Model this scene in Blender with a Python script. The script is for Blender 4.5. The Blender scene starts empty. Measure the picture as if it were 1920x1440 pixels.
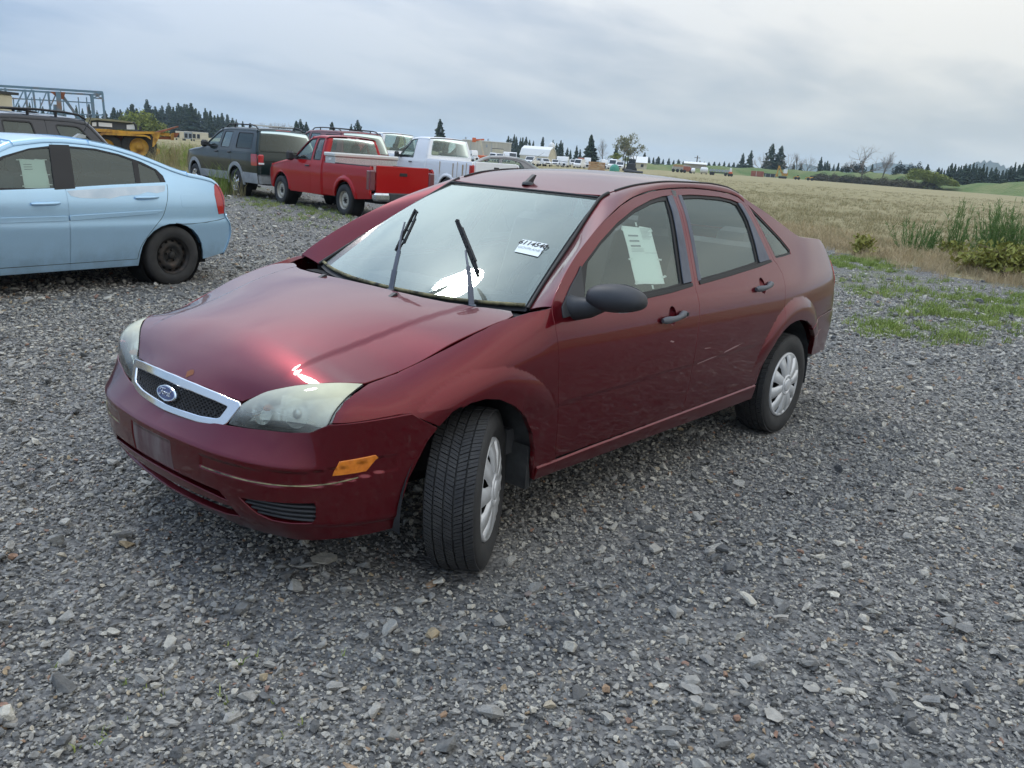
import bpy, bmesh, math, random
import numpy as np
from mathutils import Vector, Matrix, Euler
from mathutils.geometry import delaunay_2d_cdt

random.seed(11)
RNG = np.random.default_rng(7)
scene = bpy.context.scene
COL = scene.collection
rad = math.radians

# ------------------------------------------------------------------ camera
CAM_POS = np.array([-2.188, -2.711, 1.4846])
cam_data = bpy.data.cameras.new('camera')
cam = bpy.data.objects.new('camera', cam_data)
COL.objects.link(cam)
cam.location = CAM_POS
cam.rotation_euler = (rad(75.052), rad(-4.093), rad(-49.161))
cam_data.sensor_width = 36.0
cam_data.lens = 29.573
cam_data.clip_start = 0.05
cam_data.clip_end = 12000
scene.camera = cam

# ------------------------------------------------------------------ sky and sun
SUN_EL, SUN_AZ = rad(51), rad(10)      # azimuth measured from +Y towards +X
world = bpy.data.worlds.new('World')
scene.world = world
world.use_nodes = True

def sky_nodes():
    nt = world.node_tree
    nt.nodes.clear()
    N = nt.nodes.new; L = nt.links.new
    out = N('ShaderNodeOutputWorld'); bg = N('ShaderNodeBackground'); bg.inputs['Strength'].default_value = 0.1
    L(bg.outputs[0], out.inputs['Surface'])
    sky = N('ShaderNodeTexSky'); sky.sky_type = 'NISHITA'; sky.sun_disc = False
    sky.sun_elevation = SUN_EL; sky.sun_rotation = SUN_AZ
    sky.air_density = 1.0; sky.dust_density = 2.0; sky.ozone_density = 1.6
    tc = N('ShaderNodeTexCoord')
    sep = N('ShaderNodeSeparateXYZ'); L(tc.outputs['Generated'], sep.inputs[0])
    def math_(op, a, b=None, clamp=False, c=.25):
        m = N('ShaderNodeMath'); m.operation = op; m.use_clamp = clamp; m.inputs[2].default_value = c
        for i, v in enumerate((a, b)):
            if v is None: continue
            if isinstance(v, (int, float)): m.inputs[i].default_value = v
            else: L(v, m.inputs[i])
        return m.outputs[0]
    # cloud deck: project the view direction on a plane overhead
    zc = math_('MAXIMUM', sep.outputs['Z'], 0.0)
    den = math_('ADD', zc, 0.16)
    px = math_('DIVIDE', sep.outputs['X'], den); py = math_('DIVIDE', sep.outputs['Y'], den)
    cmb = N('ShaderNodeCombineXYZ'); L(px, cmb.inputs[0]); L(py, cmb.inputs[1])
    def noise(scale, detail, rough, off, stretch=(1, 1, 1), dist=0.0, rotz=0.6):
        mp = N('ShaderNodeMapping'); mp.inputs['Location'].default_value = off
        mp.inputs['Scale'].default_value = stretch; mp.inputs['Rotation'].default_value = (0, 0, rotz)
        L(cmb.outputs[0], mp.inputs['Vector'])
        n = N('ShaderNodeTexNoise'); n.inputs['Scale'].default_value = scale
        n.inputs['Detail'].default_value = detail; n.inputs['Roughness'].default_value = rough
        n.inputs['Distortion'].default_value = dist
        L(mp.outputs[0], n.inputs['Vector']); return n.outputs['Fac']
    def ramp(fac, stops):
        r = N('ShaderNodeValToRGB'); L(fac, r.inputs[0])
        el = r.color_ramp.elements
        while len(el) < len(stops): el.new(0.5)
        for e, (p, c) in zip(el, stops):
            e.position = p; e.color = (*c, 1) if len(c) == 3 else c
        return r.outputs[0]
    def mix(fac, a, b, mode='MIX'):
        m = N('ShaderNodeMix'); m.data_type = 'RGBA'; m.blend_type = mode
        if isinstance(fac, (int, float)): m.inputs[0].default_value = fac
        else: L(fac, m.inputs[0])
        for k, v in ((6, a), (7, b)):
            if isinstance(v, tuple): m.inputs[k].default_value = (*v, 1)
            else: L(v, m.inputs[k])
        return m.outputs[2]
    big = noise(0.30, 4, 0.5, (1.3, 0.2, 0), (1, 1.5, 1))
    mid = noise(0.95, 5, 0.5, (4.1, 2.7, 0), (1.0, 1.6, 1), 0.3)
    fine = noise(3.0, 6, 0.55, (0.4, 7.1, 0), (1.0, 1.5, 1), 0.5)
    s = math_('ADD', math_('MULTIPLY', big, 0.56), math_('ADD', math_('MULTIPLY', mid, 0.34), math_('MULTIPLY', fine, 0.10)))
    # closeness to the (veiled) sun brightens the deck
    sd = Vector((math.sin(SUN_AZ) * math.cos(SUN_EL), math.cos(SUN_AZ) * math.cos(SUN_EL), math.sin(SUN_EL)))
    dot = N('ShaderNodeVectorMath'); dot.operation = 'DOT_PRODUCT'
    L(tc.outputs['Generated'], dot.inputs[0]); dot.inputs[1].default_value = sd
    sun = math_('POWER', math_('MAXIMUM', dot.outputs['Value'], 0.0), 5.0)
    cover = ramp(s, [(0.40, (0, 0, 0)), (0.55, (1, 1, 1))])
    # cloud colours in units that the 0.1 strength brings to scene light
    dark, bright = (2.9, 3.25, 3.6), (5.6, 5.55, 5.3)
    ccol = mix(cover, dark, bright)
    # the east (towards +X) is paler, the north-west bluer and darker
    side = math_('ADD', math_('MULTIPLY', sep.outputs['X'], 0.55), math_('MULTIPLY', sep.outputs['Y'], -0.50))
    sidef = ramp(math_('ADD', math_('MULTIPLY', side, 0.75), 0.46), [(0.16, (0, 0, 0)), (0.74, (1, 1, 1))])
    west = mix(cover, (1.6, 2.55, 4.2), (2.8, 3.6, 4.9))
    ccol = mix(sidef, west, ccol)
    hor = ramp(sep.outputs['Z'], [(0.0, (1, 1, 1)), (0.16, (0, 0, 0))])
    hcol = mix(sidef, (2.0, 2.85, 4.0), (6.0, 6.2, 5.85))
    ccol = mix(math_('MULTIPLY', hor, 0.6), ccol, hcol)
    glow = math_('MULTIPLY', math_('MULTIPLY', sun, 3.0), math_('MULTIPLY_ADD', cover, 1.1))
    # an overcast dome is dimmer towards the horizon than overhead
    ccol = mix(1.0, ccol, math_('MULTIPLY_ADD', zc, 1.55, c=.70), 'MULTIPLY')
    gl = N('ShaderNodeCombineColor'); L(glow, gl.inputs[0]); L(math_('MULTIPLY', glow, 0.98), gl.inputs[1]); L(math_('MULTIPLY', glow, 0.93), gl.inputs[2])
    ccol = mix(1.0, ccol, gl.outputs[0], 'ADD')
    total = mix(0.97, sky.outputs[0], ccol)
    L(total, bg.inputs['Color'])
sky_nodes()

sun_d = bpy.data.lights.new('sun', 'SUN'); sun_d.energy = 0.55; sun_d.angle = rad(7); sun_d.color = (1, 0.965, 0.91)
sun_o = bpy.data.objects.new('sun', sun_d); COL.objects.link(sun_o)
_sd = Vector((math.sin(SUN_AZ) * math.cos(SUN_EL), math.cos(SUN_AZ) * math.cos(SUN_EL), math.sin(SUN_EL)))
sun_o.rotation_euler = _sd.to_track_quat('Z', 'Y').to_euler()
sun_o.location = (0, 0, 30)
scene.view_settings.view_transform = 'Standard'
scene.view_settings.look = 'None'
scene.view_settings.exposure = 0.80
scene.view_settings.gamma = 1.0
scene.view_settings.use_curve_mapping = False
scene.render.engine = 'CYCLES'
scene.cycles.max_bounces = 8
scene.cycles.volume_bounces = 2
scene.cycles.transparent_max_bounces = 16
scene.cycles.use_denoising = True

# ------------------------------------------------------------------ materials
MATS = {}
def principled(name, color, rough=0.5, metal=0.0, coat=0.0, coat_rough=0.03, spec=0.5, trans=0.0, emit=None):
    if name in MATS: return MATS[name]
    m = bpy.data.materials.new(name); m.use_nodes = True
    b = m.node_tree.nodes['Principled BSDF']
    b.inputs['Base Color'].default_value = (*color, 1)
    b.inputs['Roughness'].default_value = rough; b.inputs['Metallic'].default_value = metal
    b.inputs['Coat Weight'].default_value = coat; b.inputs['Coat Roughness'].default_value = coat_rough
    b.inputs['Specular IOR Level'].default_value = spec; b.inputs['Transmission Weight'].default_value = trans
    MATS[name] = m
    return m

def nodes_of(m):
    nt = m.node_tree
    return nt, nt.nodes.new, nt.links.new, nt.nodes['Principled BSDF']

def add_noise_colour(m, c1, c2, scale, detail=5, rough=0.6, lo=0.35, hi=0.65, coords='Object', bump=0.0, bump_scale=None, stretch=(1, 1, 1), dist=0.02):
    nt, N, L, b = nodes_of(m)
    tc = N('ShaderNodeTexCoord'); mp = N('ShaderNodeMapping'); mp.inputs['Scale'].default_value = stretch
    L(tc.outputs[coords], mp.inputs[0])
    n = N('ShaderNodeTexNoise'); n.inputs['Scale'].default_value = scale; n.inputs['Detail'].default_value = detail
    n.inputs['Roughness'].default_value = rough; L(mp.outputs[0], n.inputs['Vector'])
    r = N('ShaderNodeValToRGB'); r.color_ramp.elements[0].position = lo; r.color_ramp.elements[1].position = hi
    r.color_ramp.elements[0].color = (*c1, 1); r.color_ramp.elements[1].color = (*c2, 1)
    L(n.outputs['Fac'], r.inputs[0]); L(r.outputs[0], b.inputs['Base Color'])
    if bump:
        n2 = N('ShaderNodeTexNoise'); n2.inputs['Scale'].default_value = bump_scale or scale * 4; n2.inputs['Detail'].default_value = 4
        L(mp.outputs[0], n2.inputs['Vector'])
        bp = N('ShaderNodeBump'); bp.inputs['Strength'].default_value = bump; bp.inputs['Distance'].default_value = dist
        L(n2.outputs['Fac'], bp.inputs['Height']); L(bp.outputs[0], b.inputs['Normal'])
    return m

def glass_mat(name, tint, haze=0.02, haze_col=(0.5, 0.55, 0.53), ior=1.5, boost=1.0, rough=0.0):
    """thin sheet glass: tinted see-through plus mirror by Fresnel plus a little dust"""
    if name in MATS: return MATS[name]
    m = bpy.data.materials.new(name); m.use_nodes = True
    nt = m.node_tree; nt.nodes.clear(); N = nt.nodes.new; L = nt.links.new
    out = N('ShaderNodeOutputMaterial')
    tr = N('ShaderNodeBsdfTransparent'); tr.inputs[0].default_value = (*tint, 1)
    df = N('ShaderNodeBsdfDiffuse'); df.inputs[0].default_value = (*haze_col, 1)
    g1 = N('ShaderNodeBsdfGlossy'); g1.inputs['Roughness'].default_value = .02; g1.inputs[0].default_value = (0.88, 1, 0.95, 1)
    g2 = N('ShaderNodeBsdfGlossy'); g2.inputs['Roughness'].default_value = .30; g2.inputs[0].default_value = (0.88, 1, 0.95, 1)
    gl = N('ShaderNodeMixShader'); gl.inputs[0].default_value = rough; L(g1.outputs[0], gl.inputs[1]); L(g2.outputs[0], gl.inputs[2])
    fr = N('ShaderNodeFresnel'); fr.inputs[0].default_value = ior
    mu = N('ShaderNodeMath'); mu.operation = 'MULTIPLY'; mu.inputs[1].default_value = boost; mu.use_clamp = True
    L(fr.outputs[0], mu.inputs[0])
    a = N('ShaderNodeMixShader'); a.inputs[0].default_value = haze; L(tr.outputs[0], a.inputs[1]); L(df.outputs[0], a.inputs[2])
    c = N('ShaderNodeMixShader'); L(mu.outputs[0], c.inputs[0]); L(a.outputs[0], c.inputs[1]); L(gl.outputs[0], c.inputs[2])
    L(c.outputs[0], out.inputs[0])
    MATS[name] = m
    return m

# ------------------------------------------------------------------ object helpers
def tag(o, label=None, cat=None, group=None, kind=None):
    if label: o['label'] = label
    if cat: o['category'] = cat
    if group: o['group'] = group
    if kind: o['kind'] = kind
    return o

def empty(name, loc=(0, 0, 0), rotz=0.0, label=None, cat=None, group=None):
    o = bpy.data.objects.new(name, None); COL.objects.link(o)
    o.location = loc; o.rotation_euler = (0, 0, rotz); o.empty_display_size = 0.2
    return tag(o, label, cat, group)

def link_mesh(name, me, mat=None, parent=None):
    o = bpy.data.objects.new(name, me); COL.objects.link(o)
    if mat is not None:
        for m in (mat if isinstance(mat, (list, tuple)) else [mat]): me.materials.append(m)
    if parent is not None: o.parent = parent
    return o

def mesh_from(name, verts, faces, mat=None, parent=None, smooth=False, normals=None, mats_idx=None):
    me = bpy.data.meshes.new(name)
    me.from_pydata([tuple(v) for v in verts], [], [tuple(int(i) for i in f) for f in faces])
    if smooth: me.polygons.foreach_set('use_smooth', [True] * len(me.polygons))
    if mats_idx is not None: me.polygons.foreach_set('material_index', mats_idx)
    me.update()
    if normals is not None:
        me.normals_split_custom_set_from_vertices([tuple(n) for n in normals])
    return link_mesh(name, me, mat, parent)

class MB:
    """collects simple shapes into one mesh"""
    def __init__(s): s.v = []; s.f = []; s.sm = []
    def add(s, verts, faces, smooth=False):
        k = len(s.v); s.v += [tuple(map(float, v)) for v in verts]; s.f += [tuple(int(i) + k for i in f) for f in faces]
        s.sm += [smooth] * len(faces); return s
    def box(s, c, d, rot=None, bevel=0.0):
        x, y, z = d[0] / 2, d[1] / 2, d[2] / 2
        if bevel > 0:
            b = min(bevel, x * .9, y * .9, z * .9); P = []
            for sx in (-1, 1):
                for sy in (-1, 1):
                    for sz in (-1, 1):
                        P += [(sx * (x - b), sy * (y - b), sz * z), (sx * (x - b), sy * y, sz * (z - b)), (sx * x, sy * (y - b), sz * (z - b))]
            bm = bmesh.new()
            for p in P: bm.verts.new(p)
            bmesh.ops.convex_hull(bm, input=bm.verts)
            bmesh.ops.dissolve_limit(bm, angle_limit=0.01, verts=bm.verts, edges=bm.edges)
            bm.verts.index_update()
            P = [v.co.copy() for v in bm.verts]; F = [[v.index for v in f.verts] for f in bm.faces]; bm.free()
        else:
            P = [Vector((sx * x, sy * y, sz * z)) for sx in (-1, 1) for sy in (-1, 1) for sz in (-1, 1)]
            F = [(0, 1, 3, 2), (4, 6, 7, 5), (0, 4, 5, 1), (2, 3, 7, 6), (0, 2, 6, 4), (1, 5, 7, 3)]
        if rot is not None:
            R = rot if isinstance(rot, Matrix) else Euler(rot).to_matrix()
            P = [R @ Vector(p) for p in P]
        return s.add([Vector(p) + Vector(c) for p in P], F)
    def bar(s, a, b, r, n=6, r2=None, caps=True, smooth=True):
        a, b = Vector(a), Vector(b); d = (b - a)
        if d.length < 1e-9: return s
        q = d.to_track_quat('Z', 'Y'); r2 = r if r2 is None else r2
        V = []; F = []
        for k, (p, rr) in enumerate(((a, r), (b, r2))):
            for i in range(n):
                t = 2 * math.pi * i / n + math.pi / n
                V.append(p + q @ Vector((rr * math.cos(t), rr * math.sin(t), 0)))
        for i in range(n): F.append((i, (i + 1) % n, n + (i + 1) % n, n + i))
        s.add(V, F, smooth)
        if caps: s.add(V, [tuple(range(n))[::-1], tuple(range(n, 2 * n))], False)
        return s
    def beam(s, a, b, w, h):
        """rectangular bar between two points"""
        a, b = Vector(a), Vector(b); d = b - a; q = d.to_track_quat('X', 'Z')
        return s.box((a + b) / 2, (d.length, w, h), q.to_matrix())
    def tube(s, pts, r, n=8, caps=True):
        pts = [Vector(p) for p in pts]; R = r if isinstance(r, (list, tuple)) else [r] * len(pts)
        V = []; F = []
        for k, p in enumerate(pts):
            d = (pts[min(k + 1, len(pts) - 1)] - pts[max(k - 1, 0)]).normalized()
            q = d.to_track_quat('Z', 'Y')
            for i in range(n):
                t = 2 * math.pi * i / n
                V.append(p + q @ Vector((R[k] * math.cos(t), R[k] * math.sin(t), 0)))
        for k in range(len(pts) - 1):
            for i in range(n):
                F.append((k * n + i, k * n + (i + 1) % n, (k + 1) * n + (i + 1) % n, (k + 1) * n + i))
        s.add(V, F, True)
        if caps: s.add(V, [tuple(range(n))[::-1], tuple(range(len(V) - n, len(V)))], False)
        return s
    def lathe(s, prof, n=40, axis='Y', c=(0, 0, 0), close=False, smooth=True):
        """prof: (radius, along-axis) pairs"""
        V = []; F = []; m = len(prof)
        for i in range(n):
            t = 2 * math.pi * i / n; cs, sn = math.cos(t), math.sin(t)
            for r, h in prof:
                p = (r * cs, h, r * sn) if axis == 'Y' else ((r * cs, r * sn, h) if axis == 'Z' else (h, r * cs, r * sn))
                V.append((p[0] + c[0], p[1] + c[1], p[2] + c[2]))
        for i in range(n):
            j = (i + 1) % n
            for k in range(m - 1): F.append((i * m + k, j * m + k, j * m + k + 1, i * m + k + 1))
        return s.add(V, F, smooth)
    def prism(s, poly, lo, hi, axis='Y'):
        """extrude a 2D polygon; axis Y: polygon in (x,z)"""
        n = len(poly)
        def P(a, b, h): return (a, h, b) if axis == 'Y' else ((a, b, h) if axis == 'Z' else (h, a, b))
        V = [P(a, b, lo) for a, b in poly] + [P(a, b, hi) for a, b in poly]
        F = [tuple(range(n)), tuple(range(n, 2 * n))[::-1]] + [(i, n + i, n + (i + 1) % n, (i + 1) % n) for i in range(n)]
        return s.add(V, F)
    def build(s, name, mat=None, parent=None, flat=False, fix=True, auto=None):
        me = bpy.data.meshes.new(name); me.from_pydata(s.v, [], s.f)
        me.polygons.foreach_set('use_smooth', [False if flat else x for x in s.sm])
        me.update()
        if fix:
            bm = bmesh.new(); bm.from_mesh(me); bmesh.ops.recalc_face_normals(bm, faces=bm.faces); bm.to_mesh(me); bm.free()
        return link_mesh(name, me, mat, parent)

def copy_tree(o, parent=None):
    c = o.copy(); COL.objects.link(c)
    if parent is not None: c.parent = parent
    for ch in list(o.children): copy_tree(ch, c)
    return c

# ------------------------------------------------------------------ curved panels cut out of analytic surfaces
def catmull(xs, ys):
    """monotone-ish cubic interpolation, vectorised"""
    xs = np.asarray(xs, float); ys = np.asarray(ys, float)
    h = np.diff(xs); d = np.diff(ys) / h
    m = np.zeros_like(ys); m[0] = d[0]; m[-1] = d[-1]
    for i in range(1, len(xs) - 1):
        m[i] = 0 if d[i - 1] * d[i] <= 0 else 3 * (h[i - 1] + h[i]) / ((2 * h[i] + h[i - 1]) / d[i - 1] + (h[i] + 2 * h[i - 1]) / d[i])
    def f(x):
        x = np.asarray(x, float); k = np.clip(np.searchsorted(xs, x) - 1, 0, len(h) - 1)
        t = (x - xs[k]) / h[k]; tc = np.clip(t, 0, 1)
        r = ((2 * tc**3 - 3 * tc**2 + 1) * ys[k] + (tc**3 - 2 * tc**2 + tc) * h[k] * m[k] + (-2 * tc**3 + 3 * tc**2) * ys[k + 1] + (tc**3 - tc**2) * h[k] * m[k + 1])
        return r + np.where(t < 0, t * h[k] * m[0], 0) + np.where(t > 1, (t - 1) * h[k] * m[-1], 0)
    return f

def sstep(t):
    t = np.clip(t, 0, 1); return t * t * (3 - 2 * t)

def resample(poly, step, closed=True):
    P = np.array(poly, float); out = []
    n = len(P)
    for i in range(n if closed else n - 1):
        a, b = P[i], P[(i + 1) % n]; k = max(1, int(math.ceil(np.linalg.norm(b - a) / step)))
        for j in range(k): out.append(a + (b - a) * j / k)
    if not closed: out.append(P[-1])
    return np.array(out)

def smooth_poly(pts, n=6, closed=True):
    """Catmull-Rom through points"""
    P = np.array(pts, float); N = len(P); out = []
    rng = range(N) if closed else range(N - 1)
    for i in rng:
        p0, p1, p2, p3 = (P[(i - 1) % N], P[i], P[(i + 1) % N], P[(i + 2) % N]) if closed else (P[max(i - 1, 0)], P[i], P[i + 1], P[min(i + 2, N - 1)])
        for j in range(n):
            t = j / n
            out.append(0.5 * ((2 * p1) + (-p0 + p2) * t + (2 * p0 - 5 * p1 + 4 * p2 - p3) * t * t + (-p0 + 3 * p1 - 3 * p2 + p3) * t**3))
    if not closed: out.append(P[-1])
    return [tuple(p) for p in out]

def round_poly(pts, r, n=5):
    """round the corners of a closed polygon"""
    P = [np.array(p, float) for p in pts]; out = []
    for i in range(len(P)):
        a, b, c = P[i - 1], P[i], P[(i + 1) % len(P)]
        rr = r[i] if isinstance(r, (list, tuple)) else r
        d1, d2 = np.linalg.norm(a - b), np.linalg.norm(c - b); k = min(rr, d1 * .45, d2 * .45)
        if k < 1e-6: out.append(tuple(b)); continue
        s, e = b + (a - b) / d1 * k, b + (c - b) / d2 * k
        for j in range(n + 1):
            t = j / n; out.append(tuple((1 - t)**2 * s + 2 * t * (1 - t) * b + t * t * e))
    return out

def inside(P, poly):
    x, y = P[:, 0], P[:, 1]; q = np.asarray(poly, float); r = np.zeros(len(P), bool)
    x1, y1 = q[:, 0], q[:, 1]; x2, y2 = np.roll(x1, -1), np.roll(y1, -1)
    for a, b, c, d in zip(x1, y1, x2, y2):
        if b == d: continue
        k = ((b > y) != (d > y)) & (x < (c - a) * (y - b) / (d - b) + a); r ^= k
    return r

def poly_dist(P, B):
    """distance to a dense boundary point set"""
    out = np.full(len(P), 9e9)
    for i in range(0, len(B), 64):
        d = ((P[:, None, :] - B[None, i:i + 64, :])**2).sum(-1).min(1); out = np.minimum(out, d)
    return np.sqrt(out)

def cut(outer, holes=(), step=0.02, jitter=0):
    B = [resample(p, step * 0.75) for p in [outer] + list(holes)]
    allb = np.vstack(B)
    lo, hi = allb.min(0), allb.max(0)
    gx = np.arange(lo[0] + step / 2, hi[0], step); gy = np.arange(lo[1] + step / 2, hi[1], step)
    G = np.array(np.meshgrid(gx, gy)).reshape(2, -1).T
    k = inside(G, B[0])
    for h in B[1:]: k &= ~inside(G, h)
    G = G[k]
    if len(G): G = G[poly_dist(G, allb) > step * 0.45]
    pts = np.vstack([allb, G]) if len(G) else allb
    E = []; o = 0
    for b in B:
        n = len(b); E += [(o + i, o + (i + 1) % n) for i in range(n)]; o += n
    r = delaunay_2d_cdt([Vector(p) for p in pts], E, [], 0, 1e-7)
    V = np.array([tuple(v) for v in r[0]]); F = np.array([tuple(f) for f in r[2]])
    C = V[F].mean(1); k = inside(C, B[0])
    for h in B[1:]: k &= ~inside(C, h)
    F = F[k]
    a = V[F]; area = (a[:, 1, 0] - a[:, 0, 0]) * (a[:, 2, 1] - a[:, 0, 1]) - (a[:, 1, 1] - a[:, 0, 1]) * (a[:, 2, 0] - a[:, 0, 0])
    F = F[np.abs(area) > 1e-12]; area = area[np.abs(area) > 1e-12]
    F[area < 0] = F[area < 0][:, ::-1]
    used = np.unique(F); mp = -np.ones(len(V), int); mp[used] = np.arange(len(used))
    return V[used], mp[F]

def surf_normals(f, U, e=1e-4, flip=1):
    du = f(U + [e, 0]) - f(U - [e, 0]); dv = f(U + [0, e]) - f(U - [0, e])
    n = np.cross(du, dv) * flip
    return n / np.maximum(np.linalg.norm(n, axis=1, keepdims=True), 1e-12)

def panel(name, f, outer, holes=(), step=0.02, mat=None, parent=None, depth=0.015, lift=0.0, flip=1, mirror=False, edge=0.003, sx=1.0, e=1e-4):
    """piece of the surface f(u,v) inside a polygon, with a turned-in edge; f maps (n,2) to (n,3). flip makes the normal point out."""
    S = np.array([sx, 1.0])
    V, F = cut([np.array(p) * S for p in outer], [[np.array(p) * S for p in h] for h in holes], step)
    V = V / S
    P = f(V); Nn = surf_normals(f, V, e=e, flip=flip)
    if flip < 0: F = F[:, ::-1]
    P = P + Nn * lift
    verts = [P]; norms = [Nn]; faces = [F]
    if depth > 0:
        ed = np.vstack([F[:, [0, 1]], F[:, [1, 2]], F[:, [2, 0]]])
        key = ed.astype(np.int64); und = np.sort(key, 1); code = und[:, 0] * (len(V) + 1) + und[:, 1]
        uq, inv, cnt = np.unique(code, return_inverse=True, return_counts=True)
        be = ed[cnt[inv] == 1]                       # directed boundary edges, panel on the left
        bv = np.unique(be); mp = -np.ones(len(V), int); mp[bv] = np.arange(len(bv))
        # outward direction at the boundary
        outd = np.zeros((len(V), 3))
        t = P[be[:, 1]] - P[be[:, 0]]; t /= np.maximum(np.linalg.norm(t, axis=1, keepdims=True), 1e-12)
        o = np.cross(t, Nn[be[:, 0]])
        np.add.at(outd, be[:, 0], o); np.add.at(outd, be[:, 1], o)
        outd = outd[bv]; outd /= np.maximum(np.linalg.norm(outd, axis=1, keepdims=True), 1e-12)
        nb = Nn[bv]; pb = P[bv]
        r1 = pb + outd * edge * 0.5 - nb * edge * 0.35
        r2 = pb + outd * edge * 0.7 - nb * edge * 1.2
        r3 = pb + outd * edge * 0.7 - nb * depth
        k0 = len(V); nbv = len(bv)
        verts += [r1, r2, r3]; n1 = nb + outd; n1 /= np.linalg.norm(n1, axis=1, keepdims=True)
        norms += [n1, outd, outd]
        a, b = mp[be[:, 0]], mp[be[:, 1]]
        q = [np.stack([be[:, 1], be[:, 0], k0 + a, k0 + b], 1)]
        for r in range(2): q.append(np.stack([k0 + r * nbv + b, k0 + r * nbv + a, k0 + (r + 1) * nbv + a, k0 + (r + 1) * nbv + b], 1))
        quads = np.vstack(q)
    else: quads = np.zeros((0, 4), int)
    P = np.vstack(verts); Nn = np.vstack(norms)
    if mirror: P = P * [1, -1, 1]; Nn = Nn * [1, -1, 1]; F = F[:, ::-1]; quads = quads[:, ::-1]
    return mesh_from(name, P, [tuple(x) for x in F] + [tuple(x) for x in quads], mat, parent, True, Nn)

def coons(c0, c1, d0, d1, bulge=None):
    """c0,c1: curves in u at v=0,1; d0,d1: curves in v at u=0,1 (lists of 3D points)"""
    def cur(P):
        P = np.array(smooth_poly(P, 8, closed=False)); s = np.r_[0, np.cumsum(np.linalg.norm(np.diff(P, axis=0), axis=1))]; s /= s[-1]
        return lambda t: np.stack([np.interp(np.clip(t, 0, 1), s, P[:, k]) + 0 for k in range(3)], -1)
    C0, C1, D0, D1 = map(cur, (c0, c1, d0, d1))
    p00, p10, p01, p11 = [np.array(x, float) for x in (c0[0], c0[-1], c1[0], c1[-1])]
    def f(U):
        u, v = U[:, :1], U[:, 1:2]
        r = (1 - v) * C0(u[:, 0]) + v * C1(u[:, 0]) + (1 - u) * D0(v[:, 0]) + u * D1(v[:, 0])
        r = r - ((1 - u) * (1 - v) * p00 + u * (1 - v) * p10 + (1 - u) * v * p01 + u * v * p11)
        if bulge is not None: r = r + np.array(bulge) * (16 * u * (1 - u) * v * (1 - v))
        return r
    return f

def inset_poly(P, d):
    """shrink a closed polygon by d"""
    P = np.array(P, float); a = 0.5 * np.sum(P[:, 0] * np.roll(P[:, 1], -1) - np.roll(P[:, 0], -1) * P[:, 1])
    sg = 1 if a > 0 else -1; out = []
    n = len(P)
    for i in range(n):
        e1 = P[i] - P[i - 1]; e2 = P[(i + 1) % n] - P[i]
        e1 /= max(np.linalg.norm(e1), 1e-9); e2 /= max(np.linalg.norm(e2), 1e-9)
        n1 = np.array([-e1[1], e1[0]]) * sg; n2 = np.array([-e2[1], e2[0]]) * sg
        m = n1 + n2; l = np.linalg.norm(m)
        if l < 0.2: out.append(P[i] + n1 * d); continue
        m /= l; out.append(P[i] + m * d / max(0.5, float(m @ n1)))
    return [tuple(p) for p in out]

def text_mesh(name, body, size, mat, parent, M, bold=0.0, align='CENTER', shear=0.0, extrude=0.0, spacing=1.0):
    """flat lettering as a mesh, placed by a 4x4 matrix (x right, y up)"""
    cu = bpy.data.curves.new(name, 'FONT'); cu.body = body; cu.size = size; cu.align_x = align; cu.align_y = 'CENTER'
    cu.offset = bold; cu.shear = shear; cu.extrude = extrude; cu.space_character = spacing; cu.resolution_u = 3
    to = bpy.data.objects.new(name, cu); COL.objects.link(to)
    dg = bpy.context.evaluated_depsgraph_get()
    me = bpy.data.meshes.new_from_object(to.evaluated_get(dg))
    bpy.data.objects.remove(to); bpy.data.curves.remove(cu)
    me.transform(M)
    me.materials.clear()
    o = link_mesh(name, me, mat, parent)
    return o

def frame_matrix(o, x, y):
    x = Vector(x).normalized(); y = Vector(y); y = (y - x * y.dot(x)).normalized(); z = x.cross(y)
    M = Matrix((x, y, z)).transposed().to_4x4(); M.translation = Vector(o); return M
# ------------------------------------------------------------------ wheels (axis Y, outer face towards -Y)
M_RUBBER = principled('tyre rubber', (0.022, 0.022, 0.023), 0.75)
add_noise_colour(M_RUBBER, (0.015, 0.015, 0.016), (0.040, 0.039, 0.037), 9, lo=0.3, hi=0.75, bump=0.15, bump_scale=60, dist=0.004)
M_TREAD = principled('tread rubber', (0.03, 0.03, 0.032), 0.7)
add_noise_colour(M_TREAD, (0.020, 0.020, 0.022), (0.05, 0.049, 0.046), 14, lo=0.3, hi=0.8)
M_RIM_DARK = principled('dark steel', (0.02, 0.019, 0.018), 0.6, 0.3)
M_BRAKE = principled('rusty brake', (0.09, 0.045, 0.03), 0.8)
M_HUBCAP = principled('silver hubcap', (0.62, 0.63, 0.64), 0.34, 0.35, 0.3, 0.2)
add_noise_colour(M_HUBCAP, (0.50, 0.51, 0.52), (0.66, 0.67, 0.68), 7, lo=0.3, hi=0.6)
M_CHROME = principled('chrome', (0.80, 0.81, 0.83), 0.09, 1.0)
M_STEEL_WHEEL = principled('black steel wheel', (0.035, 0.032, 0.030), 0.55, 0.4)
add_noise_colour(M_STEEL_WHEEL, (0.02, 0.02, 0.02), (0.085, 0.06, 0.045), 14, lo=0.45, hi=0.75)
M_TAN_WHEEL = principled('tan steel wheel', (0.46, 0.43, 0.36), 0.5, 0.3)
M_ALU = principled('aluminium', (0.62, 0.63, 0.64), 0.28, 0.9)
M_BLACKHOLE = principled('black recess', (0.008, 0.008, 0.009), 0.9)

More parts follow.
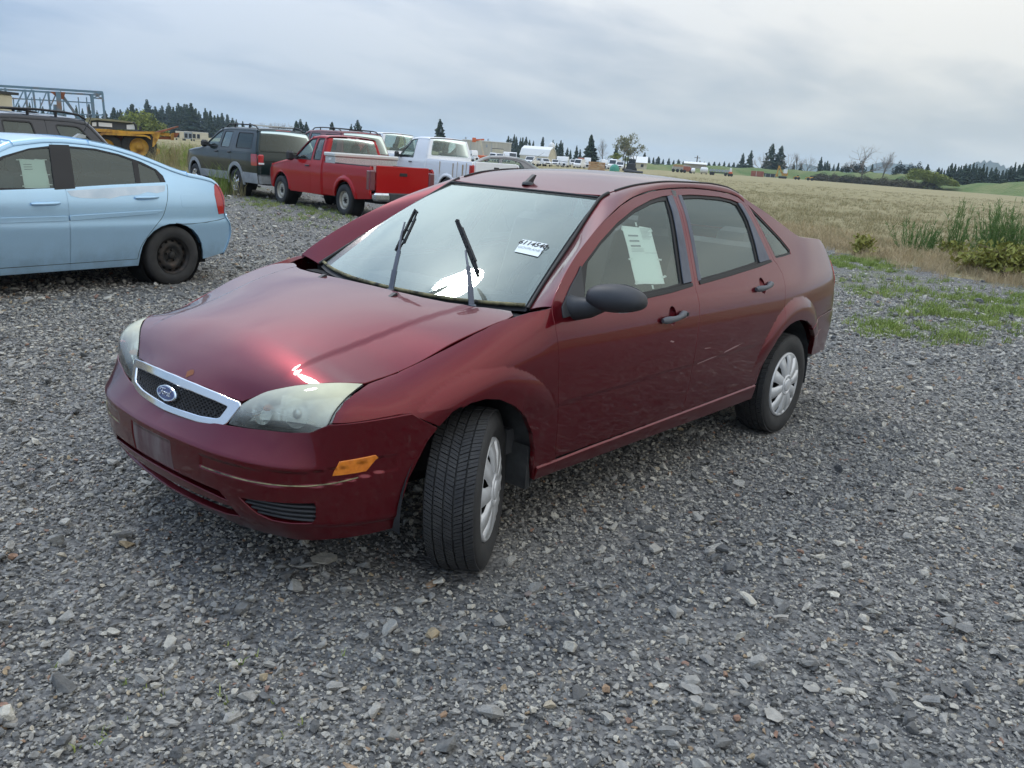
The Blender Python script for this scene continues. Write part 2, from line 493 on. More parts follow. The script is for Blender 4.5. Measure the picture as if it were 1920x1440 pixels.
def tyre_mesh(R, w, rr, blocks=True):
    """tyre of outer radius R, width w, rim radius rr"""
    h = w / 2; mb = MB()
    t = R - 0.010 if blocks else R
    prof = [(rr - .012, -h * .62), (rr + .002, -h * .80), (rr + .012, -h * .86), (rr + .02, -h * .90), ((rr + R) / 2 - .01, -h * 1.0), (R - .045, -h * .985), (R - .025, -h * .93), (R - .012, -h * .86), (t - .004, -h * .76),
            (t, -h * .60), (t + .002, 0), (t, h * .60), (t - .004, h * .76), (R - .012, h * .86), (R - .03, h * .95), ((rr + R) / 2, h), (rr, h * .8)]
    mb.lathe(prof, 72)
    return mb

def tread_mesh(R, w, n=62):
    """tread blocks with zig-zag sides and sipes, five rows of lugs"""
    mb = MB(); h = w / 2; r0 = R - 0.011
    rows = [(-.86, -.56, .006, 0.0), (-.50, -.20, 0, .5), (-.14, .14, 0, .2), (.20, .50, 0, .7), (.56, .86, .006, .35)]
    for a, b, drop, ph in rows:
        for i in range(n):
            t0 = 2 * math.pi * (i + ph) / n; dt = 2 * math.pi / n
            sk = .22 * dt * (1 if b <= 0 else -1)
            for s0, s1 in ((.06, .46), (.52, .93)):
                V = []
                for rr, k in ((r0 - .006, 0), (R, 1)):
                    for (yy, tt) in ((a, s0), (b, s0), (b, s1), (a, s1)):
                        ang = t0 + dt * tt + sk * (1 if yy == b else -1) + .035 * dt * math.sin(9 * yy + i)
                        q = rr - (drop if abs(yy) > .7 and k else 0) - (.0015 if k and (i * 7 + int(ph * 10)) % 5 == 0 else 0)
                        V.append((q * math.cos(ang), yy * h, q * math.sin(ang)))
                mb.add(V, [(4, 5, 6, 7), (0, 1, 5, 4), (1, 2, 6, 5), (2, 3, 7, 6), (3, 0, 4, 7)])
    return mb

def hubcap_ten(r):
    """ten-spoke plastic wheel cover of radius r, split in spoke pairs"""
    mb = MB()
    mb.lathe([(r, .022), (r, .004), (r - .006, -.002), (r - .016, -.001), (r - .02, .006)], 72)
    n = 10
    for i in range(n):
        t = 2 * math.pi * (i + .5) / n + .13
        def P(rad_, half, y): return [(rad_ * math.cos(t) - s * half * math.sin(t), y, rad_ * math.sin(t) + s * half * math.cos(t)) for s in (-1, 1)]
        st = [(.052, .0205, -.014), (.09, .0215, -.017), (.14, .0245, -.014), (r - .03, .030, -.007), (r - .010, .0345, -.001)]
        V = []; F = []
        for rr, hf, y in st:
            (a, b) = P(rr, hf, y); (c, d) = P(rr, hf + .006, y + .012)
            mid = tuple((np.array(a) + np.array(b)) / 2 + np.array([0, .0025, 0]))
            V += [c, a, mid, b, d]
        for k in range(len(st) - 1):
            for j in range(4): F.append((k * 5 + j, k * 5 + j + 1, (k + 1) * 5 + j + 1, (k + 1) * 5 + j))
        mb.add(V, F, True)
    mb.lathe([(.064, -.008), (.060, -.017), (.050, -.0185), (.046, -.012), (.040, -.011), (.036, -.020), (.030, -.022), (.0, -.0225)], 40)
    for i in range(5):
        a = i * 2 * math.pi / 5 + .3; mb.bar((.043 * math.cos(a), -.018, .043 * math.sin(a)), (.043 * math.cos(a), -.011, .043 * math.sin(a)), .005, 6)
    return mb

def add_wheel(parent, loc, steer, R, w, rr, style, right=False, camber=0.0, tread=False, shared={}):
    """a wheel as a part with tyre, rim and hubcap as its pieces"""
    root = bpy.data.objects.new('wheel', None); COL.objects.link(root); root.parent = parent
    root.location = loc; root.rotation_euler = (camber, 0, steer + (math.pi if right else 0)); root.empty_display_size = .1
    key = (R, w, rr, style, tread)
    if key in shared:
        for nm, me in shared[key]:
            o = bpy.data.objects.new(nm, me); COL.objects.link(o); o.parent = root; o.rotation_euler = (0, RNG.uniform(0, 6), 0)
        return root
    made = []
    t = tyre_mesh(R, w, rr, tread).build('tyre', M_RUBBER, root); made.append(t)
    if tread:
        tb = tread_mesh(R, w).build('tread', M_TREAD, root); tb['kind'] = 'stuff'; made.append(tb)
    y0 = -w * .36
    if style == 'hubcap':
        b = MB(); b.lathe([(rr - .002, -w * .42), (rr - .006, -w * .36), (rr - .02, -w * .3), (rr - .03, w * .4)], 48); b.lathe([(.0, y0 + .035), (.115, y0 + .035), (.128, y0 + .06)], 40)
        for i in range(12):
            a = i * math.pi / 6; b.bar((.1 * math.cos(a), y0 + .04, .1 * math.sin(a)), (rr * .93 * math.cos(a), y0 + .055, rr * .93 * math.sin(a)), .012, 5)
        made.append(b.build('rim', M_RIM_DARK, root))
        br = MB(); br.lathe([(0, y0 + .07), (.13, y0 + .07), (.13, y0 + .1), (0, y0 + .1)], 32); made.append(br.build('brake_drum', M_BRAKE, root))
        h = hubcap_ten(rr + .004); o = h.build('hubcap', M_HUBCAP, root); o.data.transform(Matrix.Translation((0, y0 - .018, 0))); made.append(o)
    elif style in ('steel', 'tan'):
        mat = M_STEEL_WHEEL if style == 'steel' else M_TAN_WHEEL
        b = MB()
        b.lathe([(rr + .004, y0 - .018), (rr + .004, y0 - .008), (rr - .008, y0 - .004), (rr - .014, y0 + .03), (rr - .022, w * .4)], 56)
        n = 12; r1, r2 = rr * .80, rr * .97
        # dish with round vent holes cut as a ring of openings
        b.lathe([(r1 * .96, y0 + .022), (rr * .62, y0 + .012), (rr * .50, y0 + .018), (rr * .44, y0 + .030), (rr * .34, y0 + .032), (rr * .2, y0 + .026)], 56)
        for i in range(n):
            a0 = 2 * math.pi * (i + .19) / n; a1 = 2 * math.pi * (i + .81) / n
            V = []
            for a in np.linspace(a0, a1, 4):
                for q, yy in ((r1 * .95, y0 + .022), (r2, y0 + .038)): V.append((q * math.cos(a), yy, q * math.sin(a)))
            b.add(V, [(2 * k, 2 * k + 1, 2 * k + 3, 2 * k + 2) for k in range(3)])
        made.append(b.build('rim', mat, root))
        hb = MB(); hb.lathe([(rr * .21, y0 + .03), (rr * .20, y0 + .005), (rr * .15, y0 - .004), (0, y0 - .004)], 32)
        for i in range(5 if style == 'steel' else 6):
            a = 2 * math.pi * i / (5 if style == 'steel' else 6); hb.bar((rr * .31 * math.cos(a), y0 + .034, rr * .31 * math.sin(a)), (rr * .31 * math.cos(a), y0 + .01, rr * .31 * math.sin(a)), .011, 6)
        made.append(hb.build('hub', M_RIM_DARK, root))
        bk = MB(); bk.lathe([(0, y0 + .06), (rr * .95, y0 + .06)], 32); made.append(bk.build('brake_drum', M_BLACKHOLE, root))
    elif style in ('chrome', 'alloy'):
        mat = M_CHROME if style == 'chrome' else M_ALU
        b = MB(); b.lathe([(rr + .006, y0 - .02), (rr + .004, y0 - .006), (rr - .012, y0), (rr - .02, w * .4)], 56)
        n = 5
        for i in range(n):
            for off in (-.16, .16):
                a = 2 * math.pi * i / n + off; a2 = 2 * math.pi * i / n + off * 1.5
                b.beam((.05 * math.cos(a), y0 + .004, .05 * math.sin(a)), ((rr - .006) * math.cos(a2), y0 + .002, (rr - .006) * math.sin(a2)), .030, .03)
        b.lathe([(.085, y0 + .02), (.08, y0 - .006), (.045, y0 - .014), (0, y0 - .015)], 32)
        made.append(b.build('rim', mat, root))
        bk = MB(); bk.lathe([(0, y0 + .06), (rr * .98, y0 + .06)], 32); made.append(bk.build('brake_drum', M_BLACKHOLE, root))
    shared[key] = [(o.name.split('.')[0], o.data) for o in made]
    return root
# ------------------------------------------------------------------ picture geometry helpers (for placing things on the land)
_RC = np.array(Euler(cam.rotation_euler).to_matrix()); _FF = cam_data.lens / 36.0 * 1920
def ray(px, py):
    return _RC @ np.array([(px - 960) / _FF, -(py - 720) / _FF, -1.0])
def T(x, y=0.0):
    """height of the land: level lot, then a gentle rise to the east"""
    q = (np.asarray(x, float) - 25) / 8.0
    return .0066 * 8.0 * np.where(q > 30, q, np.log1p(np.exp(np.minimum(q, 30))))
def spot(px, dist, dz=0.0):
    """ground point seen at picture column px (of 1920) near the horizon, dist metres away"""
    hy = 299 + (px - 960) * .0744
    d = ray(px, hy); d = d[:2] / np.linalg.norm(d[:2]); p = CAM_POS[:2] + d * dist
    return float(p[0]), float(p[1]), float(T(p[0])) + dz
def gp(px, py):
    d = ray(px, py); t = -CAM_POS[2] / d[2]; p = CAM_POS + d * t
    for _ in range(30):
        t = (float(T(p[0])) - CAM_POS[2]) / d[2]; p = CAM_POS + d * t
    return p
def to_px(P):
    q = (np.atleast_2d(P) - CAM_POS) @ _RC
    return np.stack([960 + _FF * q[:, 0] / -q[:, 2], 720 - _FF * q[:, 1] / -q[:, 2]], 1), -q[:, 2]

# ------------------------------------------------------------------ ground
def lot_edge(y): return np.where(y < 2.2, 15.6 + .52 * (y - 2.2), 15.6 + .95 * (y - 2.2))
def ground_mat():
    m = principled('crushed grey gravel', (.16, .16, .16), .92)
    nt, N, L, b = nodes_of(m); b.inputs['Specular IOR Level'].default_value = .25
    tc = N('ShaderNodeTexCoord')
    def noise(s, d=6, r=.6, src='Object'):
        n = N('ShaderNodeTexNoise'); n.inputs['Scale'].default_value = s; n.inputs['Detail'].default_value = d; n.inputs['Roughness'].default_value = r; L(tc.outputs[src], n.inputs['Vector']); return n.outputs['Fac']
    def ramp(f, st):
        r = N('ShaderNodeValToRGB'); L(f, r.inputs[0]); el = r.color_ramp.elements
        while len(el) < len(st): el.new(.5)
        for e, (p, c) in zip(el, st): e.position = p; e.color = (*c, 1)
        return r.outputs[0]
    def mix(f, a, b2, mode='MIX'):
        x = N('ShaderNodeMix'); x.data_type = 'RGBA'; x.blend_type = mode
        if isinstance(f, (int, float)): x.inputs[0].default_value = f
        else: L(f, x.inputs[0])
        for k, v in ((6, a), (7, b2)):
            if isinstance(v, tuple): x.inputs[k].default_value = (*v, 1)
            else: L(v, x.inputs[k])
        return x.outputs[2]
    def vor(s, feat='F1'):
        v = N('ShaderNodeTexVoronoi'); v.inputs['Scale'].default_value = s; v.feature = feat; L(wp.outputs[0], v.inputs['Vector']); return v
    # warped coordinates make the cells ragged
    nz = N('ShaderNodeTexNoise'); nz.inputs['Scale'].default_value = 30; nz.inputs['Detail'].default_value = 2; L(tc.outputs['Object'], nz.inputs['Vector'])
    wp = N('ShaderNodeVectorMath'); wp.operation = 'MULTIPLY_ADD'; L(nz.outputs['Color'], wp.inputs[0]); wp.inputs[1].default_value = (.016, .016, .016); L(tc.outputs['Object'], wp.inputs[2])
    v1, v2 = vor(46), vor(26)
    sp = N('ShaderNodeSeparateColor'); L(v1.outputs['Color'], sp.inputs[0]); sp2 = N('ShaderNodeSeparateColor'); L(v2.outputs['Color'], sp2.inputs[0])
    c1 = ramp(sp.outputs[0], [(0, (.06, .061, .062)), (.35, (.125, .125, .125)), (.7, (.23, .227, .218)), (.93, (.36, .35, .325)), (1, (.36, .30, .22))])
    c2 = ramp(sp2.outputs[1], [(0, (.07, .071, .073)), (.5, (.16, .158, .154)), (1, (.30, .29, .27))])
    col = mix(.4, c1, c2)
    e = ramp(v1.outputs['Distance'], [(.0, (1, 1, 1)), (.62, (.95, .95, .95)), (.95, (.16, .16, .165))])
    col = mix(1, col, e, 'MULTIPLY')
    # dust and fines in drifts
    col = mix(ramp(noise(.55, 5), [(.50, (0, 0, 0)), (.78, (.45, .45, .45))]), col, (.31, .295, .265))
    # thin moss and starved grass, more of it away from the driven middle
    g = ramp(noise(.8, 7, .7), [(.50, (0, 0, 0)), (.62, (1, 1, 1))])
    sep = N('ShaderNodeSeparateXYZ'); L(tc.outputs['Object'], sep.inputs[0])
    mx = N('ShaderNodeMapRange'); mx.inputs[1].default_value = 5.5; mx.inputs[2].default_value = 12; L(sep.outputs['X'], mx.inputs[0])
    my = N('ShaderNodeMapRange'); my.inputs[1].default_value = 8; my.inputs[2].default_value = 16; L(sep.outputs['Y'], my.inputs[0])
    ma = N('ShaderNodeMath'); ma.operation = 'MAXIMUM'; L(mx.outputs[0], ma.inputs[0]); L(my.outputs[0], ma.inputs[1])
    mm = N('ShaderNodeMath'); mm.operation = 'MULTIPLY'; L(ma.outputs[0], mm.inputs[0]); L(g, mm.inputs[1])
    m3 = N('ShaderNodeMath'); m3.operation = 'MULTIPLY'; m3.inputs[1].default_value = .62; L(mm.outputs[0], m3.inputs[0])
    gcol = ramp(noise(6, 4), [(.35, (.10, .125, .045)), (.65, (.19, .19, .095))])
    col = mix(m3.outputs[0], col, gcol)
    L(col, b.inputs['Base Color'])
    bp = N('ShaderNodeBump'); bp.inputs['Strength'].default_value = .9; bp.inputs['Distance'].default_value = .014; bp.invert = True
    L(v1.outputs['Distance'], bp.inputs['Height'])
    b2 = N('ShaderNodeBump'); b2.inputs['Strength'].default_value = .5; b2.inputs['Distance'].default_value = .012; L(noise(120, 3), b2.inputs['Height']); L(bp.outputs[0], b2.inputs['Normal'])
    L(b2.outputs[0], b.inputs['Normal'])
    return m
def field_mat():
    m = principled('fallow field', (.25, .21, .12), .95)
    nt, N, L, b = nodes_of(m); b.inputs['Specular IOR Level'].default_value = .1
    tc = N('ShaderNodeTexCoord'); mp = N('ShaderNodeMapping'); mp.inputs['Scale'].default_value = (1, .28, 1); mp.inputs['Rotation'].default_value = (0, 0, rad(-60)); L(tc.outputs['Object'], mp.inputs[0])
    def noise(s, d, r, src):
        n = N('ShaderNodeTexNoise'); n.inputs['Scale'].default_value = s; n.inputs['Detail'].default_value = d; n.inputs['Roughness'].default_value = r; L(src, n.inputs['Vector']); return n.outputs['Fac']
    r = N('ShaderNodeValToRGB'); el = r.color_ramp.elements
    el[0].position = .30; el[0].color = (.235, .215, .11, 1); el[1].position = .70; el[1].color = (.40, .335, .205, 1); k = el.new(.5); k.color = (.32, .28, .16, 1)
    a = N('ShaderNodeMath'); a.operation = 'MULTIPLY_ADD'; a.inputs[1].default_value = .5; L(noise(.09, 9, .72, mp.outputs[0]), a.inputs[0])
    a2 = N('ShaderNodeMath'); a2.operation = 'MULTIPLY'; a2.inputs[1].default_value = .5; L(noise(2.2, 6, .75, tc.outputs['Object']), a2.inputs[0]); L(a2.outputs[0], a.inputs[2])
    L(a.outputs[0], r.inputs[0]); L(r.outputs[0], b.inputs['Base Color'])
    bp = N('ShaderNodeBump'); bp.inputs['Strength'].default_value = 1; bp.inputs['Distance'].default_value = .12; L(noise(7, 5, .7, tc.outputs['Object']), bp.inputs['Height']); L(bp.outputs[0], b.inputs['Normal'])
    return m
M_GRAVEL, M_FIELD = ground_mat(), field_mat()
def polar_sheet():
    rs = np.r_[0, np.geomspace(.8, 30, 46), np.geomspace(33, 4200, 46)]; n = 220
    th = np.linspace(0, 2 * math.pi, n, endpoint=False); V = []
    for r in rs:
        for t in th: V.append((CAM_POS[0] + r * math.sin(t), CAM_POS[1] + r * math.cos(t), 0))
    V = np.array(V); V[:, 2] = np.minimum(T(V[:, 0]), 9.0)
    # small undulation of the yard
    r = np.hypot(V[:, 0] - CAM_POS[0], V[:, 1] - CAM_POS[1])
    F = []
    for i in range(len(rs) - 1):
        for j in range(n): F.append((i * n + j, i * n + (j + 1) % n, (i + 1) * n + (j + 1) % n, (i + 1) * n + j))
    F = np.array(F)[:, ::-1]; C = V[F].mean(1)
    lot = (C[:, 0] < lot_edge(C[:, 1])) & (C[:, 1] < 30) & (np.hypot(C[:, 0], C[:, 1]) < 75)
    return V, F, lot
_V, _F, _lot = polar_sheet()
def sub(F):
    u = np.unique(F); mp = -np.ones(len(_V), int); mp[u] = np.arange(len(u)); return _V[u], [tuple(f) for f in mp[F]]
v, f = sub(_F[_lot]); LOT = mesh_from('gravel_lot', v, f, M_GRAVEL, None, True); tag(LOT, kind='structure')
v, f = sub(_F[~_lot]); FIELD = mesh_from('field', v, f, M_FIELD, None, True); tag(FIELD, kind='structure')

# ------------------------------------------------------------------ loose stones
def stone_mat():
    m = principled('broken stone', (.2, .2, .2), .85); nt, N, L, b = nodes_of(m); b.inputs['Specular IOR Level'].default_value = .3
    oi = N('ShaderNodeObjectInfo'); r = N('ShaderNodeValToRGB'); el = r.color_ramp.elements; r.color_ramp.interpolation = 'LINEAR'
    st = [(0, (0.132, 0.132, 0.129)), (.22, (0.202, 0.199, 0.188)), (.45, (0.347, 0.336, 0.309)), (.68, (0.444, 0.423, 0.378)), (.88, (0.544, 0.514, 0.441)), (.955, (0.653, 0.609, 0.512)), (.972, (0.463, 0.366, 0.231)), (.990, (0.354, 0.196, 0.134)), (1, (0.286, 0.282, 0.274))]
    while len(el) < len(st): el.new(.5)
    for e, (p, c) in zip(el, st): e.position = p; e.color = (*c, 1)
    L(oi.outputs['Random'], r.inputs[0])
    tc = N('ShaderNodeTexCoord'); n = N('ShaderNodeTexNoise'); n.inputs['Scale'].default_value = 2.4; n.inputs['Detail'].default_value = 8; n.inputs['Roughness'].default_value = .7; L(tc.outputs['Object'], n.inputs['Vector'])
    mr = N('ShaderNodeMapRange'); mr.inputs[1].default_value = .3; mr.inputs[2].default_value = .7; mr.inputs[3].default_value = .72; mr.inputs[4].default_value = 1.22; L(n.outputs['Fac'], mr.inputs[0])
    mx = N('ShaderNodeMix'); mx.data_type = 'RGBA'; mx.blend_type = 'MULTIPLY'; mx.inputs[0].default_value = 1; L(r.outputs[0], mx.inputs[6]); L(mr.outputs[0], mx.inputs[7]); L(mx.outputs[2], b.inputs['Base Color'])
    bp = N('ShaderNodeBump'); bp.inputs['Strength'].default_value = .5; bp.inputs['Distance'].default_value = .15; L(n.outputs['Fac'], bp.inputs['Height']); L(bp.outputs[0], b.inputs['Normal'])
    return m
M_STONE = stone_mat()
def hull_mesh(name, pts, mat):
    bm = bmesh.new()
    for p in pts: bm.verts.new(p)
    r = bmesh.ops.convex_hull(bm, input=bm.verts)
    bmesh.ops.delete(bm, geom=[v for v in bm.verts if not v.link_faces], context='VERTS')
    bmesh.ops.dissolve_limit(bm, angle_limit=rad(14), verts=bm.verts, edges=bm.edges)
    bmesh.ops.recalc_face_normals(bm, faces=bm.faces)
    me = bpy.data.meshes.new(name); bm.to_mesh(me); bm.free(); me.materials.append(mat); return me
STONES = []
for k in range(12):
    a = RNG.normal(size=(15, 3)); a /= np.linalg.norm(a, axis=1, keepdims=True); a = np.sign(a) * np.abs(a)**.75
    a *= RNG.uniform(.72, 1.05, (15, 1)) * np.array([1.0, RNG.uniform(.62, .9), RNG.uniform(.38, .66)])
    STONES.append(hull_mesh('stone', a * .5, M_STONE))          # about one unit across

def scatter_object(name, meshes, P, rot, scl, idx, kind='stuff', label=None):
    """a points mesh with a geometry-nodes group that sets one of the meshes on each point"""
    lib = bpy.data.collections.new(name + '_pieces')
    for k, me in enumerate(meshes):
        o = bpy.data.objects.new('%s_piece_%02d' % (name, k), me); lib.objects.link(o)
    me = bpy.data.meshes.new(name); me.vertices.add(len(P)); me.vertices.foreach_set('co', np.asarray(P, np.float32).ravel())
    a = me.attributes.new('rot', 'FLOAT_VECTOR', 'POINT'); a.data.foreach_set('vector', np.asarray(rot, np.float32).ravel())
    a = me.attributes.new('scl', 'FLOAT_VECTOR', 'POINT'); a.data.foreach_set('vector', np.asarray(scl, np.float32).ravel())
    a = me.attributes.new('pick', 'INT', 'POINT'); a.data.foreach_set('value', np.asarray(idx, np.int32))
    o = link_mesh(name, me); tag(o, label, kind=kind)
    ng = bpy.data.node_groups.new(name + '_nodes', 'GeometryNodeTree')
    ng.interface.new_socket('Geometry', in_out='INPUT', socket_type='NodeSocketGeometry'); ng.interface.new_socket('Geometry', in_out='OUTPUT', socket_type='NodeSocketGeometry')
    N = ng.nodes.new; L = ng.links.new
    gi, go = N('NodeGroupInput'), N('NodeGroupOutput'); ip = N('GeometryNodeInstanceOnPoints'); ci = N('GeometryNodeCollectionInfo')
    ci.inputs['Collection'].default_value = lib; ci.inputs['Separate Children'].default_value = True; ci.inputs['Reset Children'].default_value = True
    def attr(n, t):
        x = N('GeometryNodeInputNamedAttribute'); x.data_type = t; x.inputs['Name'].default_value = n; return x.outputs['Attribute']
    L(gi.outputs[0], ip.inputs['Points']); L(ci.outputs[0], ip.inputs['Instance']); ip.inputs['Pick Instance'].default_value = True
    L(attr('pick', 'INT'), ip.inputs['Instance Index']); L(attr('rot', 'FLOAT_VECTOR'), ip.inputs['Rotation']); L(attr('scl', 'FLOAT_VECTOR'), ip.inputs['Scale'])
    L(ip.outputs[0], go.inputs[0])
    md = o.modifiers.new('scatter', 'NODES'); md.node_group = ng
    return o

def sector(r0, r1, dens, a0=-62, a1=50):
    """random points in a ring sector in front of the camera; angles in degrees from the view axis"""
    A = math.radians(a1 - a0) * (r1 * r1 - r0 * r0) / 2; n = int(A * dens)
    r = np.sqrt(RNG.uniform(r0 * r0, r1 * r1, n)); t = np.radians(RNG.uniform(a0, a1, n)) + rad(49.16)
    return np.stack([CAM_POS[0] + r * np.sin(t), CAM_POS[1] + r * np.cos(t)], 1), r
def make_gravel():
    P = []; S = []
    for r0, r1, d, med in ((.9, 3.2, 6600, .0122), (3.2, 5.2, 5200, .0135), (5.2, 8, 2900, .0172), (8, 13, 1000, .025), (13, 19, 300, .034), (19, 30, 70, .045)):
        p, r = sector(r0, r1, d); s = med * np.exp(RNG.normal(0, .42, len(p))); P.append(p); S.append(s)
        # scattered bigger pieces
        p, r = sector(r0, r1, {.9: 34, 3.2: 22, 5.2: 9, 8: 2.5, 13: .6, 19: .2}[r0]); s = RNG.uniform(.035, .075, len(p)) * (1 if r0 < 8 else 1.5); P.append(p); S.append(s)
    P = np.vstack(P); S = np.concatenate(S); R_ = np.hypot(P[:, 0] - CAM_POS[0], P[:, 1] - CAM_POS[1])
    k = (RNG.uniform(0, 1, len(P)) < np.where((P[:, 0] > 7.5) & (P[:, 1] < 4), np.clip(1.2 - (P[:, 0] - 7.5) * .14, .35, 1), 1)) & (P[:, 0] < lot_edge(P[:, 1]) + RNG.normal(-.4, .5, len(P))) & (P[:, 1] < 30) & (RNG.uniform(0, 1, len(P)) < np.clip(1 - (R_ - 13) / 17, .0, 1))
    # bare dusty places where fewer stones lie
    nz = np.sin(P[:, 0] * 1.7 + 2 * np.sin(P[:, 1] * .9)) * np.sin(P[:, 1] * 1.3 + 1.1 * np.sin(P[:, 0] * 1.1)); k &= RNG.uniform(0, 1, len(P)) < np.clip(1.05 - .45 * np.clip(nz, 0, 1), 0, 1)
    # keep clear of the tyres' contact patches
    for cx, cy in ((-.035, -.742), (2.615, -.742), (-.035, .742), (2.615, .742)): k &= ~((np.abs(P[:, 0] - cx) < .16) & (np.abs(P[:, 1] - cy) < .13))
    P, S = P[k], S[k]; n = len(P)
    z = S * RNG.uniform(.10, .42, n) + .002
    rot = np.stack([RNG.normal(0, .28, n), RNG.normal(0, .28, n), RNG.uniform(0, 6.283, n)], 1)
    flip = RNG.uniform(0, 1, n) < .15; rot[flip, 0] += RNG.uniform(-1.2, 1.2, flip.sum())
    scl = S[:, None] * np.stack([RNG.uniform(.85, 1.3, n), RNG.uniform(.8, 1.1, n), RNG.uniform(.75, 1.15, n)], 1)
    idx = RNG.integers(0, len(STONES), n); Z = np.column_stack([P, z])
    px, dep = to_px(Z); size = S / np.maximum(dep, .3) * _FF
    vis = (px[:, 0] > 5) & (px[:, 0] < 1915) & (px[:, 1] < 1436) & (dep > 0)
    # hide those below the car from the choice of named stones
    under = (Z[:, 0] > -.7) & (Z[:, 0] < 3.5) & (np.abs(Z[:, 1]) < .7)
    score = np.where(vis & ~under, size, -1); big = np.argsort(-score)[:295]
    rest = np.setdiff1d(np.arange(n), big)
    scatter_object('gravel', STONES, Z[rest], rot[rest], scl[rest], idx[rest])
    for i in big:
        o = bpy.data.objects.new('stone', STONES[idx[i]]); COL.objects.link(o); o.parent = LOT
        o.location = Z[i]; o.rotation_euler = rot[i]; o.scale = scl[i]
    # a few broken rocks seen clearly in the photograph
    for px_, py_, w, h, a in ((835, 1405, .058, .085, .2), (1030, 1330, .050, .055, .4), (1137, 1350, .052, .052, 1.0), (1245, 1375, .058, .05, 2.0), (1085, 1302, .072, .04, .1), (470, 1305, .085, .05, .5), (1448, 1345, .075, .055, .6), (608, 1052, .11, .07, .2), (555, 1105, .09, .06, .9), (1230, 1035, .085, .06, .3), (240, 1022, .075, .06, .8), (575, 1065, .08, .05, 2.2), (1432, 868, .09, .05, .2), (1330, 870, .08, .05, .9), (1775, 1298, .07, .04, .3), (1325, 1240, .06, .045, .7), (1520, 1290, .07, .04, .2)):
        p = gp(px_, py_); o = bpy.data.objects.new('stone', STONES[int(px_) % 12]); COL.objects.link(o); o.parent = LOT
        o.location = (p[0], p[1], .25 * h); o.rotation_euler = (.25, .2, a); o.scale = (w * 1.25, w * 1.1, h)
make_gravel()
# ------------------------------------------------------------------ maroon sedan: body surfaces (car frame: x to the rear, -y is the left side)
def gsmooth(xs, ys, lo, hi, step, sigma):
    g = np.arange(lo, hi + step, step); v = catmull(xs, ys)(g)
    k = int(4 * sigma / step); w = np.exp(-0.5 * (np.arange(-k, k + 1) * step / sigma)**2); w /= w.sum()
    vp = np.r_[v[0] + (v[0] - v[1:k + 1][::-1]), v, v[-1] + (v[-1] - v[-k - 1:-1][::-1])]
    vs = np.convolve(vp, w, 'valid')
    return lambda x: np.interp(x, g, vs)

_prof = gsmooth([.10, .15, .27, .33, .40, .5, .6, .68, .76, .84, .90, .95, 1.05, 1.2, 1.3, 1.36, 1.40, 1.45, 1.65],
                [.78, .79, .812, .822, .83, .838, .8435, .844, .8405, .830, .815, .793, .744, .667, .608, .562, .533, .50, .38], .10, 1.65, .002, .016)
_ye = gsmooth([-.80, -.64, -.613, -.577, -.53, -.466, -.353, -.281, -.124, 0, .07, .13, .335, .6], [.69, .690, .688, .682, .672, .660, .680, .695, .72, .735, .740, .748, .785, .79], -.8, .6, .004, .02)
_ze = gsmooth([-.80, -.66, -.632, -.613, -.577, -.53, -.466, -.353, -.281, -.124, 0, .07, .13, .335, .6], [.60, .63, .651, .685, .715, .735, .749, .774, .80, .853, .895, .914, .926, .952, .955], -.8, .6, .004, .015)

def flare_s(x, z, r0, cx):
    return r0 - np.hypot(x - cx, z - .30)

def SYb(x, z):
    """left half width of the body without the front shoulder"""
    a = np.maximum(0, .15 - x); b = np.maximum(0, -.42 - x); c = np.maximum(0, x - 2.4) / 1.1
    return _prof(z) - .16 * a**2.2 - .8 * b**2 - .10 * c**2

def SY(x, z):
    x = np.asarray(x, float); z = np.asarray(z, float)
    y = SYb(x, z)
    # wheel arch flares and the crease along the lower doors
    zl = .578 + .020 * (x - .5)
    s1 = flare_s(x, z, .478, -.05); s2 = flare_s(x, z, .530, 2.63)
    dl = np.where((x > .30) & (x < 2.36), zl - z, -1.0)
    ramp = lambda d, w: np.clip(d / w, 0, 1) * (2 - np.clip(d / w, 0, 1))
    fade = sstep((x + .40) / .06) * np.where((z < .66) & (x < 0), sstep((x + .2) / .05), 1)
    f1 = .0125 * ramp(s1, .085) * fade * np.where(x > .12, sstep((z - .52) / .14), 1)
    f3 = -.0028 * sstep(np.maximum(dl, np.where(x > .25, s1, -1)) / .018 + .5) * sstep((x - .22) / .1) * sstep((2.25 - x) / .2)
    f2 = .021 * ramp(s2, .085) * sstep((z - .42) / .22)
    y = y + np.maximum(f1, f2) + np.where(f1 > .001, 0, f3)
    # fender shoulder down to the bonnet gap
    ze = _ze(x); h = np.clip(ze - .60, .03, .17); t = np.clip((z - (ze - h)) / h, 0, 1)
    D = np.maximum(0, SYb(x, ze) - _ye(x)) * sstep((.34 - x) / .12)
    y = y - D * (1 - np.sqrt(1 - .93 * t * t)) / (1 - math.sqrt(.07))
    return y

def f_side(U): return np.stack([U[:, 0], -SY(U[:, 0], U[:, 1]), U[:, 1]], 1)

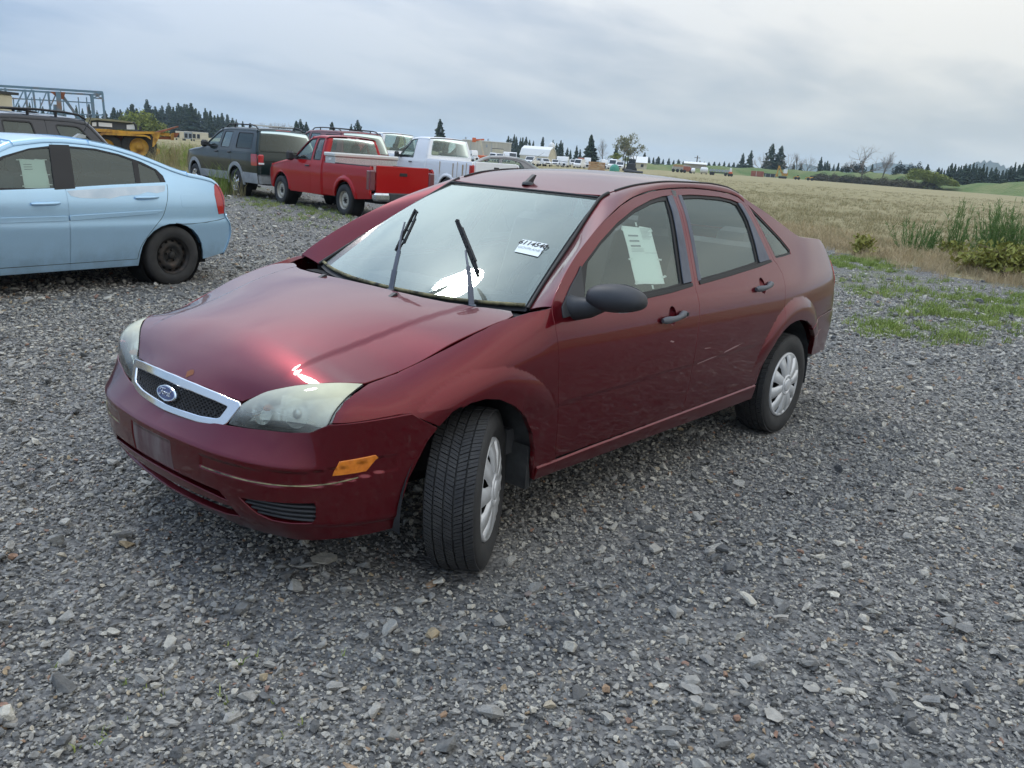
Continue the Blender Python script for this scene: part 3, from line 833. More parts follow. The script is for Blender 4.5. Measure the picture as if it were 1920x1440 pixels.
# plan of the front bumper at its widest edge
_pl = [(x, float(SYb(x, .505))) for x in (-.20, -.28, -.36, -.42, -.48, -.54)] + [(-.590, .733), (-.645, .698), (-.695, .657), (-.745, .600), (-.79, .51), (-.82, .42), (-.842, .31), (-.853, .2), (-.860, .1), (-.862, 0)]
_pl = [(x, y) for x, y in _pl] + [(x, -y) for x, y in _pl[-2::-1]]
def _dense(P, step=.004, sigma=.02):
    P = np.array(P, float); s = np.r_[0, np.cumsum(np.linalg.norm(np.diff(P, axis=0), axis=1))]
    g = np.arange(0, s[-1], step); Q = np.stack([catmull(s, P[:, k])(g) for k in (0, 1)], 1)
    k = int(4 * sigma / step); w = np.exp(-0.5 * (np.arange(-k, k + 1) * step / sigma)**2); w /= w.sum(); out = []
    for j in (0, 1):
        v = Q[:, j]; vp = np.r_[2 * v[0] - v[1:k + 1][::-1], v, 2 * v[-1] - v[-k - 1:-1][::-1]]; out.append(np.convolve(vp, w, 'valid'))
    Q = np.stack(out, 1); T = np.gradient(Q, axis=0); T /= np.linalg.norm(T, axis=1, keepdims=True)
    return g, Q, T
_fg, _fq, _ft = _dense(_pl)
S_MID = _fg[-1] / 2
def plan_front(s):
    """s measured from the centre line, positive to the left (-y) side"""
    u = S_MID - s
    q = np.stack([np.interp(u, _fg, _fq[:, k]) for k in (0, 1)], -1); t = np.stack([np.interp(u, _fg, _ft[:, k]) for k in (0, 1)], -1)
    q = q * [1, -1]; t = t * [1, -1]
    n = np.stack([-t[..., 1], t[..., 0]], -1)          # outward
    return q, n
# arc position for a given half-width y at the bumper edge (left side)
_sg = np.linspace(0, S_MID - .01, 900); _sq = plan_front(_sg)[0]
def s_of_y(y): return float(np.interp(y, -_sq[:, 1], _sg))
def s_of_x(x): return float(np.interp(x, _sq[400:, 0], _sg[400:]))
_ks = [s_of_y(y) for y in (0, .33, .40, .50, .59, .645, .668, .70)] + [s_of_x(x) for x in (-.583, -.493, -.411, -.381, -.342, -.279)]
_zt = gsmooth(_ks, [.556, .578, .584, .594, .604, .610, .618, .648, .653, .660, .664, .664, .666, .666], 0, _ks[-1] + .1, .004, .008)
_it = gsmooth(_ks, [.060, .064, .066, .064, .050, .034, .026, .006, 0, -.003, -.004, -.004, -.004, -.004], 0, _ks[-1] + .1, .004, .012)
_low = gsmooth([.12, .17, .20, .22, .26, .30, .34, .37, .40, .44, .505], [.25, .165, .122, .100, .064, .037, .020, .012, .007, .002, 0], .12, .505, .002, .008)
_lows = gsmooth([.12, .20, .25, .288, .298, .308, .34, .42, .505], [.12, .056, .034, .022, .019, .010, .008, .003, 0], .12, .505, .002, .004)
RECESS = None
def f_front(U):
    s, z = U[:, 0], U[:, 1]; a = np.abs(s)
    q, n = plan_front(s)
    c = sstep((a - .50) / .34)
    low = _low(z) * (1 - c) + _lows(z) * c
    zt = _zt(a); t = np.clip((z - .505) / np.maximum(zt - .505, .01), 0, 1.3)
    up = _it(a) * (1.2 * t - .2 * t**2)
    ins = np.where(z < .505, low, up)
    # slim recessed band that ends in the side marker
    zt_b = np.interp(a, [.28, .5, .7, .78, .86, .95], [.478, .482, .492, .505, .522, .535]); zb_b = np.interp(a, [.28, .5, .7, .78, .86, .95], [.438, .436, .444, .453, .468, .484])
    band = sstep((z - zb_b) / .006 + .5) * sstep((zt_b - z) / .006 + .5) * sstep((a - .285) / .008 + .5) * sstep((1.01 - a) / .02)
    ins = ins + .006 * band
    # shallow plate pad
    pad = sstep((.155 - a) / .004 + .5) * sstep((z - .372) / .006) * sstep((.487 - z) / .006)
    ins = ins + .004 * pad
    P = np.stack([q[:, 0] - n[:, 0] * ins, q[:, 1] - n[:, 1] * ins, z], 1)
    return P

# bonnet
_zc = gsmooth([-.90, -.80, -.775, -.74, -.72, -.69, -.65, -.6, -.5, -.35, -.2, -.1, 0, .1, .2, .4], [.50, .630, .660, .690, .705, .728, .754, .782, .820, .866, .902, .922, .938, .948, .953, .955], -.9, .4, .004, .02)
_hy = gsmooth([-.9, -.78, -.72, -.69, -.65, -.6, -.54, -.467, -.35, -.28, -.12, 0, .07, .14, .4], [.30, .33, .362, .45, .53, .59, .632, .66, .68, .695, .72, .735, .74, .748, .76], -.9, .4, .004, .015)
_hd = gsmooth([-.9, -.78, -.72, -.69, -.65, -.6, -.54, -.467, -.35, -.28, -.12, 0, .07, .14, .4], [.05, .05, .046, .038, .034, .040, .052, .078, .092, .087, .058, .043, .034, .026, .02], -.9, .4, .004, .02)
def Zh(x, y):
    ye = _hy(x); t = np.abs(y) / ye
    z = _zc(x) - _hd(x) * t**2.3
    yl = .455 + .10 * sstep((x + .55) / .75)
    z = z + .0055 * sstep((yl - np.abs(y)) / .035 + .5) * sstep((x + .66) / .16)
    # the photo's shallow dents near the nose
    z = z - .0022 * np.exp(-(((x + .60) / .07)**2 + ((y - .12) / .10)**2)) + .0012 * np.exp(-(((x + .50) / .09)**2 + ((y + .05) / .14)**2))
    return z
def f_hood(U): return np.stack([U[:, 0], U[:, 1], Zh(U[:, 0], U[:, 1])], 1)

# roof and rear deck
_rz = gsmooth([.80, 1.0, 1.15, 1.3, 1.5, 1.75, 2.0, 2.15, 2.3, 2.45, 2.6], [1.24, 1.345, 1.383, 1.410, 1.428, 1.437, 1.434, 1.424, 1.392, 1.338, 1.27], .8, 2.6, .004, .03)
_ry = catmull([.9, 1.03, 1.15, 1.31, 1.6, 1.95, 2.2, 2.4, 2.7, 3.0], [.46, .472, .480, .488, .494, .496, .506, .520, .55, .58])
def Zroof(x, y):
    cr = .024 * sstep((x - .95) / .5)
    return _rz(x) + cr * (1 - (np.abs(y) / _ry(x))**2.2) - .004 * 0
def f_roof(U): return np.stack([U[:, 0], U[:, 1], Zroof(U[:, 0], U[:, 1])], 1)

# rear end: plan curve wraps from the quarter panel round the tail
_axz = gsmooth([.30, .40, .56, .70, .94, 1.0, 1.04, 1.08, 1.11, 1.135, 1.2], [.36, .378, .395, .395, .395, .385, .362, .315, .245, .14, .02], .3, 1.2, .004, .010)
def plan_rear(w, z):
    """w 0..2: left side (0) round the tail (1) to the right side (2)"""
    x0 = 3.26; ax = _axz(z) + .012 * sstep((.70 - z) / .03)
    ay = SYb(np.full_like(z, x0), np.minimum(z, 1.13))
    n = 4.3; v = np.where(w > 1, 2 - w, w); th = (math.pi / 2) * np.maximum(v, 0)**2.15
    c, s = np.cos(th), np.sin(th)
    dx = ax * np.abs(s)**(2 / n)
    return np.stack([x0 + dx, -np.where(w > 1, -1, 1) * (ay - .150 * dx) * np.abs(c)**(2 / n), z], 1)
def f_rear(U): return plan_rear(U[:, 0], U[:, 1])

# windscreen
WS_BOT = [(.335, .655, .918), (.27, .50, .908), (.215, .25, .898), (.20, 0, .896)]
WS_TOP = [(1.033, .472, 1.345), (1.022, .36, 1.347), (1.008, .2, 1.348), (1.003, 0, 1.3485)]
# ------------------------------------------------------------------ maroon sedan: materials
def car_paint(name, base, flake, rough=0.36, metal=0.45, coat=1.0, dirt=(0.16, 0.12, 0.10), dirt_amt=0.35, low_z=0.45, coat_rough=0.035, scratch=True):
    if name in MATS: return MATS[name]
    m = principled(name, base, rough, metal, coat, coat_rough, .1)
    nt, N, L, b = nodes_of(m); b.inputs['Coat IOR'].default_value = 1.52
    tc = N('ShaderNodeTexCoord')
    fl = N('ShaderNodeTexNoise'); fl.inputs['Scale'].default_value = 420; fl.inputs['Detail'].default_value = 1
    L(tc.outputs['Object'], fl.inputs['Vector'])
    mx = N('ShaderNodeMix'); mx.data_type = 'RGBA'; mx.inputs[6].default_value = (*base, 1); mx.inputs[7].default_value = (*flake, 1)
    L(fl.outputs['Fac'], mx.inputs[0])
    # road dust thickest near the sills
    n = N('ShaderNodeTexNoise'); n.inputs['Scale'].default_value = 6; n.inputs['Detail'].default_value = 8; n.inputs['Roughness'].default_value = .7
    L(tc.outputs['Object'], n.inputs['Vector'])
    sep = N('ShaderNodeSeparateXYZ'); L(tc.outputs['Object'], sep.inputs[0])
    mr = N('ShaderNodeMapRange'); mr.inputs[1].default_value = low_z + .12; mr.inputs[2].default_value = low_z - .18; mr.inputs[3].default_value = 0.10; mr.inputs[4].default_value = 1
    L(sep.outputs['Z'], mr.inputs[0])
    mu = N('ShaderNodeMath'); mu.operation = 'MULTIPLY'; L(mr.outputs[0], mu.inputs[0])
    rr = N('ShaderNodeValToRGB'); rr.color_ramp.elements[0].position = .38; rr.color_ramp.elements[1].position = .8
    L(n.outputs['Fac'], rr.inputs[0]); L(rr.outputs[0], mu.inputs[1])
    mu2 = N('ShaderNodeMath'); mu2.operation = 'MULTIPLY'; mu2.inputs[1].default_value = dirt_amt; L(mu.outputs[0], mu2.inputs[0])
    mx2 = N('ShaderNodeMix'); mx2.data_type = 'RGBA'; L(mu2.outputs[0], mx2.inputs[0]); L(mx.outputs[2], mx2.inputs[6]); mx2.inputs[7].default_value = (*dirt, 1)
    L(mx2.outputs[2], b.inputs['Base Color'])
    ro = N('ShaderNodeMapRange'); ro.inputs[3].default_value = coat_rough; ro.inputs[4].default_value = .32; L(mu2.outputs[0], ro.inputs[0]); L(ro.outputs[0], b.inputs['Coat Roughness'])
    # very slight orange peel
    op = N('ShaderNodeTexNoise'); op.inputs['Scale'].default_value = 9; op.inputs['Detail'].default_value = 2; L(tc.outputs['Object'], op.inputs['Vector'])
    bp = N('ShaderNodeBump'); bp.inputs['Strength'].default_value = .025; bp.inputs['Distance'].default_value = .004; L(op.outputs['Fac'], bp.inputs['Height'])
    L(bp.outputs[0], b.inputs['Coat Normal'])
    return m

M_MAROON = car_paint('maroon paint', (0.092, 0.0016, 0.0060), (0.16, 0.004, 0.012), 0.34, 0.75, 0.78, (0.17, 0.09, 0.08), 0.14)
M_TRIM = principled('black plastic', (0.028, 0.029, 0.032), 0.55)
add_noise_colour(M_TRIM, (0.022, 0.023, 0.026), (0.045, 0.046, 0.05), 5, lo=.3, hi=.7)
M_TRIMGREY = principled('weathered trim', (0.075, 0.085, 0.11), 0.5)
add_noise_colour(M_TRIMGREY, (0.055, 0.065, 0.09), (0.11, 0.12, 0.15), 14, lo=.3, hi=.7, stretch=(1, 1, .3))
M_SEAL = principled('rubber seal', (0.012, 0.012, 0.013), 0.6)
M_MOSS = principled('mossy seal', (0.20, 0.18, 0.09), 0.9)
add_noise_colour(M_MOSS, (0.035, 0.033, 0.028), (0.27, 0.24, 0.12), 22, lo=.35, hi=.6)
M_GLASS_F = glass_mat('windscreen glass', (0.72, 0.82, 0.76), 0.10, (0.46, 0.55, 0.50), 1.52, 2.3, 0.15)
M_GLASS_S = glass_mat('side glass', (0.88, 0.95, 0.91), 0.03, (0.42, 0.47, 0.44), 1.5, 1.5, .05)
M_INT = principled('grey interior', (0.15, 0.15, 0.145), 0.85)
M_INT2 = principled('dark interior', (0.05, 0.05, 0.052), 0.85)
M_SEAT = principled('seat cloth', (0.13, 0.135, 0.14), 0.9)
M_LENS = principled('clear lamp lens', (0.9, 0.93, 0.85), 0.12, 0, 0.6, 0.05)
M_AMBER = principled('amber lens', (0.75, 0.20, 0.012), 0.22, 0, 0.5, 0.06)
add_noise_colour(M_AMBER, (0.60, 0.15, 0.01), (0.80, 0.25, 0.02), 30)
M_REDLENS = principled('red lens', (0.42, 0.012, 0.014), 0.15, 0, 0.8, 0.04)
M_WHITELENS = principled('white lens', (0.75, 0.76, 0.75), 0.2, 0, 0.5, 0.05)
M_PAPER = principled('white paper', (0.80, 0.86, 0.86), 0.8)
M_INK = principled('black ink', (0.02, 0.02, 0.02), 0.7)
M_INKGREY = principled('grey ink', (0.30, 0.33, 0.35), 0.8)
M_TAPE = principled('clear tape', (0.70, 0.76, 0.76), 0.3)
M_BADGEBLUE = principled('badge blue', (0.012, 0.022, 0.13), 0.2, 0.2, 1.0, 0.02)
M_GRILLEBLACK = principled('grille mesh', (0.045, 0.045, 0.048), 0.4, .2)
M_HANDLE = principled('faded handle', (0.10, 0.105, 0.115), 0.55)

def lens_mat():
    m = bpy.data.materials.new('hazed headlamp lens'); m.use_nodes = True
    nt = m.node_tree; nt.nodes.clear(); N = nt.nodes.new; L = nt.links.new
    out = N('ShaderNodeOutputMaterial'); tr = N('ShaderNodeBsdfTransparent'); tr.inputs[0].default_value = (.92, .95, .86, 1)
    df = N('ShaderNodeBsdfDiffuse'); gl = N('ShaderNodeBsdfGlossy'); gl.inputs['Roughness'].default_value = .06
    tc = N('ShaderNodeTexCoord'); n = N('ShaderNodeTexNoise'); n.inputs['Scale'].default_value = 7; n.inputs['Detail'].default_value = 6; L(tc.outputs['Object'], n.inputs['Vector'])
    sep = N('ShaderNodeSeparateXYZ'); L(tc.outputs['Object'], sep.inputs[0])
    # oxidised yellow film gathers on the upper part of the lens
    mr = N('ShaderNodeMapRange'); mr.inputs[1].default_value = .615; mr.inputs[2].default_value = .735; mr.inputs[3].default_value = .09; mr.inputs[4].default_value = .58; L(sep.outputs['Z'], mr.inputs[0])
    ad = N('ShaderNodeMath'); ad.operation = 'MULTIPLY_ADD'; ad.inputs[1].default_value = .5; ad.inputs[2].default_value = -.25; L(n.outputs['Fac'], ad.inputs[0])
    a2 = N('ShaderNodeMath'); a2.operation = 'ADD'; a2.use_clamp = True; L(mr.outputs[0], a2.inputs[0]); L(ad.outputs[0], a2.inputs[1])
    cr = N('ShaderNodeValToRGB'); cr.color_ramp.elements[0].position = .25; cr.color_ramp.elements[0].color = (.80, .84, .78, 1); cr.color_ramp.elements[1].position = .62; cr.color_ramp.elements[1].color = (.92, .90, .62, 1); L(a2.outputs[0], cr.inputs[0])
    L(cr.outputs[0], df.inputs[0])
    m1 = N('ShaderNodeMixShader'); L(a2.outputs[0], m1.inputs[0]); L(tr.outputs[0], m1.inputs[1]); L(df.outputs[0], m1.inputs[2])
    fr = N('ShaderNodeFresnel'); fr.inputs[0].default_value = 1.5
    m2 = N('ShaderNodeMixShader'); L(fr.outputs[0], m2.inputs[0]); L(m1.outputs[0], m2.inputs[1]); L(gl.outputs[0], m2.inputs[2])
    L(m2.outputs[0], out.inputs[0]); return m
M_HLENS = lens_mat()
M_REFL = principled('lamp housing silver', (.92, .93, .92), .45, 0)
M_BOWL = principled('lamp bowl', (.88, .90, .90), .22, .7)

# ------------------------------------------------------------------ maroon sedan: outlines in side view (x, z)
GAP = 0.0024
SEAM_FD = [(.394, .343), (.380, .373), (.362, .528), (.345, .60), (.336, .66), (.332, .73), (.328, .795), (.323, .839), (.317, .890), (.316, .931), (.322, .953)]
FRAME_TOP_F = [(.352, .982), (.448, 1.055), (.56, 1.124), (.704, 1.196), (.863, 1.266), (1.025, 1.322), (1.166, 1.358), (1.337, 1.386), (1.45, 1.396), (1.555, 1.402)]
FRAME_TOP_R = [(1.65, 1.406), (1.756, 1.408), (1.93, 1.404), (2.06, 1.397), (2.16, 1.388), (2.235, 1.373), (2.283, 1.347)]
SPLIT = [(1.555, 1.402), (1.55, 1.373), (1.448, .99), (1.434, .955), (1.438, .881), (1.428, .805), (1.414, .70), (1.410, .605), (1.413, .476), (1.403, .40), (1.400, .352)]
SEAM_RD = [(2.283, 1.347), (2.388, 1.045), (2.418, 1.022), (2.450, .967), (2.446, .913), (2.430, .851), (2.413, .741), (2.392, .694), (2.325, .630), (2.255, .555), (2.215, .470), (2.198, .40), (2.192, .367)]
WIN_F = [(.398, .925), (.400, .960), (.490, 1.030), (.603, 1.099), (.768, 1.182), (.942, 1.254), (1.122, 1.311), (1.302, 1.350), (1.43, 1.368), (1.523, 1.373), (1.412, .978), (1.20, .962), (.954, .953), (.70, .945), (.55, .938)]
WIN_R = [(1.590, 1.374), (1.70, 1.379), (1.804, 1.379), (2.018, 1.374), (2.14, 1.362), (2.235, 1.342), (2.335, 1.048), (2.166, 1.030), (1.80, 1.002), (1.486, .981)]
GLASS_F = [(.54, .950), (.585, 1.028), (.64, 1.103), (.768, 1.168), (.942, 1.240), (1.122, 1.297), (1.302, 1.336), (1.38, 1.347), (1.452, 1.352), (1.415, 1.257), (1.365, 1.125), (1.322, .985), (1.2, .975), (.954, .966), (.70, .957)]
GLASS_R = [(1.613, 1.362), (1.804, 1.367), (2.018, 1.361), (2.13, 1.351), (2.190, 1.335), (2.208, 1.252), (2.203, 1.150), (2.183, 1.046), (1.8, 1.014), (1.505, .994)]
QWIN = [(2.308, 1.338), (2.353, 1.304), (2.454, 1.233), (2.574, 1.155), (2.660, 1.090), (2.655, 1.066), (2.55, 1.058), (2.424, 1.052), (2.365, 1.182)]
DOOR_F = SEAM_FD + FRAME_TOP_F[:-1] + SPLIT
DOOR_R = SPLIT[::-1] + FRAME_TOP_R[:-1] + SEAM_RD
ARCH_F = [(.264, .278), (.248, .345), (.241, .405), (.212, .484), (.156, .560), (.070, .625), (-.012, .663), (-.086, .676), (-.155, .672), (-.221, .649), (-.275, .606)]
ARCH_R = [(2.213, .367), (2.216, .40), (2.233, .476), (2.275, .555), (2.335, .622), (2.40, .660), (2.475, .688), (2.56, .700), (2.65, .699), (2.76, .679), (2.85, .644), (2.885, .620)]
FENDER = [(.264, .278), (.394, .278)] + [(x, z) for x, z in SEAM_FD] + [(.29, float(_ze(.29)) + .000), (.22, float(_ze(.22))), (.16, float(_ze(.16)) - .001)] + [(x, float(_ze(x)) - .001) for x in (.10, .04, -.04, -.124, -.20, -.281, -.353, -.41, -.460)] \
    + [(-.53, .731), (-.575, .713), (-.609, .684), (-.629, .654)] + [(-.583, .655), (-.493, .662), (-.42, .666), (-.389, .664), (-.342, .639)] + ARCH_F[::-1][:-1]

CAR = empty('parked_car', (0, 0, 0), 0, 'maroon four-door sedan with raised wipers and turned front wheel, nearest on the gravel', 'car')

def both(name, f, outer, holes=(), **k):
    a = panel(name, f, outer, holes, **k)
    b = panel(name, f, outer, holes, mirror=True, **k)
    return a, b

# doors with frames, glass, handles
_t = np.linspace(0, 2 * np.pi, 25)[:-1]
HC = {'front_door': (1.184, .850), 'rear_door': (2.157, .922)}
HOLE = {k: [(cx + .034 * math.cos(a), cz + .044 * math.sin(a)) for a in _t] for k, (cx, cz) in HC.items()}
DOORS = []
for poly, win in ((DOOR_F, WIN_F), (DOOR_R, WIN_R)):
    nm = 'front_door' if poly is DOOR_F else 'rear_door'
    DOORS.append(both(nm, f_side, inset_poly(poly, GAP), [win, HOLE[nm]], step=.011, mat=M_MAROON, parent=CAR, depth=.020, flip=1))
for i, (win, gl) in enumerate(((WIN_F, GLASS_F), (WIN_R, GLASS_R))):
    for side in (0, 1):
        d = DOORS[i][side]; mi = bool(side)
        rim = inset_poly(win, -.001)
        panel('window_frame', f_side, win, [gl], step=.02, mat=M_SEAL, parent=d, depth=.006, lift=-.007, flip=1, mirror=mi)
        panel('window', f_side, inset_poly(gl, -.006), step=.04, mat=M_GLASS_S, parent=d, depth=0, lift=-.013, flip=1, mirror=mi)
# pillar covers either side of the door split, in faded blue-black
for i, poly in enumerate(([(1.473, 1.365), (1.521, 1.371), (1.414, .987), (1.337, .982), (1.387, 1.125), (1.435, 1.257)], [(1.583, 1.372), (1.612, 1.372), (1.507, .99), (1.478, .986)])):
    for side in (0, 1): panel('pillar_cover', f_side, poly, step=.03, mat=M_TRIMGREY, parent=DOORS[i][side], depth=.005, lift=.0022, flip=1, mirror=bool(side))
for side in (0, 1):
    panel('pillar_cover', f_side, [(2.203, 1.343), (2.236, 1.339), (2.334, 1.050), (2.203, 1.040), (2.222, 1.15), (2.227, 1.252)], step=.03, mat=M_TRIMGREY, parent=DOORS[1][side], depth=.005, lift=.0022, flip=1, mirror=bool(side))
    panel('mirror_sail', f_side, [(.372, .913), (.382, .951), (.47, 1.018), (.545, 1.066), (.575, 1.09), (.545, 1.0), (.525, .95), (.515, .923)], step=.02, mat=M_TRIM, parent=DOORS[0][side], depth=.012, lift=.006, flip=1, mirror=bool(side))
    # weatherstrip along the belt
    for i, pl in enumerate(([(.56, .939), (.954, .9535), (1.20, .9625), (1.412, .979), (1.410, .966), (1.2, .950), (.954, .940), (.56, .927)], [(1.486, .982), (1.8, 1.003), (2.166, 1.031), (2.345, 1.047), (2.350, 1.036), (2.166, 1.018), (1.8, .990), (1.486, .969)])):
        panel('weatherstrip', f_side, pl, step=.03, mat=M_SEAL, parent=DOORS[i][side], depth=.008, lift=.005, flip=1, mirror=bool(side))
    # rub line of the door bottoms is the sill ledge
    def handle(x0, x1, z0, z1, key, door):
        sg = 1 if side else -1
        mb = MB(); n = 11; pts = []
        for k in range(n):
            t = k / (n - 1); x = x0 + (x1 - x0) * t; z = z0 + (z1 - z0) * t
            off = .012 + .020 * math.sin(math.pi * min(1, t * 1.15)); pts.append((x, sg * (float(SYb(x, z)) + off - .004), z))
        mb.tube(pts, [.010, .0165, .0165, .014, .0125, .012, .0125, .0135, .0165, .018, .012], 12)
        o = mb.build('handle', M_HANDLE, door)
        if key:
            k2 = MB(); x = x1 - .012; z = z1; k2.bar((x, sg * (float(SYb(x, z)) + .02), z), (x, sg * (float(SYb(x, z)) + .028), z), .009, 12); k2.build('keyhole', M_SEAL, door)
    for i, k in enumerate(HC):
        def f_cup(U, c=HC[k]):
            P = f_side(U); d = np.hypot((U[:, 0] - c[0]) / .034, (U[:, 1] - c[1]) / .044); P[:, 1] += .024 * np.sqrt(np.clip(1.02 - d**2, 0, 1)); return P
        panel('handle_recess', f_cup, inset_poly(HOLE[k], -.0015), step=.006, mat=M_MAROON, parent=DOORS[i][side], depth=0, flip=1, mirror=bool(side))
    handle(1.080, 1.288, .838, .853, True, DOORS[0][side])
    handle(2.055, 2.262, .912, .928, False, DOORS[1][side])

# front fenders
for side in (0, 1):
    panel('fender', f_side, inset_poly(FENDER, GAP * .6), step=.008, mat=M_MAROON, parent=CAR, depth=.022, flip=1, mirror=bool(side))

# rocker with a ledge above
def f_rock(U):
    x, v = U[:, 0], U[:, 1]
    zt = np.interp(x, [.264, .39, .60, 1.85, 2.19, 2.3], [.334, .336, .342, .362, .369, .37]); zb = np.interp(x, [.264, .6, 2.2], [.276, .277, .281])
    z = zb + (zt - zb) * v
    y = SYb(x, zt) + .007 - .016 * (1 - v)**1.5 - .010 * sstep((v - .88) / .12)
    return np.stack([x, -y, z], 1)
for side in (0, 1):
    panel('sill', f_rock, [(.398, 0), (2.200, 0), (2.200, 1), (.398, 1)], step=.03, mat=M_MAROON, parent=CAR, depth=.03, flip=1, mirror=bool(side), sx=1)
    panel('sill', f_rock, [(.270, 0), (.394, 0), (.394, 1), (.270, 1)], step=.03, mat=M_MAROON, parent=CAR, depth=.03, lift=.0006, flip=1, mirror=bool(side))

# quarter panel, pillars
ROOFLINE = [(2.300, 1.372), (2.393, 1.335), (2.50, 1.296), (2.601, 1.256), (2.69, 1.222), (2.765, 1.193), (2.84, 1.169), (2.903, 1.154), (2.967, 1.148), (3.10, 1.141), (3.276, 1.131)]
QUARTER = [(2.283, 1.347)] + ROOFLINE + [(3.276, .90), (3.276, .681), (3.08, .674), (2.95, .646), (2.885, .620)] + ARCH_R[::-1][1:] + [(2.192, .367)] + SEAM_RD[::-1][1:-1]
for side in (0, 1):
    q = panel('quarter_panel', f_side, inset_poly(QUARTER, GAP * .6), [QWIN], step=.010, mat=M_MAROON, parent=CAR, depth=.018, flip=1, mirror=bool(side))
    panel('window', f_side, inset_poly(QWIN, -.004), step=.04, mat=M_GLASS_S, parent=q, depth=0, lift=-.008, flip=1, mirror=bool(side))
    panel('window_frame', f_side, inset_poly(QWIN, -.003), [inset_poly(QWIN, .012)], step=.03, mat=M_SEAL, parent=q, depth=.004, lift=-.003, flip=1, mirror=bool(side))

# windscreen pillar and roof rail between door frame and roof
RAIL_D = [(.322, .955), (.352, .984)] + FRAME_TOP_F[1:] + FRAME_TOP_R
def _rail_low(u):
    P = np.array([(x, -float(SY(x, z + .003)), z + .003) for x, z in RAIL_D]); s = np.r_[0, np.cumsum(np.linalg.norm(np.diff(P, axis=0), axis=1))]; s /= s[-1]
    return np.stack([catmull(s, P[:, k])(u) for k in range(3)], -1)
RAIL_E = [(.340, -.664, .925), (.45, -.632, .995), (.56, -.603, 1.062), (.70, -.566, 1.145), (.85, -.523, 1.238), (.96, -.492, 1.303), (1.045, -.475, 1.350), (1.15, -.4825, float(_rz(1.15))), (1.31, -.490, float(_rz(1.31))), (1.6, -.496, float(_rz(1.6))), (1.95, -.498, float(_rz(1.95))), (2.15, -.506, float(_rz(2.15))), (2.31, -.528, 1.386)]
def _rail_up(u):
    P = np.array(RAIL_E, float); s = np.r_[0, np.cumsum(np.linalg.norm(np.diff(P, axis=0), axis=1))]; s /= s[-1]
    return np.stack([catmull(s, P[:, k])(u) for k in range(3)], -1)
def f_rail(U):
    u, v = U[:, 0], U[:, 1:2]; a, b = _rail_low(u), _rail_up(u)
    n = np.array([-.25, -.75, .6]); n = n / np.linalg.norm(n)
    return a * (1 - v) + b * v + n * (.010 * 4 * v * (1 - v))
for side in (0, 1):
    panel('roof_rail', f_rail, [(0, .02), (1, .02), (1, .97), (0, .97)], step=.05, mat=M_MAROON, parent=CAR, depth=.012, flip=1, mirror=bool(side), sx=8, e=.006)
    # dark drip moulding between rail and roof
    mb = MB(); sg = 1 if side else -1
    pts = [(x, sg * -y, z + .002) for x, y, z in _rail_up(np.linspace(.44, .99, 40))]
    mb.tube(pts, .0055, 6); mb.build('drip_moulding', M_SEAL, CAR)

# bonnet
HL_TOP = [(-.727, .362), (-.703, .398), (-.679, .437), (-.636, .512), (-.589, .577), (-.532, .632), (-.471, .664)]
HOOD_FRONT = [(-.727, .350), (-.744, .25), (-.757, .13), (-.761, 0), (-.757, -.13), (-.744, -.25), (-.727, -.350)]
HOOD_REAR = [(.205, -.690), (.190, -.655), (.160, -.600), (.118, -.548), (.085, -.47), (.062, -.36), (.05, -.20), (.048, 0)]
seam_pts = [(x, -float(_hy(x))) for x in (-.42, -.353, -.281, -.20, -.124, -.06, 0, .07, .12)]
left = [(x, -y) for x, y in HL_TOP[1:]] + seam_pts + [(.17, -.732)] + HOOD_REAR
right = [(x, -y) for x, y in left[::-1][1:]]
HOOD = HOOD_FRONT + left + right
hood = panel('bonnet', f_hood, inset_poly(HOOD[::-1], GAP * .8), step=.0125, mat=M_MAROON, parent=CAR, depth=.018, flip=1)
# washer jets and the scrap of rubbish by the wipers
for y in (-.255, .225):
    mb = MB(); x = -.005 if y < 0 else .02; z = float(Zh(np.array([x]), np.array([y]))[0])
    mb.prism([(x - .014, z - .002), (x + .022, z - .002), (x + .022, z + .010), (x + .012, z + .011)], y - .009, y + .009); mb.build('washer_jet', M_TRIM, hood)
rust = MB(); _a = np.linspace(0, 2 * np.pi, 14)[:-1]
_x = -.742 + .012 * np.cos(_a) + .003 * np.cos(3 * _a); _y = -.052 + .019 * np.sin(_a) + .003 * np.sin(2 * _a)
rust.add([(x, y, float(Zh(np.array([x]), np.array([y]))[0]) + .0012) for x, y in zip(_x, _y)], [tuple(range(13))])
M_RUST = principled('rust spot', (0.22, 0.08, 0.035), .9)
rust.build('rust_spot', M_RUST, hood)

# scuttle below the windscreen
def f_scut(U):
    x, y = U[:, 0], U[:, 1]; return np.stack([x, y, .905 - .02 * (np.abs(y) / .6)**2 + .02 * (x - .1)], 1)
panel('scuttle', f_scut, [(.02, -.66), (.34, -.66), (.28, -.3), (.26, 0), (.28, .3), (.34, .66), (.02, .66)], step=.05, mat=M_TRIM, parent=CAR, depth=.01)

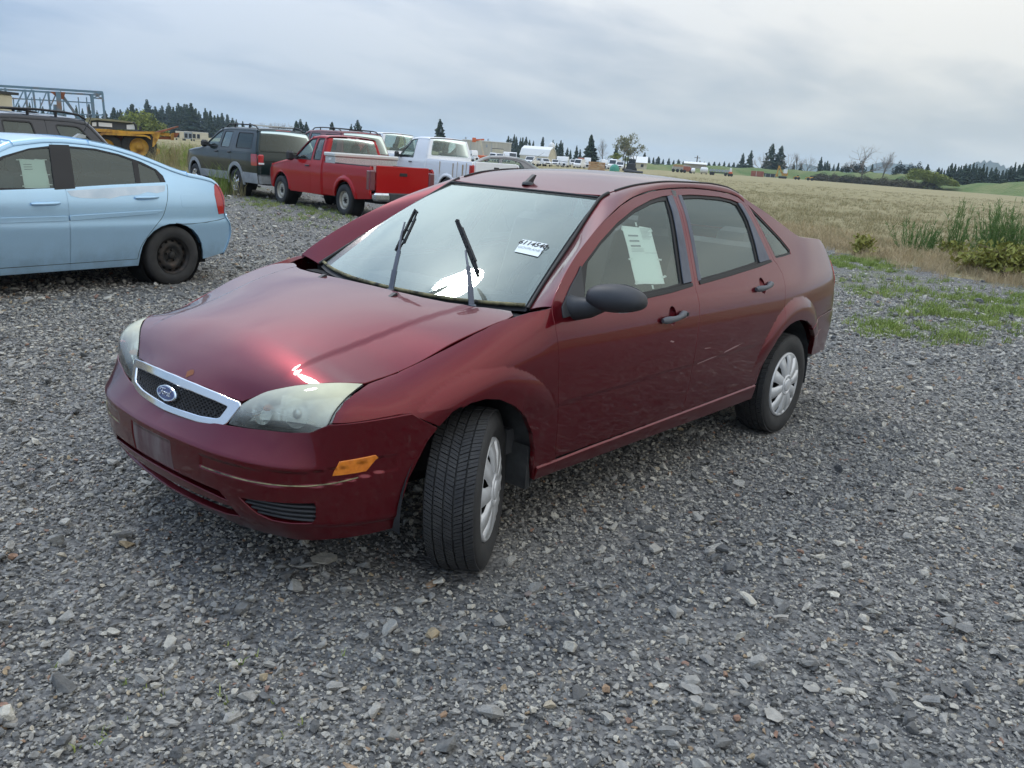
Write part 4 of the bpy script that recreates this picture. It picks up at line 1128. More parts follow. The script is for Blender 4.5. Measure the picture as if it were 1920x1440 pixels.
# windscreen: lofted sheet between base, pillars and header
ws_b = [(x, -y, z) for x, y, z in WS_BOT] + [(x, y, z) for x, y, z in WS_BOT[::-1][1:]]
ws_t = [(x, -y, z) for x, y, z in WS_TOP] + [(x, y, z) for x, y, z in WS_TOP[::-1][1:]]
def _cur(P):
    P = np.array(P, float); t = np.linspace(0, 1, len(P)); return [catmull(t, P[:, k]) for k in range(3)]
_cb, _ct = _cur(ws_b), _cur(ws_t)
def f_ws(U):
    u, v = U[:, 0], U[:, 1]
    b = np.stack([c(u) for c in _cb], 1); t = np.stack([c(u) for c in _ct], 1); vv = v[:, None]
    r = b * (1 - vv) + t * vv
    bow = 4 * v * (1 - v); n = np.array([-.52, 0, .85])
    r = r + n * (.020 * bow)[:, None] + np.array([0, -1, 0]) * (np.sign(.5 - u) * .006 * bow * np.abs(2 * u - 1)**2)[:, None]
    return r
panel('windscreen', f_ws, [(.012, .02), (.988, .02), (.988, .985), (.012, .985)], step=.05, mat=M_GLASS_F, parent=CAR, depth=0, lift=.001, e=.012, flip=-1)
panel('windscreen_band', f_ws, [(.0, .0), (1, .0), (1, 1), (0, 1)], [round_poly([(.035, .10), (.965, .10), (.972, .962), (.028, .962)], .05)], step=.04, mat=M_SEAL, parent=CAR, depth=0, lift=-.004, e=.012, flip=-1)
for side in (0, 1):
    mb = MB(); sg = 1 if side else -1
    mb.tube([(x - .004, sg * -y, z + .003) for x, y, z in _rail_up(np.linspace(0.0, .42, 24))], .008, 6); mb.build('windscreen_seal', M_SEAL, CAR)
mb = MB(); mb.tube([(x - .006, y, z + .004) for x, y, z in f_ws(np.stack([np.linspace(.01, .99, 40), np.full(40, .995)], 1))], .006, 6); mb.build('windscreen_seal', M_SEAL, CAR)
mb = MB(); mb.tube([(x - .006, y, z + .006) for x, y, z in f_ws(np.stack([np.linspace(.01, .99, 40), np.full(40, .03)], 1))], .0075, 6); mb.build('windscreen_seal', M_MOSS, CAR)['label'] = 'lower windscreen seal with pale moss'

# roof, rear glass, boot lid
RO = [(x, -float(_ry(x)) + .006) for x in (1.045, 1.15, 1.31, 1.6, 1.95, 2.15, 2.28)]
ROOF = RO + [(2.315, -.35), (2.335, 0), (2.315, .35)] + [(x, -y) for x, y in RO[::-1]] + [(1.033, .36), (1.018, .2), (1.013, 0), (1.018, -.2), (1.033, -.36)]
roof = panel('roof', f_roof, ROOF, step=.025, mat=M_MAROON, parent=CAR, depth=.012, flip=1)
mb = MB(); mb.lathe([(.030, 0), (.026, .010), (.014, .016), (0, .017)], 20, 'Z')
a0 = np.array([1.085, 0.005, float(Zroof(np.array([1.085]), np.array([0]))[0]) - .002])
mb.prism([(-.020, .008), (.030, .008), (.034, .020), (.052, .046), (.040, .050), (.010, .030)], -.010, .010)
o = mb.build('aerial_base', M_TRIM, roof); o.location = a0
def f_back(U):
    v, u = U[:, 0], U[:, 1]                        # v down the glass, u across -1..1
    top = np.stack([2.318 + .0 * u - .02 * u * u, u * .505, 1.405 - .022 * u * u], 1); bot = np.stack([2.905 - .05 * u * u, u * .60, 1.158 - .01 * u * u], 1)
    r = top * (1 - v)[:, None] + bot * v[:, None]; r[:, 2] += .02 * 4 * v * (1 - v); return r
panel('rear_window', f_back, [(0.02, -.97), (0.02, .97), (1, .97), (1, -.97)], step=.06, mat=M_GLASS_S, parent=CAR, depth=0, flip=1, e=.01)
def f_deck(U):
    x, y = U[:, 0], U[:, 1]; h = np.interp(x, [2.9, 2.967, 3.1, 3.26, 3.5, 3.6, 3.66], [1.154, 1.148, 1.141, 1.131, 1.110, 1.094, 1.07])
    w = np.interp(x, [2.9, 3.26, 3.66], [.664, .642, .60])
    return np.stack([x, y, h + .016 * (1 - (np.abs(y) / w)**2.5)], 1)
_w = np.linspace(.0005, 1, 14); _e = plan_rear(_w, np.full(14, 1.116)); _e = [(float(p[0]) - .012 * (p[0] > 3.4), float(p[1]) + .012 * (p[0] < 3.62)) for p in _e]
panel('boot_lid', f_deck, [(2.90, -.655)] + _e + [(x, -y) for x, y in _e[::-1][1:]] + [(2.90, .655), (2.92, 0)], step=.03, mat=M_MAROON, parent=CAR, depth=.02)

# tail: body panel with lamps, bumper
TH = lambda d: d
_tt = [(.0005, 1.131), (.2, 1.124), (.45, 1.116), (.8, 1.113)]
panel('tail_panel', f_rear, [(0.0005, .684), (1.9995, .684)] + [(2 - w, z) for w, z in _tt] + _tt[::-1], step=.03, mat=M_MAROON, parent=CAR, depth=.0, lift=-.0012, flip=1, e=.004)
for side in (0, 1):
    o = panel('tail_light', f_rear, round_poly([(.54, .985), (.50, .90), (.56, .765), (.86, .762), (.87, .985)], .03), step=.02, mat=M_REDLENS, parent=CAR, depth=.012, lift=.006, flip=1, mirror=bool(side), e=.004)
    panel('reversing_lens', f_rear, [(.56, .772), (.545, .80), (.86, .80), (.86, .772)], step=.03, mat=M_WHITELENS, parent=o, depth=.004, lift=.009, flip=1, mirror=bool(side), e=.004)
panel('rear_bumper', f_rear, [(0.003, .425), (.3, .40), (1.7, .40), (1.997, .425), (1.997, .676), (0.003, .676)], step=.03, mat=M_MAROON, parent=CAR, depth=.03, lift=.003, flip=1, e=.004)
for side in (0, 1):
    RB = [(2.888, .616), (2.95, .642), (3.08, .670), (3.276, .676), (3.276, .408), (3.12, .414), (3.058, .426), (3.035, .492), (2.983, .556)]
    panel('rear_bumper_side', f_side, inset_poly(RB, .001), step=.018, mat=M_MAROON, parent=CAR, depth=.03, lift=.004, flip=1, mirror=bool(side))

# front bumper
FOG = [(.450, .370), (.600, .382), (.722, .389), (.728, .374), (.728, .329), (.714, .311), (.652, .303), (.567, .301), (.513, .316), (.481, .342)]
SLOT1 = [(0, .3765), (.2, .376), (.365, .373), (.402, .338), (.30, .347), (.15, .352), (0, .354)]
SLOT2 = [(0, .318), (.21, .318), (.35, .320), (.405, .321), (.428, .280), (.35, .264), (.2, .253), (0, .248)]
mir = lambda P: [(-s, z) for s, z in P]
sl1 = SLOT1 + mir(SLOT1[1:-1])[::-1]; sl2 = SLOT2 + mir(SLOT2[1:-1])[::-1]
BTOP = [(s, float(_zt(abs(s))) - .001) for s in (0, .1, .2, .3, .36, .45, .55, .64, .70, .735, .765, .827, .924, 1.009, 1.040)] + [(1.085, .633), (1.145, .600)]
BSIDE = [(1.107, .562), (1.086, .524), (1.040, .440), (1.008, .315), (1.012, .258)]
BBOT = [(.90, .252), (.783, .247), (.658, .230), (.5, .214), (.3, .206), (0, .204)]
MARK = [(.778, .481), (.798, .528), (.912, .541), (.921, .533), (.885, .490)]
half = BTOP[1:] + BSIDE + BBOT[:-1]
BUMP = [BTOP[0]] + half + [BBOT[-1]] + mir(half)[::-1]
bumper = panel('front_bumper', f_front, BUMP, [sl1, sl2, FOG, mir(FOG)], step=.0085, mat=M_MAROON, parent=CAR, depth=.022, flip=1, e=.002)
bumper.data.materials[0] = M_MAROON
for side in (0, 1):
    mi = bool(side)
    panel('side_marker', f_front, MARK, step=.012, mat=M_AMBER, parent=bumper, depth=.010, lift=.004, flip=1, mirror=mi, e=.002)
    fg = panel('fog_grille', f_front, inset_poly(FOG, -.004), step=.02, mat=M_BLACKHOLE, parent=bumper, depth=0, lift=-.028, flip=1, mirror=mi, e=.002)
    for k in range(4):
        z0 = .317 + .0165 * k; s0 = np.interp(z0, [.301, .316, .342, .370], [.60, .515, .483, .452]) - .002
        panel('fog_slat', f_front, [(s0, z0), (.729, z0), (.729, z0 + .0035), (s0, z0 + .0035)], step=.02, mat=M_TRIM, parent=fg, depth=.018, lift=-.006, flip=1, mirror=mi, e=.002)
for sl in (sl1, sl2):
    panel('intake', f_front, inset_poly(sl, -.004), step=.03, mat=M_BLACKHOLE, parent=bumper, depth=0, lift=-.05, flip=1, e=.002)
M_PADGREY = principled('dusty plate pad', (0.16, 0.10, 0.10), .55, 0, .2, .3)
add_noise_colour(M_PADGREY, (0.08, 0.022, 0.028), (0.21, 0.17, 0.16), 16, detail=8, lo=.35, hi=.75, stretch=(1, 1, .25))
panel('plate_pad', f_front, [(-.150, .380), (.118, .380), (.116, .484), (-.150, .482)], step=.02, mat=M_PADGREY, parent=bumper, depth=.004, lift=.0015, flip=1, e=.002)
# yellow-green lichen lying in the grooves of the bumper band
for s0, s1 in ((.29, .86), (-.86, -.29)):
    ss = np.linspace(s0, s1, 40)
    for zz, w in ((np.interp(np.abs(ss), [.28, .5, .7, .78, .86], [.4385, .4365, .4445, .4535, .4685]), .0028),):
        a = f_front(np.stack([ss, zz - w / 2], 1)); b = f_front(np.stack([ss, zz + w / 2], 1)); nn = surf_normals(f_front, np.stack([ss, zz], 1), e=.002, flip=1)
        V = np.vstack([a + nn * .0025, b + nn * .0025])
        mesh_from('lichen_line', V, [(i, i + 1, 41 + i, 40 + i) for i in range(39)], M_MOSS, bumper, True)

# grille: chrome surround, diagonal mesh, badge
def gx(y, z): return -.768 - (.668 - z) * .33 + .35 * y * y
def f_gr(U): return np.stack([gx(U[:, 0], U[:, 1]), U[:, 0], U[:, 1]], 1)
GO = [(0, .672), (.13, .669), (.25, .662), (.352, .651), (.358, .643), (.322, .578), (.300, .570), (.2, .560), (0, .555)]
GI = [(0, .650), (.13, .6475), (.25, .6415), (.316, .634), (.292, .590), (.275, .583), (.2, .5755), (0, .571)]
sym = lambda P: P + [(-y, z) for y, z in P[1:-1]][::-1]
def ysort(P): return [(y, z) for y, z in P]
grille = empty('grille'); grille.parent = CAR
panel('grille_surround', f_gr, round_poly(sym(GO), .012), [round_poly(sym(GI), .012)], step=.012, mat=M_CHROME, parent=grille, depth=.030, lift=.010, flip=-1, edge=.006)
panel('grille_back', f_gr, sym(GO), step=.03, mat=M_BLACKHOLE, parent=grille, depth=0, lift=-.028, flip=-1)
gm = MB(); gi = np.array(sym(GI)); pitch = .021
for sg in (-1, 1):
    for k in range(-40, 41):
        c0 = k * pitch
        # line y = c0 + sg*(z-.61)*1.45
        zs = np.linspace(.565, .655, 46); ys = c0 + sg * (zs - .61) * 1.45
        inn = inside(np.stack([ys, zs], 1), gi)
        if inn.sum() < 2: continue
        a, b = np.argmax(inn), len(inn) - 1 - np.argmax(inn[::-1])
        pts = [(float(gx(ys[i], zs[i])) + .004, ys[i], zs[i]) for i in np.linspace(a, b, 4).astype(int)]
        for p, q in zip(pts[:-1], pts[1:]): gm.beam(p, q, .012, .0036)
o = gm.build('grille_mesh', M_GRILLEBLACK, grille); o['kind'] = 'stuff'
gt = MB()
for k in range(-9, 10):
    y = k * .029; gt.beam((gx(y, .58) + .003, y, .578 + .02 * y * y / .07), (gx(y, .588) + .003, y, .590 + .02 * y * y / .07), .008, .003)
gt.build('grille_teeth', M_GRILLEBLACK, grille)['kind'] = 'stuff'
bdg = empty('badge', (float(gx(0, .612)) - .006, -.0, .612)); bdg.parent = grille
ba = np.linspace(0, 2 * math.pi, 49)[:-1]; tilt = Matrix.Rotation(math.atan(.33), 4, 'Y')
def oval(ry, rz, d0, d1, mat, nm):
    mb = MB(); V = [(-d1, ry * .93 * math.cos(a), rz * .93 * math.sin(a)) for a in ba] + [(-d1 + .003, ry * math.cos(a), rz * math.sin(a)) for a in ba] + [(-d0, ry * math.cos(a), rz * math.sin(a)) for a in ba]
    n = 48; F = [tuple(range(n))] + [(r * n + i, r * n + (i + 1) % n, (r + 1) * n + (i + 1) % n, (r + 1) * n + i) for r in (0, 1) for i in range(n)]
    mb.add(V, F); o = mb.build(nm, mat, bdg); o.data.transform(tilt); return o
oval(.066, .027, 0, .012, M_CHROME, 'badge_rim'); oval(.060, .0225, .004, .0128, M_BADGEBLUE, 'badge_face')
# script lettering drawn as thin strokes: F o r d
M_SILVER = principled('silver script', (.78, .79, .80), .2, .8)
scr = MB()
def stroke(P, r):
    Q = smooth_poly(P, 5, closed=False); scr.tube([tilt @ Vector((-.0136, -y, z)) for y, z in Q], r, 6)
stroke([(-.036, .006), (-.040, .009), (-.036, .0125), (-.024, .0125), (-.010, .0135), (-.004, .0145)], .00165)
stroke([(-.022, .0125), (-.024, .003), (-.028, -.008), (-.034, -.012), (-.039, -.009), (-.037, -.006)], .00165)
stroke([(-.030, .002), (-.022, .0025), (-.015, .003)], .0014)
stroke([(-.010, .0035), (-.015, .000), (-.016, -.005), (-.012, -.008), (-.007, -.005), (-.006, .000), (-.010, .0035), (-.004, .002), (.001, .003)], .00145)
stroke([(.001, .003), (.003, .001), (.001, -.008), (.003, -.001), (.008, .0035), (.011, .001)], .00145)
stroke([(.026, .003), (.019, .003), (.015, -.002), (.017, -.0075), (.023, -.006), (.027, .002), (.033, .013), (.028, .000), (.027, -.007), (.031, -.007), (.036, -.003)], .00145)
scr.build('badge_script', M_SILVER, bdg)

# headlamps
HL_BOT = [(-.762, .330, .580), (-.750, .40, .585), (-.722, .50, .595), (-.690, .590, .605), (-.664, .645, .610), (-.648, .672, .620)]
HL_TOPZ = [(x, y, float(Zh(np.array([x]), np.array([y]))[0]) - .001) for x, y in HL_TOP]
HL_TOPZ = [(-.729, .360, .649)] + HL_TOPZ[1:-1] + [(-.474, .664, .748)]
HL_IN = [HL_BOT[0], (-.748, .342, .615), HL_TOPZ[0]]
HL_OUT = [HL_BOT[-1], (-.632, .690, .650), (-.612, .692, .684), (-.574, .688, .714), (-.528, .678, .733), HL_TOPZ[-1]]
neg = lambda P: [(x, -y, z) for x, y, z in P]
f_hl = coons(neg(HL_BOT), neg(HL_TOPZ), neg(HL_IN), neg(HL_OUT), bulge=(-.012, -.008, .010))
hq = [(0.008, .012), (.992, .012), (.992, .988), (0.008, .988)]
for side in (0, 1):
    mi = bool(side); sg = 1 if side else -1
    hl = empty('headlight'); hl.parent = CAR
    panel('lens', f_hl, hq, step=.03, mat=M_HLENS, parent=hl, depth=0, lift=.003, flip=1, mirror=mi, e=.03)
    panel('lens_edge', f_hl, [(0, 0), (1, 0), (1, 1), (0, 1)], [[(.022, .035), (.978, .035), (.978, .965), (.022, .965)]], step=.03, mat=M_SEAL, parent=hl, depth=0, lift=-.003, flip=1, mirror=mi, e=.03)
    bk = panel('reflector', f_hl, [(0.0, .0), (1, .0), (1, 1), (0, 1)], step=.06, mat=M_REFL, parent=hl, depth=0, lift=-.055, flip=1, mirror=mi, e=.03)
    # projector bowl, bulb shield, amber bulb
    d = Vector((-.93, sg * .25, .12)).normalized(); q = d.to_track_quat('Z', 'Y')
    def bowl(c, r, dep, mat, nm):
        mb = MB(); mb.lathe([(r, 0), (r * .92, -dep * .3), (r * .6, -dep * .8), (r * .25, -dep), (0, -dep)], 28, 'Z'); o = mb.build(nm, mat, hl); o.rotation_mode = 'QUATERNION'; o.rotation_quaternion = q; o.location = c
    bowl((-.652, sg * .545, .652), .050, .045, M_BOWL, 'bowl'); bowl((-.702, sg * .430, .634), .040, .035, M_BOWL, 'bowl')
    mb = MB(); mb.lathe([(0, 0), (.016, 0), (.018, -.03), (0, -.03)], 18, 'Z'); o = mb.build('bulb_shield', M_ALU, hl); o.rotation_mode = 'QUATERNION'; o.rotation_quaternion = q; o.location = (-.652, sg * .548, .65)
    mb = MB(); mb.lathe([(0, .012), (.008, .008), (.011, -.004), (.010, -.02), (0, -.02)], 16, 'Z'); o = mb.build('amber_bulb', M_AMBER, hl); o.rotation_mode = 'QUATERNION'; o.rotation_quaternion = q; o.location = (-.700, sg * .455, .655)
    mb = MB()
    for k in range(6): mb.box((-.706 + .006 * k, sg * (.375 + .004 * k), .612 + .011 * k), (.02, .05 - .004 * k, .004), bevel=.001)
    mb.build('reflector_step', M_ALU, hl)
    for c_, d_, r_ in (((-.655, sg * .49, .655), (.03, .018, .085), (0, .2, sg * .3)), ((-.62, sg * .60, .66), (.03, .014, .08), (0, .3, sg * .6))):
        mb = MB(); mb.box(c_, d_, r_, .003); mb.build('lamp_divider', M_REFL, hl)

# door mirrors
def mirror_mesh():
    n, m = 26, 20; V = []; F = []
    for i in range(n + 1):
        t = i / n; ph = math.pi * t
        for j in range(m):
            a = 2 * math.pi * j / m; r = math.sin(ph)**.62
            yy = -math.cos(ph) * .122
            w = 1 - .20 * sstep((t - .45) / .55)
            xx = math.cos(a) * r * .052 * (1.25 if math.cos(a) < 0 else .55); zz = math.sin(a) * r * (.060 if math.sin(a) > 0 else .050) * w - .012 * t
            V.append((xx, -yy, zz))
    for i in range(n):
        for j in range(m): F.append((i * m + j, i * m + (j + 1) % m, (i + 1) * m + (j + 1) % m, (i + 1) * m + j))
    return V, F
for side in (0,):      # the photograph shows no mirror on the far side
    sg = 1 if side else -1
    V, F = mirror_mesh()
    mr = empty('wing_mirror', (.500, sg * .962, 1.004)); mr.parent = CAR; mr.rotation_euler = (sg * .10, 0, sg * -.20)
    mb = MB(); mb.add(V if side == 0 else [(x, y, z) for x, y, z in V], F, True); o = mb.build('mirror_housing', M_TRIM, mr)
    if side: o.scale = (1, -1, 1)
    mb = MB(); mb.tube([(-.01, sg * -.225, -.040), (-.010, sg * -.16, -.046), (-.008, sg * -.11, -.040), (-.004, sg * -.06, -.02)], [.058, .046, .040, .036], 12); mb.build('mirror_arm', M_TRIM, mr)
    mb = MB(); t = np.linspace(0, 2 * math.pi, 25)[:-1]; mb.add([(.030, .104 * math.cos(a), .056 * math.sin(a) - .005) for a in t], [tuple(range(24))]); mb.build('mirror_glass', M_CHROME, mr)

# raised wipers
def wiper(base, elbow, tip, b0, b1):
    w = empty('wiper', base); w.parent = CAR; B = Vector(base)
    def rel(p): return Vector(p) - B
    mb = MB(); e = rel(elbow); t = rel(tip)
    mb.beam(Vector((0, 0, -.02)), e * .52, .020, .014); mb.beam(e * .48, e, .016, .010); mb.bar((0, 0, -.03), (0, 0, .012), .015, 10)
    mb.build('wiper_arm', M_TRIMGREY, w)
    mb = MB(); mb.tube([e * .95, e + (t - e) * .5 + Vector((-.004, 0, .006)), t], [.0055, .0045, .004], 6); mb.build('wiper_rod', M_TRIMGREY, w)
    mb = MB(); p, q = rel(b0), rel(b1); d = (q - p)
    side_v = d.cross(Vector((1, .2, .4))).normalized() * .012
    mb.beam(p, q, .006, .014); mb.beam(p + d * .03 + side_v, p + d * .30 + side_v * 1.6, .005, .008); mb.beam(p + d * .70 + side_v * 1.6, p + d * .97 + side_v, .005, .008); mb.beam(p + d * .2 + side_v * 1.6, p + d * .8 + side_v * 1.8, .009, .009)
    for k in (.06, .28, .5, .72, .94): mb.beam(p + d * k, p + d * k + side_v * 1.6, .006, .006)
    mb.build('wiper_blade', M_SEAL, w)
WP = [(.20, -.059, 1.083), (.30, .022, 1.191), (.34, .001, 1.247), (.22, -.016, 1.077), (.24, -.423, 1.064), (.30, -.347, 1.115), (.36, -.225, 1.224), (.27, -.453, 1.026)]
wiper((.105, -.118, .925), WP[0], WP[1], WP[2], WP[3])
wiper((.182, -.512, .918), WP[4], WP[5], WP[6], WP[7])

# auction sticker inside the windscreen edge
def onws(u, v, lift=.003):
    U = np.array([[u, v]]); return f_ws(U)[0] + surf_normals(f_ws, U, e=.02, flip=-1)[0] * lift

# scuffs on the rear door and bumper side
M_SCUFF = principled('scuffed paint', (.30, .17, .17), .7)
for q in ([(1.45, .588), (1.60, .600), (1.66, .607), (1.60, .606), (1.46, .594)], [(1.72, .612), (1.84, .626), (1.93, .640), (1.83, .633), (1.73, .619)], [(1.50, .660), (1.56, .657), (1.57, .659), (1.51, .664)], [(1.16, .735), (1.19, .728), (1.20, .732), (1.17, .740)]):
    panel('scuff', f_side, q, step=.02, mat=M_SCUFF, parent=DOORS[1][0] if q[0][0] > 1.42 else DOORS[0][0], depth=0, lift=.0008, flip=1)
panel('scuff', f_side, [(2.97, .548), (3.06, .562), (3.16, .585), (3.08, .580), (2.98, .562)], step=.02, mat=M_SCUFF, parent=CAR, depth=0, lift=.0055, flip=1)
st = empty('auction_sticker', (0, 0, 0), 0, 'white numbered sticker on the maroon sedan windscreen near its driver side pillar', 'sticker')
SQ = [(.226, .521), (.100, .499), (.101, .390), (.217, .415)]
f_wsl = f_ws
def sheet(name, f, outer, mat, parent, lift, flip, e=1e-3, step=.03, mirror=False): return panel(name, f, outer, step=step, mat=mat, parent=parent, depth=0, lift=lift, flip=flip, e=e, mirror=mirror)
sheet('sticker_sheet', f_ws, SQ, M_PAPER, st, .0045, -1, .02, .02)
c = lambda a, b: onws(a, b, .0062)
o0, o1, o3 = c(*SQ[0]), c(*SQ[1]), c(*SQ[3])
X = Vector(o1 - o0); Y = Vector(o0 - o3); W, Hh = X.length, Y.length
def on_st(u, v): return Vector(o0) + X * u - Y * (1 - v)
text_mesh('sticker_number', '6114540', Hh * .44, M_INK, st, frame_matrix(on_st(.50, .76), X, Y), bold=.0011, shear=.1)
text_mesh('sticker_name', 'GOVPLANET', Hh * .235, M_INKGREY, st, frame_matrix(on_st(.52, .38), X, Y))

def paper(f, quad, label, mirror=False, lift=-.0165, flip=1, split=True):
    """sheet taped behind a side window, with printed bars and tape tabs"""
    p = empty('paper_notice', (0, 0, 0), 0, label, 'notice')
    Q = np.array(quad, float)
    def at(u, v): return (1 - v) * ((1 - u) * Q[3] + u * Q[2]) + v * ((1 - u) * Q[0] + u * Q[1])
    jit = [tuple(at(u, v)) for u, v in ((0, 0), (.3, .006), (.7, -.004), (1, 0), (1.01, .3), (.99, .6), (1, .97), (.62, 1.0), (.58, .975), (.3, .99), (0, 1), (.012, .6), (-.006, .3))]
    sheet('sheet', f, jit, M_PAPER, p, lift, flip)
    def bar(u0, v0, u1, v1, m, l): sheet('print_line', f, [tuple(at(u, v)) for u, v in ((u0, v0), (u1, v0), (u1, v1), (u0, v1))], m, p, lift + l, flip, step=.05)
    if split:
        for v in (.815, .725, .640): bar(.13, v, .47, v + .028, M_INKGREY, .001)
        for k in range(9): bar(.60, .95 - .022 * k, .97 - .05 * (k % 3), .955 - .022 * k, M_INKGREY, .001)
        for k in range(3): bar(.12, .60 - .022 * k, .55, .604 - .022 * k, M_INKGREY, .001)
        bar(.56, .53, 1.0, .534, M_INKGREY, .001)
    else:
        for v in (.80, .72, .64): bar(.12, v, .45, v + .022, M_INKGREY, .001)
    return p, at

def tapes(p, f, at, spots, lift=-.0158, flip=1):
    for u, v, du, dv, a in spots:
        ca, sa = math.cos(a), math.sin(a)
        P = [tuple(at(u + x * ca * du - y * sa * du, v + x * sa * dv + y * ca * dv)) for x, y in ((-1, -.5), (1, -.5), (1, .5), (-1, .5))]
        sheet('tape', f, P, M_TAPE, p, lift, flip, step=.05)
pn, at = paper(f_side, [(.990, 1.246), (1.222, 1.240), (1.198, .993), (.962, 1.004)], 'pale sheet taped inside the maroon sedan front door window')
tapes(pn, f_side, at, [(0, .95, .06, .035, 1.1), (1, .94, .06, .035, 1.9), (.02, .43, .08, .03, .2), (1.02, .42, .09, .03, -.2), (.03, .03, .08, .035, 1.0), (1.03, .12, .10, .035, .5), (.52, 1.03, .06, .035, 1.5), (.55, -.05, .06, .035, 1.6)])

# cabin
cab = empty('cabin'); cab.parent = CAR
mb = MB(); mb.box((1.75, 0, .42), (3.1, 1.44, .10)); mb.box((.62, 0, .80), (.50, 1.36, .16), bevel=.05); mb.box((.43, 0, .84), (.36, 1.30, .08), bevel=.03); mb.box((2.80, 0, .98), (.50, 1.24, .05)); mb.box((1.1, 0, .56), (1.1, .22, .24), bevel=.03)
mb.build('dashboard', M_INT2, cab)
for y in (-.36, .36):
    s = empty('front_seat', (1.30, y, .55)); s.parent = cab
    mb = MB(); mb.box((-.02, 0, .0), (.50, .48, .18), bevel=.06); mb.build('seat_cushion', M_SEAT, s)
    mb = MB(); mb.box((.33, 0, .34), (.15, .47, .64), (0, .32, 0), .06); mb.build('seat_back', M_SEAT, s)
    mb = MB(); mb.box((.46, 0, .70), (.10, .26, .18), (0, .2, 0), .045); mb.bar((.44, -.06, .56), (.46, -.06, .66), .007); mb.bar((.44, .06, .56), (.46, .06, .66), .007); mb.build('headrest', M_SEAT, s)
mb = MB(); mb.box((2.16, 0, .56), (.50, 1.28, .18), bevel=.05); mb.box((2.52, 0, .84), (.16, 1.28, .56), (0, .42, 0), .05); mb.build('rear_seat', M_SEAT, cab)
for y in (-.36, .36):
    mb = MB(); mb.box((2.66, y, 1.12), (.09, .24, .13), (0, .3, 0), .04); mb.build('headrest', M_SEAT, cab)
sw = empty('steering_wheel', (.80, -.36, .93)); sw.parent = cab; sw.rotation_euler = (0, rad(-62), 0)
mb = MB(); t = np.linspace(0, 2 * math.pi, 33); mb.tube([(.185 * math.cos(a), .185 * math.sin(a), 0) for a in t], .016, 8, False); mb.build('steering_rim', M_INT2, sw)
mb = MB(); mb.box((0, 0, -.01), (.13, .15, .05), bevel=.02)
for a in (.3, math.pi - .3, -math.pi / 2 - .5, -math.pi / 2 + .5): mb.beam((.05 * math.cos(a), .05 * math.sin(a), -.005), (.18 * math.cos(a), .18 * math.sin(a), 0), .03, .012)
mb.build('steering_hub', M_INT, sw)
# inner pillars and headliner keep the cabin closed
mb = MB(); P = []
def f_liner(U): r = f_roof(U); r[:, 2] -= .03; return r
panel('headliner', f_liner, [(1.06, -.455), (1.6, -.475), (2.2, -.48), (2.2, .48), (1.6, .475), (1.06, .455)], step=.08, mat=M_INT, parent=cab, depth=0, flip=1)
for sg in (-1, 1):
    mb = MB()
    bp_ = [(1.44, sg * .73, .95), (1.50, sg * .62, 1.16), (1.555, sg * .515, 1.38)]
    mb.tube(bp_, .035, 8); mb.build('inner_pillar', M_INT, cab)
    mb = MB(); mb.prism([(.40, .40), (.40, .92), (.9, .935), (1.40, .955), (1.40, .40)], sg * .765, sg * .735); mb.prism([(1.43, .40), (1.43, .96), (2.0, 1.0), (2.36, 1.02), (2.30, .70), (2.16, .42)], sg * .755, sg * .725); mb.build('door_card', M_INT2, cab)
# floor pan and engine bay block daylight
M_UNDER = principled('underbody black', (.012, .012, .013), .9)
mb = MB(); mb.box((1.35, 0, .30), (2.0, 1.50, .10)); mb.box((2.95, 0, .40), (.9, 1.05, .16)); mb.box((-.32, 0, .40), (.72, .96, .30)); mb.box((-.05, 0, .56), (.80, .98, .20)); mb.box((2.6, 0, .55), (.9, 1.0, .2)); mb.box((.30, 0, .6), (.06, 1.36, .60)); mb.bar((.9, .2, .25), (3.2, .3, .27), .03)
mb.build('underbody', M_UNDER, CAR)
M_LINER = principled('wheel arch liner', (.026, .028, .03), .8)
add_noise_colour(M_LINER, (.014, .015, .016), (.055, .058, .06), 8, lo=.35, hi=.7)
for cx, a, b in ((-.075, .345, .385), (2.62, .40, .40)):
    for sg in (-1, 1):
        V = []; n = 28
        th = np.linspace(math.radians(-8), math.radians(188), n)
        for t in th:
            for y in (.80, .62, .50): V.append((cx + a * math.cos(t) * (1.0 if y > .7 else .99), sg * (y - .0 * math.sin(t)), .30 + b * math.sin(t)))
        F = [(3 * i + j, 3 * i + j + 1, 3 * i + j + 4, 3 * i + j + 3) for i in range(n - 1) for j in (0, 1)]
        k = len(V); V.append((cx, sg * .50, .30)); F += [(3 * i + 2, k, 3 * i + 5) for i in range(n - 1)]
        mesh_from('wheel_liner', V, F, M_LINER, CAR, True)
for sg in (-1, 1):
    mb = MB(); mb.prism([(.235, .24), (.262, .24), (.255, .40), (.235, .42)], sg * .80, sg * .56); mb.build('mud_flap', M_LINER, CAR)
# wheels; the fronts are steered to the left
ST = rad(31)
add_wheel(CAR, (-.035, -.742, .302), ST, .303, .200, .190, 'hubcap', False, rad(-2.0), True)
add_wheel(CAR, (-.035, .742, .302), ST, .303, .200, .190, 'hubcap', True, 0, True)
add_wheel(CAR, (2.615, -.742, .302), 0, .303, .200, .190, 'hubcap', False, rad(-1), True)
add_wheel(CAR, (2.615, .742, .302), 0, .303, .200, .190, 'hubcap', True, 0, True)
